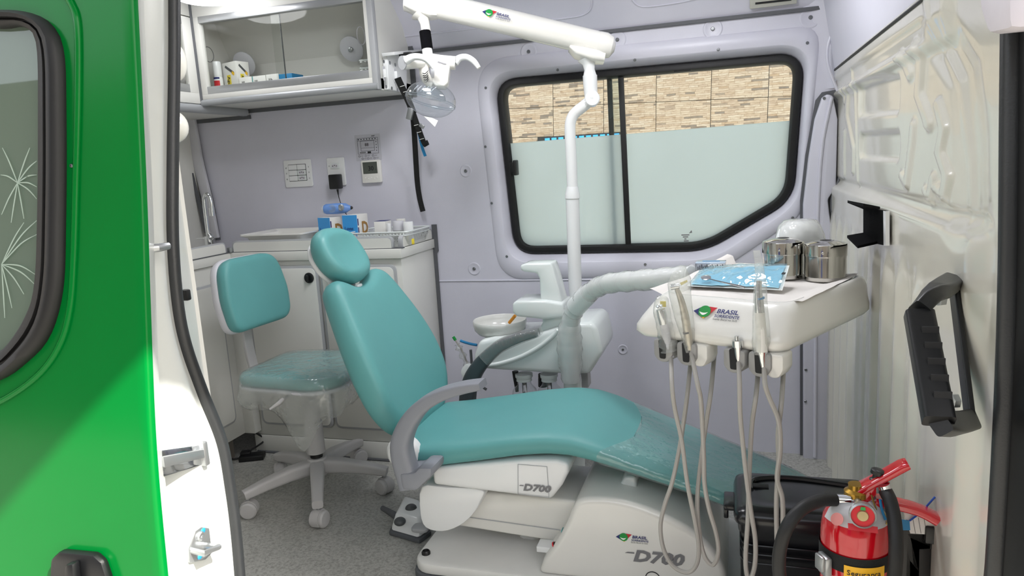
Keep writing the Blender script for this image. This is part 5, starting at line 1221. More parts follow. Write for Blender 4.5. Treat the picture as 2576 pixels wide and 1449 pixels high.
build(MB().box(OB + eb * .445 - en * .03, (.012, .03, .02)), 'headrest_socket', M['plastic_white'], chair, bevel=.004)
# armrests
YA = 1.572
pth = catmull([px(x, y, Y=YA) for x, y in ((1036, 1222), (1026, 1190), (1014, 1148), (1012, 1108), (1030, 1062), (1062, 1022), (1106, 994), (1160, 976), (1215, 966))], 5); n = len(pth)
mb = MB(); sweep(mb, pth, .052, interp([.058, .056, .054, .05, .044, .036, .03, .025, .018], n), EY, .3)
ar = build(mb, 'armrest', M['arm_grey'], chair, angle=45)
ar['label'] = 'pale grey curved armrest nearest the camera'
bb_ = [px(x, y, Y=YA - .0305) for x, y in ((1004, 1193), (1040, 1191), (1052, 1178), (1086, 1178), (1084, 1200), (1046, 1236), (1012, 1234))]
build(MB().prism(bb_, (0, .10, 0)), 'armrest_bracket', M['arm_grey'], chair, bevel=.008)
cq = px(1000, 1145, Y=1.62); build(MB().lathe([(.048, 0), (.048, .02), (.04, .028), (.001, .03)], cq + V(.012, .03, 0), (0, -1, 0), 28), 'pivot_cover', M['plastic_white'], chair)
pth = catmull([px(x, y, Y=2.12) for x, y in ((1176, 1010), (1180, 975), (1192, 942), (1216, 908), (1256, 872), (1305, 850), (1352, 836))], 5); n = len(pth)
mb = MB(); sweep(mb, pth, .05, interp([.05, .05, .05, .045, .036, .028, .022], n), EY, .3)
ar2 = build(mb, 'armrest', M['arm_dark'], chair, angle=45); ar2['label'] = 'dark grey far armrest wrapped in clear film'
pf = catmull([px(x, y, Y=2.12) for x, y in ((1222, 902), (1256, 872), (1305, 850), (1340, 839), (1358, 834))], 6); n = len(pf)
mb = MB(); sweep(mb, pf, .058, interp([.046, .042, .036, .03, .024], n), EY, .35); build(mb, 'armrest_film', M['wrap_film'], ar2, angle=60)

# foot pedal
fp = px(1020, 1340, Z=.0)
ped = thing('foot_pedal', V(fp.x, fp.y, 0), 'white foot control with dark round buttons beside the chair base', 'foot control')
lo2 = [px(x, y, Z=.012) for x, y in ((978, 1338), (1055, 1360), (1085, 1338), (1060, 1290), (1010, 1275))]
build(MB().prism([V(p.x, p.y, 0) for p in lo2], (0, 0, .014)), 'rubber_mat', M['mat_grey'], ped, bevel=.004)
cm = sum(lo2, V(0, 0, 0)) / 5; cm.z = 0
lw = [V(cm.x, cm.y, .014) + (V(p.x, p.y, 0) - cm) * .94 for p in lo2]; hi = [V(cm.x, cm.y + .012, .062) + (V(p.x, p.y, 0) - cm) * .72 for p in lo2]
build(MB().hexa(lw, hi), 'pedal_housing', M['plastic_white'], ped, bevel=.009)
for x, y in ((1006, 1312), (1034, 1278)): build(MB().sphere(px(x, y, Z=.062), (.018, .018, .012), 16, 8), 'pedal_button', M['knob_grey'], ped)
build(MB().tube([px(1000, 1300, Z=.04), px(975, 1285, Z=.035), px(962, 1278, Z=.034)], [.012, .009, .008], 10), 'cable_gland', M['mat_grey'], ped)
gq = px(1058, 1325, Z=.055); build(MB().prism([gq + V(p.x, p.y * .7, -.01) for p in rrect(.05, .06, .02, 4)], (0, 0, .012)), 'grey_insert', M['edge_grey'], ped, bevel=.003)

# ---------------------------------------------------------------- stool
sc_ = V(-1.368, 2.026, 0)
stool = thing('dental_stool', sc_, 'teal operator stool on grey five-caster base with plastic-covered seat', 'stool')
build(MB().lathe([(.034, .075), (.036, .085), (.036, .125), (.030, .135)], sc_, n=24), 'base_hub', M['plastic_grey'], stool)
build(MB().lathe([(.021, .13), (.021, .155)], sc_, n=20), 'gas_lift', M['black'], stool)
build(MB().lathe([(.031, .152), (.031, .258), (.030, .262)], sc_, n=28), 'column_cover', M['plastic_grey'], stool)
build(MB().lathe([(.0275, .26), (.0275, .40)], sc_, n=28), 'column_sleeve', M['plastic_grey'], stool)
for cx2, cy2 in ((-1.51, 1.833), (-1.242, 1.817), (-1.143, 2.07), (-1.589, 2.123), (-1.359, 2.285)):
    e_ = V(cx2, cy2, 0); d = (e_ - sc_).normalized(); L_ = (e_ - sc_).length
    mb = MB(); sweep(mb, [sc_ + d * .02 + V(0, 0, .105), sc_ + d * (.4 * L_) + V(0, 0, .103), sc_ + d * (.75 * L_) + V(0, 0, .092), sc_ + d * (L_ + .012) + V(0, 0, .078)], [.05, .044, .038, .034], [.05, .046, .038, .028], d.cross(EZ), .3)
    lg = build(mb, 'leg', M['plastic_grey'], stool, angle=50)
    tr = V(-d.y, d.x, 0) * .8 + d * .5; tr.normalize()
    if tr.x < 0: tr = -tr
    build(MB().tube([e_ + V(0, 0, .075), e_ + V(0, 0, .05)], .006, 10), 'caster_stem', M['zinc'], lg)
    hood = MB(); f2 = EZ.cross(tr)
    rings = []
    for s_ in (-.011, .011):
        rings.append([e_ + tr * s_ + V(0, 0, .028) + f2 * (.029 * math.cos(t)) + EZ * (.031 * math.sin(t)) for t in [math.pi * (-.05 + 1.25 * k / 10) for k in range(11)]] + [e_ + tr * s_ + V(0, 0, .028)])
    hood.loft(rings); build(hood, 'caster_hood', M['plastic_grey'], lg)
    for s_ in (-1, 1): build(MB().lathe([(.018, .005), (.026, .007), (.0275, .012), (.0275, .019), (.023, .024), (.001, .026)], e_ + V(0, 0, .0275), tr * s_, 24), 'caster_wheel', M['plastic_grey'], lg)
# seat
SZ = .44; so2 = rounded([(-.20, -.165), (.12, -.20), (.20, -.15), (.20, .15), (.12, .20), (-.20, .165)], [.08, .12, .1, .1, .12, .08], 6)
so2 = [(p.x * .94, p.y * .96) for p in resample(so2, 80)]
SO = sc_ + V(.012, .0, SZ)
mb = MB(); mb.cushion(so2, SO + V(0, 0, .006), EX, EY, EZ, .036, .016, bulge=.006); seat_s = build(mb, 'seat', M['teal'], stool, angle=75)
mb = MB(); mb.cushion([(a_ * 1.01, b_ * 1.01) for a_, b_ in so2], SO - V(0, 0, .018), EX, EY, EZ, .012, .005); build(mb, 'seat_shell', M['shell_grey'], stool, angle=75)
build(MB().box(sc_ + V(0, 0, .385), (.14, .1, .02)), 'seat_mechanism', M['zinc'], stool, bevel=.005)
# plastic cover
def cov(sc2, z, wob, drop=None):
    out = []
    for k, (a_, b_) in enumerate(so2):
        w_ = noise.noise(V(a_ * 14, b_ * 14, z * 9 + 3)) * wob
        zz_ = z + (drop(a_, b_) if drop else 0)
        out.append(SO + V(a_ * sc2 + w_ * a_ * 4, b_ * sc2 + w_ * b_ * 4, zz_ + (w_ * .3 if not drop else 0)))
    return out
def tail(a_, b_):
    t = math.exp(-((a_ - .06) / .07) ** 2) * (1 if b_ < 0 else .3)
    return -.13 * t - .02 * abs(noise.noise(V(a_ * 20, b_ * 20, 1))) - .01
mb = MB(); rg = [cov(.03, .0335, 0), cov(.5, .033, .001), cov(.8, .0315, .002), cov(.93, .029, .003), cov(.985, .024, .003), cov(1.02, .005, .006), cov(1.03, -.03, .012), cov(1.03, -.05, .03, lambda a_, b_: tail(a_, b_) * .25), cov(.97, -.065, .05, lambda a_, b_: tail(a_, b_) * .65), cov(.88, -.075, .06, tail)]
mb.loft(rg, cap=False); build(mb, 'seat_cover_film', glass('stool_cover_film', '#fafcfb', 1.8, rough=.07, haze=.3, hcol='#eef1ef', bump=.9, bscale=28), stool, angle=75)
# backrest
BXs = -1.585
yn_, yf_ = px(560, 745, X=BXs).y, px(706, 745, X=BXs).y; zt_, zb_ = px(640, 640, X=BXs).z, px(598, 838, X=BXs).z
cy3, cz3 = (yn_ + yf_) / 2, (zt_ + zb_) / 2; hw3, hh3 = (yf_ - yn_) / 2, (zt_ - zb_) / 2
b2 = [(p.x, p.y) for p in resample(rounded([(-hw3 * .92, -hh3), (hw3 * .92, -hh3), (hw3, -hh3 * .1), (hw3 * .86, hh3), (-hw3 * .86, hh3), (-hw3, -hh3 * .1)], [.05, .06, .2, .1, .1, .2], 10), 80)]
en2 = V(.985, -.08, .15).normalized(); ea2 = EZ.cross(en2).normalized(); eb2 = en2.cross(ea2)
CB = V(BXs, cy3, cz3)
mb = MB(); mb.cushion(b2, CB, ea2, eb2, en2, .045, .02, bulge=.004, hf=lambda a_, b_: .012 * (a_ / hw3) ** 2); build(mb, 'backrest', M['teal'], stool, angle=75)
mb = MB(); mb.cushion([(a_ * 1.02, b_ * 1.02) for a_, b_ in b2], CB - en2 * .03, ea2, eb2, en2, .026, .012, back_bulge=.006, hf=lambda a_, b_: .012 * (a_ / hw3) ** 2); build(mb, 'backrest_shell', M['shell_grey'], stool, angle=75)
pb = catmull([CB - en2 * .045 + EZ * .02, CB - en2 * .05 - EZ * (hh3 + .02), px(632, 900, Y=cy3 + .01), px(646, 934, Y=cy3 + .01), V(-1.5, 2.03, .40), V(-1.42, 2.03, .392)], 6)
mb = MB(); sweep(mb, pb, .045, .012, EY, .4); build(mb, 'back_bar', M['plastic_grey'], stool)
lv = catmull([px(745, 975, Y=1.92), px(722, 998, Y=1.86), px(712, 1006, Y=1.84)], 4); hl = build(MB().tube(lv, .004, 8), 'height_lever', M['zinc'], stool)
mb = MB(); sweep(mb, [px(714, 1003, Y=1.845), px(700, 1016, Y=1.82), px(678, 1030, Y=1.80)], [.012, .022, .012], [.012, .012, .006], EY, .4); build(mb, 'lever_grip', M['plastic_grey'], hl)
# ================================================================ SPITTOON UNIT
YS = 2.2
unit = thing('spittoon_unit', (-.55, 2.3, 0), 'glossy white spittoon unit with cup filler and bowl behind the chair', 'spittoon')
body = [px(x, y, Y=YS) for x, y in ((1190, 926), (1192, 892), (1204, 858), (1240, 850), (1330, 848), (1392, 826), (1440, 814), (1490, 812), (1502, 828), (1516, 888), (1482, 943), (1400, 941), (1240, 931))]
build(MB().prism(body, (0, .24, 0)), 'unit_body', M['plastic_cool'], unit, bevel=.016, segs=4)
build(MB().tube(catmull([px(x, y, Y=YS - .001) for x, y in ((1226, 920), (1262, 914), (1310, 898), (1352, 876), (1386, 850), (1406, 828))], 6), [.002] + [.008] * 29 + [.004], 10), 'body_ridge', M['plastic_cool'], unit)
build(MB().tube([px(1440, 950, Y=2.24), V(px(1440, 950, Y=2.24).x, 2.24, 0.0)], .03, 16), 'support_post', M['plastic_cool'], unit)
build(MB().prism([px(x, y, Y=2.3) for x, y in ((1456, 938), (1478, 938), (1480, 975), (1456, 975))], (0, .05, 0)), 'rear_post', M['plastic_grey'], unit)
tw2 = [px(x, y, Y=YS + .02) for x, y in ((1352, 838), (1364, 812), (1360, 760), (1356, 700), (1350, 688), (1318, 684), (1309, 680), (1308, 667), (1324, 663), (1386, 662), (1398, 700), (1420, 786), (1426, 838))]
build(MB().prism(tw2, (0, .085, 0)), 'cup_filler_tower', M['plastic_cool'], unit, bevel=.007, segs=3)
q = px(1310, 674, Y=YS + .02); build(MB().box(q + V(.0, .042, 0), (.004, .02, .016)), 'filler_outlet', M['dark_hole'], unit)
sh_ = [px(x, y, Y=YS - .004) for x, y in ((1288, 764), (1298, 757), (1370, 757), (1416, 764), (1420, 800), (1366, 804), (1300, 797), (1289, 788))]
build(MB().prism(sh_, (0, .13, 0)), 'cup_shelf', M['plastic_cool'], unit, bevel=.008, segs=3)
q = px(1330, 757, Y=YS + .06); build(MB().tube([q + V(.034 * math.cos(t), .034 * math.sin(t), .003) for t in [2 * math.pi * k / 28 for k in range(28)]], .004, 8, closed=True), 'cup_ring', M['plastic_cool'], unit)
bc_ = px(1257, 803, Y=2.31); zr = bc_.z; zbw = px(1257, 852, Y=2.24).z; R_ = 68 * depth(bc_) / F; hB = zr - zbw
bw = build(MB().lathe([(R_ * .62, 0), (R_ * .82, hB * .08), (R_ * .95, hB * .35), (R_, hB * .75), (R_, hB * .97), (R_ * .985, hB), (R_ * .96, hB * .97), (R_ * .95, hB * .7), (R_ * .88, hB * .35), (R_ * .7, hB * .16), (R_ * .1, hB * .1)], (bc_.x, bc_.y, zbw), n=40, cap=False), 'spittoon_bowl', mat('bowl_white', '#d6d6d2', .2, coat=.3), unit, angle=60)
build(MB().tube([px(1281, 812, Y=2.3), px(1296, 794, Y=2.29)], .0055, 10), 'rinse_tube', M['brown'], bw)
for x, lab_ in ((1318, 'l'), (1381, 'r')):
    a = px(x, 944, Y=2.26); nk = build(MB().lathe([(.03, .006), (.03, -.004), (.026, -.01), (.027, -.018)], a, n=20), 'filter_cap', M['plastic_cool'], unit)
    build(MB().lathe([(.022, -.012), (.024, -.03), (.04, -.05), (.048, -.075), (.046, -.1), (.02, -.115)], a, n=24), 'filter_bottle', M['acrylic'], nk)
    build(MB().lathe([(.008, -.01), (.008, -.07), (.012, -.075), (.012, -.1)], a, n=12), 'filter_core', M['mat_grey'], nk)
for k in range(8):
    a = px(1366, 942 + 4 * k, Y=2.3); build(MB().tube([a + V(.014 * math.cos(t), .014 * math.sin(t), 0) for t in [2 * math.pi * j / 14 for j in range(14)]], .0035, 6, closed=True), 'corrugated_hose', M['black'], unit)
build(MB().tube([px(1296, 934, Y=2.27), px(1297, 950, Y=2.27), px(1301, 985, Y=2.27)], [.011, .009, .006], 10), 'drain_hose', M['black'], unit)
for pts, m, nm, r_ in (([(1183, 935), (1172, 905), (1160, 878), (1146, 856)], 'hose', 'saliva_ejector', .0035), ([(1200, 868), (1188, 866), (1172, 862), (1158, 857)], 'blue', 'blue_suction_tip', .005)):
    sj = build(MB().tube(catmull([px(x, y, Y=2.33) for x, y in pts], 5), r_, 8), nm, M[m], unit)
build(MB().tube([px(1146, 856, Y=2.33), px(1140, 847, Y=2.33)], .0055, 8), 'green_tip', M['logo_green'], sj)
build(MB().tube(catmull([px(x, y, Y=2.33) for x, y in ((1190, 940), (1174, 915), (1160, 885), (1150, 866))], 5), [.010 + .006 * math.sin(k * 1.7) for k in range(16)], 10), 'suction_film', M['wrap_film'], unit)
q = px(1182, 935, Y=2.3); build(MB().lathe([(.03, 0), (.03, .012), (.022, .016)], q, (.3, -1, .1), 18), 'suction_holder', M['plastic_cool'], unit)
build(MB().tube([px(1184, 880, Y=2.3), px(1190, 960, Y=2.3), px(1224, 980, Y=2.3)], .005, 8), 'suction_hose', M['mat_grey'], unit)

# ================================================================ DENTAL LIGHT
YL = 2.40
lamp = thing('dental_light', px(1455, 815, Y=YL), 'white dental lamp on a cranked pole with clear shielded head', 'dental lamp')
k_ = depth(px(1450, 600, Y=YL)) / F
P_ = lambda *a: [px(x, y, Y=YL) for x, y in a]
build(MB().tube(P_((1455, 818), (1447, 720), (1440, 496)), 17 * k_, 20), 'lower_pole', M['plastic_white'], lamp)
build(MB().tube(P_((1456, 818), (1455, 806)), [21 * k_, 19 * k_], 20), 'pole_foot', M['plastic_white'], lamp)
build(MB().tube(P_((1440, 499), (1440, 488), (1440, 470)), [19 * k_, 18.5 * k_, 14.5 * k_], 20), 'pole_collar', M['plastic_white'], lamp)
build(MB().tube(catmull(P_((1440, 480), (1437, 400), (1434, 330), (1436, 304), (1446, 285), (1468, 267), (1488, 250)), 5), 13.5 * k_, 18), 'cranked_pole', M['plastic_white'], lamp)
jn = build(MB().sphere(px(1489, 246, Y=YL), 18 * k_, 20, 12), 'elbow_joint', M['plastic_white'], lamp)
build(MB().lathe([(18 * k_, -.02), (18 * k_, .02), (16 * k_, .023)], px(1490, 249, Y=YL), (.2, -1, 0), 24), 'elbow_cap', M['plastic_white'], jn)
build(MB().tube(P_((1487, 242), (1485, 215), (1484, 190)), [16 * k_, 17 * k_, 17.5 * k_], 20), 'upper_socket', M['plastic_white'], lamp)
build(MB().tube(P_((1484, 192), (1483, 176), (1481, 160), (1478, 148)), [16.5 * k_, 12.5 * k_, 15 * k_, 24 * k_], 20), 'arm_swivel', M['plastic_white'], lamp)
DA = depth(px(1490, 130, Y=YL)); ka = DA / F
pd = lambda x, y: px(x, y, D=DA)
am = build(MB().tube([pd(1022, -4), pd(1100, 14), pd(1300, 61), pd(1505, 111)], 31 * ka, 28), 'balance_arm', M['plastic_cream'], lamp)
build(MB().tube([pd(1504, 111), pd(1522, 115), pd(1538, 119), pd(1547, 121)], [31.6 * ka, 32 * ka, 26 * ka, 10 * ka], 28), 'arm_end_cap', M['plastic_cream'], am)
mb = MB(); sweep(mb, [pd(1432, 122), pd(1450, 132), pd(1490, 143), pd(1520, 147)], [40 * ka, 52 * ka, 56 * ka, 40 * ka], [6 * ka, 22 * ka, 28 * ka, 24 * ka], CF, .4); build(mb, 'trunnion', M['plastic_cream'], am, angle=50)
mb = MB(); sweep(mb, [pd(1024, 12), pd(1050, 24), pd(1085, 38), pd(1100, 42)], [50 * ka, 52 * ka, 44 * ka, 30 * ka], [24 * ka, 26 * ka, 16 * ka, 4 * ka], CF, .4); build(mb, 'trunnion', M['plastic_cream'], am, angle=50)
ax_ = (pd(1505, 111) - pd(1022, -4)).normalized(); upv = CU - ax_ * CU.dot(ax_); upv.normalize()
fr3 = pd(1212, 40) - CF * (31 * ka + .0008)
# logo wraps onto the tube front
def on_tube(x, y):
    d = ray(x, y); o = EYE; a0 = pd(1022, -4)
    w0 = o - a0; dd = d - ax_ * d.dot(ax_); ww = w0 - ax_ * w0.dot(ax_)
    A_ = dd.dot(dd); B_ = 2 * dd.dot(ww); C_ = ww.dot(ww) - (31.2 * ka) ** 2; t = (-B_ - math.sqrt(B_ * B_ - 4 * A_ * C_)) / (2 * A_); return o + d * t
o_l = on_tube(1213, 30); ey_ = (on_tube(1240, 22) - on_tube(1240, 46)).normalized()
logo(o_l - CF * .0035 + ey_ * .0, ax_, ey_, .097, am)
# yoke, sleeve and head
hd_ = thing_parent = lamp
build(MB().tube([pd(1058, 34), pd(1064, 44), pd(1069, 60), pd(1072, 80)], [26 * ka, 14 * ka, 12 * ka, 12 * ka], 18), 'yoke', M['plastic_cream'], lamp)
build(MB().tube([pd(1069, 79), pd(1075, 124)], 14.5 * ka, 18), 'velvet_sleeve', M['felt'], lamp)
build(MB().tube([pd(1074, 122), pd(1078, 150)], 13 * ka, 18), 'head_stem', M['plastic_white'], lamp)
head = build(MB().tube([pd(1062, 155), pd(1085, 152), pd(1118, 156)], [16 * ka, 17 * ka, 16 * ka], 18), 'lamp_head', M['plastic_cream'], lamp)
pt = lambda x, y, o: px(x, y, D=DA - o)
build(MB().tube([pt(1060, 155, .01), pt(1040, 156, .03), pt(1013, 158, .06)], 16.5 * ka, 20), 'handle_boss', M['plastic_cream'], head)
build(MB().tube([pt(1014, 158, .06), pt(1011, 158, .063)], 16.8 * ka, 20), 'handle_cap', M['edge_grey'], head)
build(MB().tube([pd(1112, 156), pd(1146, 159)], 17 * ka, 20), 'handle_boss', M['plastic_cream'], head)
build(MB().tube(catmull([pt(1022, 152, .07), pt(1042, 143, .08), pt(1066, 146, .08), pt(1082, 158, .075), pt(1091, 172, .07)], 5), interp([11 * ka, 8.5 * ka, 8 * ka, 7.5 * ka, 5.5 * ka], 21), 14), 'handle', M['plastic_white'], head)
build(MB().tube(catmull([pd(1144, 158), pd(1156, 146), pd(1174, 144), pd(1192, 154), pd(1205, 171)], 5), interp([11 * ka, 8.5 * ka, 8 * ka, 7.5 * ka, 5.5 * ka], 21), 14), 'handle', M['plastic_white'], head)
bl = [pt(x, y, .03) for x, y in ((1082, 152), (1106, 152), (1132, 163), (1127, 208), (1118, 217), (1096, 216), (1086, 205))]
hb2 = build(MB().prism(bl, CF * .05), 'bulb_housing', M['plastic_cream'], head, bevel=.005, segs=3)
build(MB().tube(catmull([pd(1066, 160), pd(1068, 185), pd(1078, 205), pd(1090, 213)], 4), 13 * ka, 14), 'housing_rear', M['plastic_cream'], head)
for k in range(5): build(MB().tube(catmull([pt(1063 + k, 184 + 5.5 * k, .022), pt(1070 + k, 185 + 5.2 * k, .026), pt(1077, 178 + 5 * k, .024)], 4), .0012, 5), 'vent_slot', M['dark_hole'], head)
build(MB().prism([pt(x, y, .031) for x, y in ((1083, 168), (1093, 168), (1092, 196), (1084, 194))], -CF * .001), 'rating_label', M['edge_grey'], hb2)
build(MB().prism([pt(x, y, .0305) for x, y in ((1102, 154), (1124, 161), (1120, 163), (1100, 157))], -CF * .001), 'printed_strip', M['grey_print'], hb2)
# clear shield: shell of revolution cut like a visor
sc3 = pd(1084, 250); fr_m = Matrix((CR, CF, CU)).transposed()
rot = fr_m @ Matrix.Rotation(math.radians(14), 3, 'Y')
mb = MB(); mb.sphere(sc3, (64 * ka, 50 * ka, 44 * ka), 36, 20, frame=rot); shd = build(mb, 'clear_shield', M['acrylic'], head, angle=80)
rr_ = [sc3 + rot @ V(64.5 * ka * math.cos(t), 50.5 * ka * math.sin(t), -.004) for t in [2 * math.pi * k / 40 for k in range(40)]]
build(MB().tube(rr_, .0016, 6, closed=True), 'shield_rim', M['clear_box'], shd)
rr_ = [sc3 + rot @ V(64.2 * ka * math.cos(t), 50.2 * ka * math.sin(t), -.010) for t in [2 * math.pi * k / 40 for k in range(40)]]
build(MB().tube(rr_, .0012, 6, closed=True), 'shield_rim', M['clear_box'], shd)
mb = MB(); rf = []
for j in range(7):
    t = j / 6; rf.append([sc3 + rot @ V(38 * ka * math.sin(.25 + 1.15 * t) * math.cos(a_), 30 * ka * math.sin(.25 + 1.15 * t) * math.sin(a_), 30 * ka * math.cos(.25 + 1.15 * t)) for a_ in [2 * math.pi * k / 28 for k in range(28)]])
mb.loft(rf, cap=False); build(mb, 'reflector', glass('dichroic_reflector', '#e6ebee', 2.5, rough=.1, haze=.1, hcol='#c9d0d6'), shd)
for k in range(6):
    x = 1044 + 9 * k; build(MB().tube(catmull([pt(x + 8, 214 + k, 44 * ka), pt(x, 222 + k * .6, 46 * ka), pt(x - 6, 231, 47 * ka)], 4), .0013, 5), 'shield_rib', M['clear_box'], shd)
tg = [pt(x, y, .02) for x, y in ((1066, 292), (1086, 296), (1102, 303), (1094, 319))]
build(MB().prism(tg, CF * .0008), 'paper_tag', M['white_card'], head)

# ================================================================ INSTRUMENT DELIVERY TRAY
ZB = .70
TA, TB = px(1606, 838, Z=ZB), px(1968, 885, Z=ZB)
t1 = (TB - TA).normalized(); TW = (TB - TA).length; t2 = EZ.cross(t1).normalized(); TD = .455
tp_ = lambda u, v, z: V(TA.x, TA.y, z) + t1 * u + t2 * v
def tray_ring(z, fu0, fu1, f0, f1, r):
    lo_ = rounded([(fu0 - .014, f0), (TW - fu1 + .004, f0), (TW - fu1 + .034, f1), (fu0 - .085, f1 + .10)], [r * .7, r * .8, r, r], 7)
    return [tp_(p.x, p.y, z) for p in resample(lo_, 90)]
tray = thing('instrument_tray_unit', tp_(TW / 2, TD / 2, ZB), 'glossy white dental delivery tray with green smiling logo on its front', 'delivery unit')
rings = [tray_ring(ZB - .012, .03, .03, .03, TD - .03, .04), tray_ring(ZB - .006, .008, .008, .006, TD - .008, .045), tray_ring(ZB + .004, 0, 0, 0, TD, .045), tray_ring(ZB + .018, 0, 0, .002, TD, .045), tray_ring(ZB + .035, .008, .004, .014, TD, .045), tray_ring(ZB + .06, .022, .006, .036, TD, .05), tray_ring(ZB + .075, .034, .012, .052, TD - .002, .05), tray_ring(ZB + .080, .042, .018, .064, TD - .010, .05), tray_ring(ZB + .079, .05, .024, .074, TD - .018, .05), tray_ring(ZB + .066, .058, .03, .084, TD - .026, .045)]
mb = MB(); mb.loft(rings); tb_ = build(mb, 'tray_body', M['plastic_cream'], tray, angle=60)
sf0, sf1 = tp_(TW / 2, .003, ZB + .018), tp_(TW / 2, .036, ZB + .06); eyt = (sf1 - sf0).normalized(); fn = t1.cross(eyt)
def on_front(x, y, lift=.001):
    d = ray(x, y); o = sf0 - EYE; return EYE + d * (o.dot(fn) / d.dot(fn)) + fn * lift * (1 if fn.dot(d) < 0 else -1)
logo(on_front(1746, 784, .0035), on_front(1868, 796) - on_front(1746, 784), eyt, (on_front(1870, 800) - on_front(1746, 784)).length * 1.0, tray)
TZ0 = ZB + .066
# arm from the unit to the tray
ap = catmull([px(x, y, Y=yy) for x, y, yy in ((1437, 960, 2.16), (1433, 880, 2.16), (1434, 820, 2.15), (1446, 778, 2.13), (1476, 742, 2.08), (1520, 716, 2.02), (1590, 707, 1.95), (1680, 700, 1.88), (1740, 695, 1.84))], 6); n = len(ap)
arm_ = thing('tray_arm', ap[0], 'white bent support arm wrapped in crinkled film carrying the tray', 'arm')
build(MB().tube(ap, .0255, 20), 'arm_tube', M['plastic_white'], arm_)
bq1 = ap[:int(n * .42)]; bq2 = ap[int(n * .44):]
build(MB().tube(bq1, [.0285 + .0025 * math.sin(i * 2.3) + (.012 if i < 14 else 0) * math.sin(math.pi * i / 14) for i in range(len(bq1))], 18, cap=False), 'arm_film', M['milky_film'], arm_)
build(MB().tube(bq2, [.0285 + .002 * math.sin(i * 1.9) for i in range(len(bq2))], 18, cap=False), 'arm_film', M['milky_film'], arm_)
build(MB().tube([ap[int(n * .40)], ap[int(n * .52)]], [.031, .0305], 20), 'arm_sleeve', M['plastic_white'], arm_)
# paper sheet lining the tray
U0, U1, V0, V1 = -.02, TW + .004, .078, TD - .02
gx_, gy_ = 40, 34; pv = []
for i in range(gx_ + 1):
    for j in range(gy_ + 1):
        v = V0 + (V1 - V0) * j / gy_; uL = U0 - .10 * max(0, v - .2); u = uL + (U1 - uL) * i / gx_; v += .09 * (j / gy_) * (1 - i / gx_); ue = u - uL
        z = TZ0 + .0035 + .0012 * noise.noise(V(u * 22, v * 22, 2)) + .014 * float(sm(.055, .0, np.array(ue))) + .012 * float(sm(TW - .05, TW + .0, np.array(u))) + .003 * float(sm(TD - .05, TD - .02, np.array(v)))
        if ue < .02 and v > .25: z += .012 * (v - .25) / .2
        v2 = v - .01 * math.sin(u * 18) * (1 if j == 0 else 0)
        pv.append(tp_(u, v2 + (.012 * noise.noise(V(u * 15, 0, 5)) if j in (0, 1) else 0), z))
pv2 = [p + V(0, 0, .0007) for p in pv]; mb = MB(); nn_ = gy_ + 1
mb.v = pv; mb.f = [(i * nn_ + j, (i + 1) * nn_ + j, (i + 1) * nn_ + j + 1, i * nn_ + j + 1) for i in range(gx_) for j in range(gy_)]
tag(build(mb, 'paper_liner', M['paper'], angle=80), 'creased white paper sheet lining the delivery tray', 'paper')
ZP = TZ0 + .006
# two steel canisters
def canister(x, y, label):
    o = px(x, y, Z=ZP); r_ = 49 * depth(o) / F; top = px(x, y - 92, Y=o.y); h_ = top.z - ZP
    t_ = thing('steel_canister', o, label, 'canister', 'steel cotton canisters on the tray')
    build(MB().lathe([(r_ * .96, 0), (r_, .002), (r_, h_ * .1), (r_ * 1.01, h_ * .11), (r_, h_ * .13), (r_, h_ * .66), (r_ * .98, h_ * .67)], o, n=48), 'canister_body', M['steel'], t_, angle=30)
    ld_ = build(MB().lathe([(r_ * 1.025, h_ * .66), (r_ * 1.03, h_ * .68), (r_ * 1.025, h_ * .70), (r_ * 1.025, h_ * .94), (r_ * 1.0, h_ * .985), (r_ * .94, h_), (r_ * .6, h_ * 1.05), (r_ * .3, h_ * 1.075), (r_ * .26, h_ * 1.07)], o, n=48), 'lid', M['steel'], t_, angle=30)
    build(MB().lathe([(r_ * .28, h_ * 1.078), (.001, h_ * 1.078)], o, n=24, cap=False), 'lid_hole', M['dark_hole'], ld_)
    q_ = px(x - 12, y - 72, Y=o.y); dq = V(q_.x - o.x, -math.sqrt(max((r_ * 1.03) ** 2 - (q_.x - o.x) ** 2, 0)), 0)
    build(MB().lathe([(.003, 0), (.003, .0012), (.0015, .0018)], V(o.x, o.y, q_.z) + dq, dq, 10), 'rivet', M['steel'], ld_)
canister(1970, 697, 'polished steel canister with holed lid standing behind the blue pouch')
canister(2076, 703, 'polished steel canister with holed lid nearest the bulkhead')
# plastic-wrapped dome behind the canisters
q = px(2004, 625, Y=1.95)
wd_ = thing('wrapped_roll', V(q.x, q.y, .78), 'rounded white roll wrapped in crinkled film behind the canisters', 'roll')
build(MB().lathe([(.046, 0), (.052, .02), (.052, .08), (.044, .105), (.024, .12), (.001, .124)], V(q.x, 1.93, ZP + .002), n=28, cap=True), 'roll_core', M['plastic_white'], wd_)
mb = MB(); mb.lathe([(.056, 0), (.059, .03), (.058, .07), (.056, .09), (.05, .112), (.036, .126), (.018, .13), (.001, .131)], V(q.x + .006, 1.93, ZP + .002), n=32, cap=False)
for p in mb.v: p += V(.006 * noise.noise(p * 30), .006 * noise.noise(p * 30 + V(5, 0, 0)), .004 * noise.noise(p * 25)); 
build(mb, 'wrap_film', M['milky_film'], wd_, angle=80)
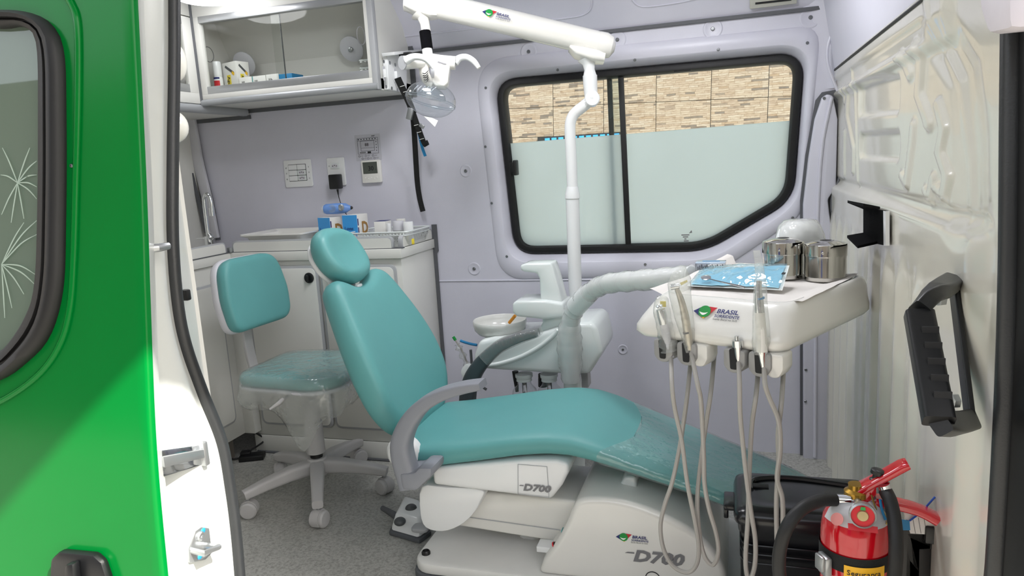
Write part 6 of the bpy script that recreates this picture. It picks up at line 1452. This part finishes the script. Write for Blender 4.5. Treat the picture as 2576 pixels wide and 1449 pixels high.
# sterilisation pouch with mirror
pq = [px(1728, 722, Z=ZP + .004), px(1968, 733, Z=ZP + .004), px(1986, 670, Z=ZP + .045), px(1766, 679, Z=ZP + .014)]
po = thing('sterile_pouch', (pq[0] + pq[2]) / 2, 'shiny light blue sterilisation pouch with a dental mirror inside', 'pouch')
def bil(s, t): return (pq[0] * (1 - s) + pq[1] * s) * (1 - t) + (pq[3] * (1 - s) + pq[2] * s) * t
def pouch_grid(h, wob, dz, e=0.0, ns=36, nt_=18):
    g = MB(); g.v = []
    for i in range(ns + 1):
        for j in range(nt_ + 1):
            s_, t = e + (1 - 2 * e) * i / ns, e + (1 - 2 * e) * j / nt_; p = bil(s_, t)
            b_ = (math.sin(math.pi * s_) ** .5) * (math.sin(math.pi * t) ** .5)
            g.v.append(p + V(0, 0, dz + h * b_ + wob * noise.noise(p * 55) * min(1, b_ + .3)))
    g.f = [(i * (nt_ + 1) + j, (i + 1) * (nt_ + 1) + j, (i + 1) * (nt_ + 1) + j + 1, i * (nt_ + 1) + j + 1) for i in range(ns) for j in range(nt_)]
    return g
pb_ = pouch_grid(.0, .003, .002); build(pb_, 'paper_back', M['white_card'], po, angle=80)
build(pouch_grid(.004, .004, .004, .04), 'blue_inner', M['pouch_blue'], po, angle=80)
build(pouch_grid(.016, .006, .006, .02), 'film_front', M['pouch_film'], po, angle=80)
mc = px(1776, 700, Z=ZP + .022); md = (px(1850, 712, Z=ZP + .02) - mc).normalized()
mir_ = build(MB().lathe([(.011, 0), (.0115, .002), (.010, .0026), (.001, .0026)], mc, (0, -.35, 1), 24), 'mirror_disc', M['chrome'], po)
build(MB().tube([mc + md * .011, mc + md * .03 + V(0, 0, -.002), mc + md * .11 + V(0, 0, -.006)], [.0014, .0016, .0025], 8), 'mirror_handle', M['chrome'], mir_)
for k in range(3):
    patch([(.0, .003 * k), (.008, .003 * k), (.008, .003 * k + .002), (0, .003 * k + .002)], bil(.955, .45) + V(0, 0, .012), t1, (t2 + EZ * .4), M['ink'], po, 'printed_code', .0006)
# bur box
q0, q1 = px(1749, 690, Z=ZP + .006), px(1823, 690, Z=ZP + .006); q0.z = q1.z = ZP + .0045; bd = (q1 - q0).normalized(); bn = EZ.cross(bd); Lb = (q1 - q0).length
bb2 = thing('bur_box', (q0 + q1) / 2, 'small clear box of dental burs with a blue-white lid card', 'box')
build(MB().prism([q0, q1, q1 + bn * .05, q0 + bn * .05], (0, 0, .03)), 'clear_case', M['clear_box'], bb2, bevel=.001)
build(MB().prism([q0 + bn * .004 + bd * .003, q1 + bn * .004 - bd * .003, q1 + bn * .046 - bd * .003, q0 + bn * .046 + bd * .003], (0, 0, .006)), 'bur_stand', M['plastic_white'], bb2)
build(MB().prism([q0 + bn * .002 + EZ * .0285, q1 + bn * .002 + EZ * .0285, q1 + bn * .048 + EZ * .0285, q0 + bn * .048 + EZ * .0285], (0, 0, .001)), 'lid_card', mat('pale_blue_card', '#cfe0f4', .5), bb2)
patch([(Lb * .2, .03), (Lb * .8, .03), (Lb * .8, .036), (Lb * .2, .036)], q0 + EZ * .0302, bd, bn, M['blue_print'], bb2, 'printed_band', .0003)
for k in range(15):
    o = q0 + bd * (.006 + (Lb - .012) * k / 14) + bn * (.008 + .004 * (k % 3)); build(MB().tube([o + EZ * .006, o + EZ * (.02 + .004 * (k * 7 % 3) / 2)], .0013, 6), 'bur', M['ink'], bb2)

# holders under the front edge
def front_at(x, z, v=-.004):   # point of the tray front line under pixel column x
    best = None
    for s_ in np.linspace(-.05, TW + .1, 400):
        p = tp_(s_, v, z); q_ = p - EYE; xx = CX + F * q_.dot(CR) / q_.dot(CF)
        if best is None or abs(xx - x) < best[0]: best = (abs(xx - x), p)
    return best[1]
def holder(x, white=False):
    c_ = front_at(x, ZB - .032, .005); h_ = thing_h = None
    lo_ = rounded([(-.023, .026), (.023, .026), (.023, -.004), (.012, -.022), (-.010, -.023), (-.023, -.010)], [.008, .008, .014, .02, .018, .014], 5)
    b_ = build(MB().prism([c_ + t1 * p.x + EZ * p.y - t2 * .014 for p in lo_], t2 * .05), 'handpiece_holder', M['holder'], tray, bevel=.005)
    sl_ = rounded([(-.009, .027), (.009, .027), (.007, -.014), (-.007, -.014)], .004, 3)
    build(MB().prism([c_ + t1 * p.x + EZ * p.y - t2 * .0155 for p in sl_], t2 * .02), 'holder_slot', M['dark_hole'], b_)
    if white: build(MB().prism([c_ + t1 * (p.x * .8 + .026) + EZ * p.y - t2 * .008 for p in lo_], t2 * .05), 'holder_cheek', M['plastic_cream'], b_, bevel=.006)
    return c_
H = [holder(1676), holder(1735, True), holder(1854), holder(1917, True)]

# instruments with their hoses
def z6(u, v): return 1450 + u / 2.792, 930 + v / 2.792
HY = 1.44
def hose(start, L, parent, y0, y1, end):
    P = []; n_ = len(L)
    for i, (u, v) in enumerate(L): P.append(px(*z6(u, v), Y=y0 + (y1 - y0) * i / (n_ - 1)))
    return build(MB().tube(catmull([start] + P + [end], 7), .0047, 9), 'hose', M['hose'], parent)
hA = [(672, 120), (692, 280), (740, 500), (780, 800), (836, 1080), (860, 1250), (842, 1370), (780, 1424), (680, 1380), (612, 1260), (590, 1100), (620, 950), (670, 800), (715, 600), (748, 400), (782, 150)]
hB_ = [(850, 100), (872, 200), (885, 400), (895, 620), (900, 800), (930, 970), (982, 1150), (997, 1280), (960, 1370), (900, 1310), (865, 1150), (850, 900), (880, 600), (915, 350), (945, 150)]
hC = [(1146, 100), (1150, 300), (1172, 550), (1200, 800), (1227, 1000), (1257, 1200), (1252, 1380), (1215, 1480), (1192, 1400), (1190, 1280), (1205, 1050), (1212, 800), (1232, 400), (1265, 150)]
hD = [(1325, 100), (1352, 190), (1420, 360), (1432, 560), (1410, 760), (1446, 900), (1450, 1100), (1440, 1250), (1420, 1300), (1408, 1180), (1405, 900), (1420, 650), (1416, 450), (1442, 200)]
def under(x): return px(x, 860, Y=1.60)
y_of = lambda c_: c_.y - .012
# 1 syringe
i1 = thing('triple_syringe', H[0], 'film-wrapped air-water syringe hanging leftmost on the delivery tray', 'syringe')
hy = y_of(H[0]); q = lambda x, y, yy=None: px(x, y, Y=(hy if yy is None else yy))
build(MB().tube([q(1690, 900), q(1684, 875), q(1676, 845), q(1670, 815)], [.0055, .007, .0085, .0095], 14), 'syringe_body', M['shell_grey'], i1)
build(MB().tube([q(1670, 815), q(1666, 795), q(1662, 778)], [.0095, .0105, .0095], 14), 'syringe_head', M['chrome'], i1)
for x, y in ((1655, 772), (1663, 770)): build(MB().lathe([(.0035, 0), (.0035, .006), (.002, .008)], q(x, y), (0, -1, .4), 12), 'syringe_button', M['chrome'], i1)
build(MB().tube(catmull([q(1686, 885), q(1680, 860), q(1672, 820), q(1664, 775), q(1668, 745)], 5), [.012, .02, .015, .018, .022, .019, .017, .019, .018, .017, .018, .017, .017, .018, .018, .017, .016, .015, .014, .012, .008], 14, cap=False), 'film_sleeve', M['wrap_film'], i1)
build(MB().box(q(1668, 765, hy + .01), (.012, .002, .012)), 'yellow_tab', M['yellow_print'], i1)
hose(q(1688, 898), hA, i1, HY, 1.50, under(1742))
# 2 turbine
i2 = thing('turbine_handpiece', H[1], 'silver high-speed handpiece in a clear bag second on the tray', 'handpiece'); hy = y_of(H[1])
build(MB().tube(catmull([q(1736, 880), q(1731, 845), q(1724, 800), q(1715, 760), q(1702, 724)], 4), interp([.006, .0085, .0085, .007, .0045], 17), 14), 'handpiece_body', mat('champagne_metal', '#c9c2b4', .28, metal=.8), i2)
hh_ = q(1698, 721); build(MB().lathe([(.0058, -.009), (.0064, -.007), (.0064, .007), (.0055, .009)], hh_, (t1 * -.8 - t2 * .5 + EZ * -.15), 18), 'turbine_head', M['chrome'], i2)
build(MB().tube([q(1729, 838), q(1728, 834)], .0088, 14), 'handpiece_ring', M['knob_grey'], i2)
bag = MB(); bl_ = [[q(1742, 885), q(1728, 885)], [q(1748, 850), q(1716, 850)], [q(1744, 800), q(1698, 800)], [q(1738, 740), q(1684, 745)], [q(1738, 700), q(1680, 715)], [q(1722, 668), q(1690, 690)]]
rg = []
for a_, b_ in bl_:
    c_ = (a_ + b_) / 2; r1 = (a_ - b_) / 2; rg.append([c_ + r1 * math.cos(t) + t2 * (.012 * math.sin(t)) for t in [2 * math.pi * k / 16 for k in range(16)]])
bag.loft(rg, cap=False); build(bag, 'film_bag', M['wrap_film'], i2, angle=70)
build(MB().prism([q(x, y, hy + .012) for x, y in ((1710, 712), (1728, 704), (1730, 709), (1714, 718))], (0, .001, 0)), 'yellow_tab', M['yellow_print'], i2)
hose(q(1738, 884), hB_, i2, HY - .01, 1.48, under(1800))
# 3 bare coupling
i3 = thing('hose_coupling', H[2], 'bare chrome hose coupling in the third tray holder', 'coupling'); hy = y_of(H[2])
build(MB().tube([q(1858, 910), q(1857, 885), q(1856, 870)], [.0055, .0075, .0085], 16), 'coupling_nut', M['chrome'], i3)
build(MB().tube([q(1856, 872), q(1855, 856)], .0105, 18), 'coupling_collar', M['chrome'], i3)
build(MB().tube([q(1855, 856), q(1854, 845)], [.005, .0045], 14), 'coupling_tip', M['chrome'], i3)
hose(q(1858, 908), hC, i3, 1.405, 1.43, under(1912))
# 4 micromotor
i4 = thing('micromotor_handpiece', H[3], 'slow handpiece sealed in a tall clear sleeve on the right of the tray', 'handpiece'); hy = y_of(H[3])
build(MB().tube([q(1921, 925), q(1919, 900), q(1918, 884)], [.0058, .008, .0105], 16), 'coupling_nut', M['chrome'], i4)
build(MB().tube([q(1917, 884), q(1914, 830), q(1911, 780), q(1909, 750)], [.0105, .0105, .009, .0075], 16), 'motor_body', M['plastic_cream'], i4)
build(MB().tube([q(1911, 785), q(1909, 752), q(1908, 728), q(1910, 706)], [.0095, .0085, .006, .005], 16), 'contra_angle', M['chrome'], i4)
build(MB().tube([q(1911.5, 752), q(1911, 748)], .0089, 16), 'blue_ring', M['blue'], i4)
bag = MB(); rg = []
for xl, xr, y_ in ((1898, 1928, 890), (1892, 1938, 862), (1894, 1936, 820), (1895, 1930, 770), (1897, 1928, 725), (1899, 1924, 690), (1898, 1920, 660), (1894, 1912, 630)):
    a_, b_ = q(xl, y_), q(xr, y_); c_ = (a_ + b_) / 2; r1 = (b_ - a_) / 2; rg.append([c_ + r1 * math.cos(t) + t2 * ((.012 if y_ > 700 else .003) * math.sin(t)) for t in [2 * math.pi * k / 16 for k in range(16)]])
bag.loft(rg, cap=False); build(bag, 'film_sleeve', M['wrap_film'], i4, angle=70)
hose(q(1922, 922), hD, i4, 1.395, 1.42, under(1975))
# ================================================================ BIN, EXTINGUISHER AND BULKHEAD FITTINGS
BY0, BY1, BXl, BXr, BZ = 1.455, 1.655, .0, .285, .33
bin_ = thing('trash_bin', ((BXl + BXr) / 2, (BY0 + BY1) / 2, 0), 'black plastic waste bin with flat lid beside the bulkhead', 'waste bin')
def bring(z, ins, r=.03): return [V((BXl + BXr) / 2 + p.x, (BY0 + BY1) / 2 + p.y, z) for p in rrect(BXr - BXl - 2 * ins, BY1 - BY0 - 2 * ins, r, 6)]
mb = MB(); mb.loft([bring(0.001, .035), bring(.01, .03), bring(BZ - .04, .008), bring(BZ - .035, .003), bring(BZ - .01, .002)]); bb3 = build(mb, 'bin_body', M['black_gloss'], bin_, angle=50)
mb = MB(); mb.loft([bring(BZ - .012, -.004), bring(BZ - .002, -.006), bring(BZ + .012, -.002), bring(BZ + .02, .012), bring(BZ + .021, .03), bring(BZ + .018, .04), bring(BZ + .020, .06)]); ldb = build(mb, 'bin_lid', M['black_gloss'], bin_, angle=50)
build(MB().tube(catmull([V(BXl + .03, BY0 + .10, BZ + .020), V(BXl + .04, BY1 - .05, BZ + .021), V(BXl + .12, BY1 - .03, BZ + .021), V(BXr - .04, BY1 - .05, BZ + .02)], 6), .006, 8), 'lid_rib', M['black_gloss'], ldb)
build(MB().box(V(BXl + .045, BY0 + .12, BZ + .021), (.045, .018, .004)), 'lid_slot', M['dark_hole'], ldb, bevel=.001)
hk = build(MB().box(V(BXl - .012, BY0 + .1, BZ - .01), (.03, .07, .014)), 'side_handle', M['black_gloss'], bin_, bevel=.004)
build(MB().box(V(BXl - .022, BY0 + .1, BZ - .025), (.01, .05, .03)), 'handle_clip', M['black_gloss'], hk, bevel=.003)
for k in range(3): build(MB().tube(bring(BZ - .06 - .02 * k, .008), .002, 6, closed=True), 'body_rib', M['black_gloss'], bb3)

EYx = 1.20
xl, xr = px(2064, 1335, Y=EYx).x, px(2240, 1335, Y=EYx).x; er = (xr - xl) / 2; ec = V((xl + xr) / 2, EYx, 0)
zsh = px(2150, 1330, Y=EYx).z; zne = px(2160, 1290, Y=EYx).z
ex_ = thing('fire_extinguisher', V(ec.x, ec.y, .03), 'red fire extinguisher with gauge and black hose strapped to the bulkhead', 'fire extinguisher')
build(MB().lathe([(er * .9, .03), (er, .045), (er, zsh - .01), (er * .985, zsh + .005), (er * .93, zsh + .022), (er * .8, zsh + .036), (er * .5, zsh + .048), (.02, zsh + .052), (.017, zsh + .06)], ec, n=40), 'cylinder', M['red_paint'], ex_, angle=60)
build(MB().lathe([(.017, zsh + .05), (.018, zsh + .055), (.018, zsh + .066), (.012, zsh + .07), (.012, zsh + .078)], ec, n=18), 'valve_body', mat('brass', '#b08a3c', .3, metal=.9), ex_)
# paper collar label draped on the shoulder
mb = MB(); rg = []
for r_, z_ in ((er * .40, zsh + .0545), (er * .62, zsh + .0485), (er * .82, zsh + .0385), (er * .95, zsh + .0235)):
    rg.append([ec + V(r_ * math.cos(t), r_ * math.sin(t), z_) for t in [math.radians(-165 + 150 * k / 22) for k in range(23)]])
mb.loft(rg, closed=False, cap=False); cl = build(mb, 'collar_label', mat('grey_white_label', '#c9c9cb', .45), ex_, angle=70)
q = px(2105, 1306, Y=EYx - er * .8); build(MB().lathe([(.010, 0), (.010, .0008), (.001, .001)], q + V(0, -.004, .002), (-.5, -.7, .6), 20), 'recycling_mark', mat('pink_print', '#d98a84', .5), cl)
q = px(2168, 1328, Y=EYx - er * .98); patch([(-.02, -.004), (.022, -.006), (.022, .004), (-.02, .006)], q + V(0, -.003, .001), EX, V(0, .5, .8), M['red_plain'], cl, 'printed_band')
# gauge
q = px(2170, 1296, Y=EYx - er - .008); gn = V(-.1, -1, .15).normalized()
ga = build(MB().lathe([(.0185, -.012), (.0195, -.004), (.0195, .004), (.017, .006), (.0165, .004)], q, gn, 28, cap=False), 'pressure_gauge', M['zinc'], ex_)
build(MB().lathe([(.0166, .0035), (.001, .0036)], q, gn, 24, cap=False), 'gauge_face', M['red_plain'], ga)
build(MB().lathe([(.0085, .0042), (.0075, .006), (.001, .0062)], q, gn, 20), 'gauge_centre', mat('gauge_gold', '#b9a67c', .4, metal=.6), ga)
gu = gn.orthogonal().normalized()
patch([(-.004, .0095), (.004, .0095), (.003, .0148), (-.003, .0148)], q + gn * .0042, EX, EZ, M['logo_green'], ga, 'gauge_green_zone', .0005)
build(MB().tube([q, V(ec.x, ec.y, q.z + .002)], .006, 10), 'gauge_stem', M['zinc'], ga)
# levers
Yh = EYx - .012
e_ = lambda x, y, yy=Yh: px(x, y, Y=yy)
mb = MB(); mb.prism([e_(x, y) for x, y in ((2146, 1238), (2196, 1212), (2206, 1218), (2206, 1246), (2190, 1262), (2176, 1272), (2150, 1270))], (0, .028, 0)); hd1 = build(mb, 'valve_housing', M['red_paint'], ex_, bevel=.003)
mb = MB(); sweep(mb, catmull([e_(2150, 1238, Yh + .014), e_(2190, 1215, Yh + .014), e_(2235, 1190, Yh + .014), e_(2268, 1172, Yh + .014), e_(2284, 1166, Yh + .014)], 5), .030, interp([.012, .012, .012, .013, .009], 21), EY, .4); build(mb, 'squeeze_lever', M['red_paint'], hd1)
mb = MB(); sweep(mb, catmull([e_(2200, 1258, Yh + .014), e_(2250, 1266, Yh + .014), e_(2310, 1282, Yh + .014), (e_(2356, 1305, Yh + .014))], 5), .028, interp([.016, .014, .014, .016], 16), EY, .35); build(mb, 'carry_handle', M['red_paint'], hd1)
build(MB().lathe([(.009, 0), (.009, .006), (.006, .008), (.006, .014), (.011, .016), (.011, .022), (.008, .024)], e_(2200, 1206, Yh + .014) - V(0, 0, .006), (.25, 0, 1), 16), 'safety_cap', M['black'], hd1)
build(MB().lathe([(.004, 0), (.004, .003), (.002, .004)], e_(2155, 1260) , (0, -1, 0), 10), 'pivot_pin', M['zinc'], hd1)
build(MB().tube(catmull([e_(2192, 1245, Yh - .004), e_(2200, 1270, Yh - .006), e_(2212, 1300, Yh - .012), e_(2228, 1318, Yh - .014), e_(2232, 1306, Yh - .012), e_(2218, 1280, Yh - .008)], 5), .0014, 6), 'pull_ring', mat('brass_wire', '#b79a55', .35, metal=.8), hd1)
build(MB().tube(catmull([e_(2214, 1256, Yh - .004), e_(2218, 1280, Yh - .008), e_(2228, 1308, Yh - .014)], 5), .0022, 6), 'blue_tie', M['blue'], hd1)
# hose
build(MB().tube([e_(2140, 1258), e_(2098, 1256)], .0085, 16), 'hose_fitting', M['chrome'], ex_)
build(MB().tube([e_(2152, 1260), e_(2138, 1259)], .006, 12), 'fitting_neck', M['zinc'], ex_)
zlow = .16
hp_ = catmull([e_(2100, 1257), e_(2062, 1260, EYx - 0.03), e_(2015, 1282, EYx - 0.06), e_(1978, 1330, EYx - 0.08), e_(1960, 1400, EYx - 0.08), e_(1968, 1470, EYx - 0.08), e_(2020, 1560, EYx - 0.09), e_(2140, 1590, EYx - 0.11), e_(2225, 1540, EYx - 0.10), e_(2248, 1460, EYx - 0.08), e_(2254, 1380, EYx - 0.07), e_(2250, 1310, EYx - 0.05), e_(2240, 1262, EYx - 0.03), e_(2228, 1236, Yh)], 6)
build(MB().tube(hp_, .0105, 14), 'hose', M['rubber'], ex_)
build(MB().tube([e_(2230, 1238, Yh), e_(2222, 1218, Yh)], .0095, 16), 'hose_tip', M['chrome'], ex_)
# strap, buckle, sticker
zst = px(2090, 1420, Y=EYx - er).z
build(MB().loft([[ec + V((er + .002) * math.cos(t), (er + .002) * math.sin(t), z_ + .0) for t in [2 * math.pi * k / 40 for k in range(40)]] for z_ in (zst - .014, zst + .014)], cap=False), 'retaining_strap', M['web'], ex_)
bq_ = px(2075, 1420, Y=EYx - .03)
bk2 = build(MB().box(bq_, (.012, .028, .034), rz(20)), 'strap_buckle', M['zinc'], ex_, bevel=.003)
build(MB().box(bq_ + V(-.008, -.006, .006), (.006, .02, .026), rz(30)), 'buckle_lever', M['zinc'], bk2, bevel=.002)
zsk = px(2170, 1440, Y=EYx - er).z
mb = MB(); mb.loft([[ec + V((er + .0032) * math.sin(t), -(er + .0032) * math.cos(t), z_) for t in [(-.42 + 1.16 * k / 14) for k in range(15)]] for z_ in (zsk - .02, zsk + .009)], closed=False, cap=False); sk2 = build(mb, 'yellow_sticker', M['gold_label'], ex_, angle=70)
for k, ch in enumerate('Segurança'):
    t = -.34 + .105 * k; o = ec + V((er + .0034) * math.sin(t), -(er + .0034) * math.cos(t), zsk - .006)
    text(ch, .012, o, V(math.cos(t), math.sin(t), 0), EZ, M['ink'], sk2, bold=.015, lift=.0004)
# wall bracket, tag
br = thing('extinguisher_bracket', V(.29, EYx + .02, .3), 'black moulded bracket holding the extinguisher to the bulkhead', 'bracket')
build(MB().prism([px(x, y, Y=EYx + .03) for x, y in ((2262, 1318), (2300, 1325), (2320, 1340), (2378, 1326), (2384, 1375), (2376, 1382), (2318, 1386), (2316, 1500), (2262, 1500))], (0, .02, 0)), 'bracket_arm', M['black'], br, bevel=.003)
build(MB().bx(PX - .075, PX - .036, EYx + .03, EYx + .05, .1, px(2300, 1340, Y=EYx + .03).z), 'bracket_back', M['black'], br, bevel=.003)
build(MB().box(px(2352, 1345, Y=EYx + .025), (.03, .012, .03)), 'latch', M['black'], br, bevel=.003)
tgp = thing('inspection_tag', px(2320, 1320, Y=EYx + .022), 'white lined paper tag with blue seals behind the extinguisher handle', 'tag')
build(MB().prism([px(x, y, Y=EYx + .024) for x, y in ((2272, 1285), (2345, 1298), (2358, 1346), (2290, 1342))], (0, .001, 0)), 'tag_card', M['white_card'], tgp)
build(MB().prism([px(x, y, Y=EYx + .022) for x, y in ((2262, 1306), (2288, 1310), (2290, 1334), (2264, 1334))], (0, .001, 0)), 'blue_seal', M['blue'], tgp)
build(MB().tube([px(x, y, Y=EYx + .02) for x, y in ((2288, 1310), (2318, 1288), (2352, 1250))], .0015, 6), 'blue_tie', mat('blue_nylon', '#1d50b0', .4), tgp)
for k in range(3): build(MB().tube([px(2296 + 14 * k, 1302, Y=EYx + .0235), px(2303 + 14 * k, 1342, Y=EYx + .0235)], .0004, 4), 'ruled_line', M['grey_print'], tgp)

# grab handle: bulkhead fittings are drawn in metres again
EYE = EYE * UNIT; UNIT = 1.0
FXB = PX - .022
hd3 = thing('grab_handle', px(2420, 1000, X=FXB), 'black ribbed plastic grab handle bolted to the bulkhead', 'handle')
b_t, b_b = px(2398, 708, X=FXB), px(2440, 1050, X=FXB); o_t, o_b = px(2312, 790, X=PX - .10), px(2362, 1060, X=PX - .10)
mb = MB(); sweep(mb, catmull([o_t, o_t.lerp(o_b, .5), o_b], 4), .026, .036, EY, .25); grip = build(mb, 'grip', M['black'], hd3)
mb = MB(); sweep(mb, catmull([b_t, px(2350, 740, X=PX - .075), o_t + V(0, 0, .006)], 4), .030, .022, (.3, 1, 0), .25); build(mb, 'handle_foot', M['black'], hd3)
mb = MB(); sweep(mb, catmull([b_b + V(0, 0, -.004), px(2400, 1066, X=PX - .07), o_b + V(0, 0, -.002)], 4), .030, .022, (.3, 1, 0), .25); build(mb, 'handle_foot', M['black'], hd3)
mb = MB(); sweep(mb, [b_t, b_b], .03, .008, (0, 1, .2), .3); build(mb, 'handle_plate', M['black'], hd3)
for k in range(5):
    p = o_t.lerp(o_b, .2 + .15 * k); build(MB().box(p + V(.006, -.0125, 0), (.02, .003, .026)), 'grip_recess', M['dark_hole'], grip)
for x, y in ((2374, 752), (2408, 1008)): build(MB().lathe([(.010, 0), (.010, .008), (.006, .010)], px(x, y, X=PX - .052), (-1, -.3, 0), 6), 'bolt', M['zinc'], hd3)
# felt bracket
fb = thing('felt_bracket', px(2190, 600, X=FXB), 'black felt-lined C-shaped bracket open towards the window on the bulkhead', 'bracket')
X1_, X2_ = FXB - .002, FXB - .06
f_ = lambda x, y, X: px(x, y, X=X)
build(MB().prism([f_(2178, 523, X1_), f_(2234, 530, X1_), f_(2236, 618, X1_), f_(2178, 606, X1_)], (-.006, 0, 0)), 'felt_back', M['felt'], fb)
a, b = f_(2178, 524, X1_), f_(2214, 524, X1_)
build(MB().hexa([f_(2176, 522, X1_), f_(2214, 520, X1_), f_(2172, 512, X2_), f_(2132, 504, X2_)], [p - V(0, 0, .006) for p in (f_(2176, 522, X1_), f_(2214, 520, X1_), f_(2172, 512, X2_), f_(2132, 504, X2_))]), 'upper_flap', M['felt'], fb)
build(MB().hexa([f_(2178, 584, X1_), f_(2212, 606, X1_), f_(2158, 618, X2_), f_(2131, 592, X2_)], [p - V(0, 0, .006) for p in (f_(2178, 584, X1_), f_(2212, 606, X1_), f_(2158, 618, X2_), f_(2131, 592, X2_))]), 'lower_flap', M['felt'], fb)
build(MB().prism([f_(2232, 530, X1_ + .001), f_(2238, 531, X1_ + .001), f_(2238, 618, X1_ + .001), f_(2233, 618, X1_ + .001)], (-.008, 0, 0)), 'white_edge', M['plastic_white'], fb)
# rubber stop on the door seal
q = px(468, 742, X=SX - .01); tag(build(MB().box(q, (.014, .012, .02)), 'rubber_stop', M['black'], bevel=.003), 'small black rubber stop on the rear door seal', 'stop')
build(MB().sphere(px(2096, 532, Y=WY - .05), .006, 10, 6), 'rubber_plug', M['black'], bulk)
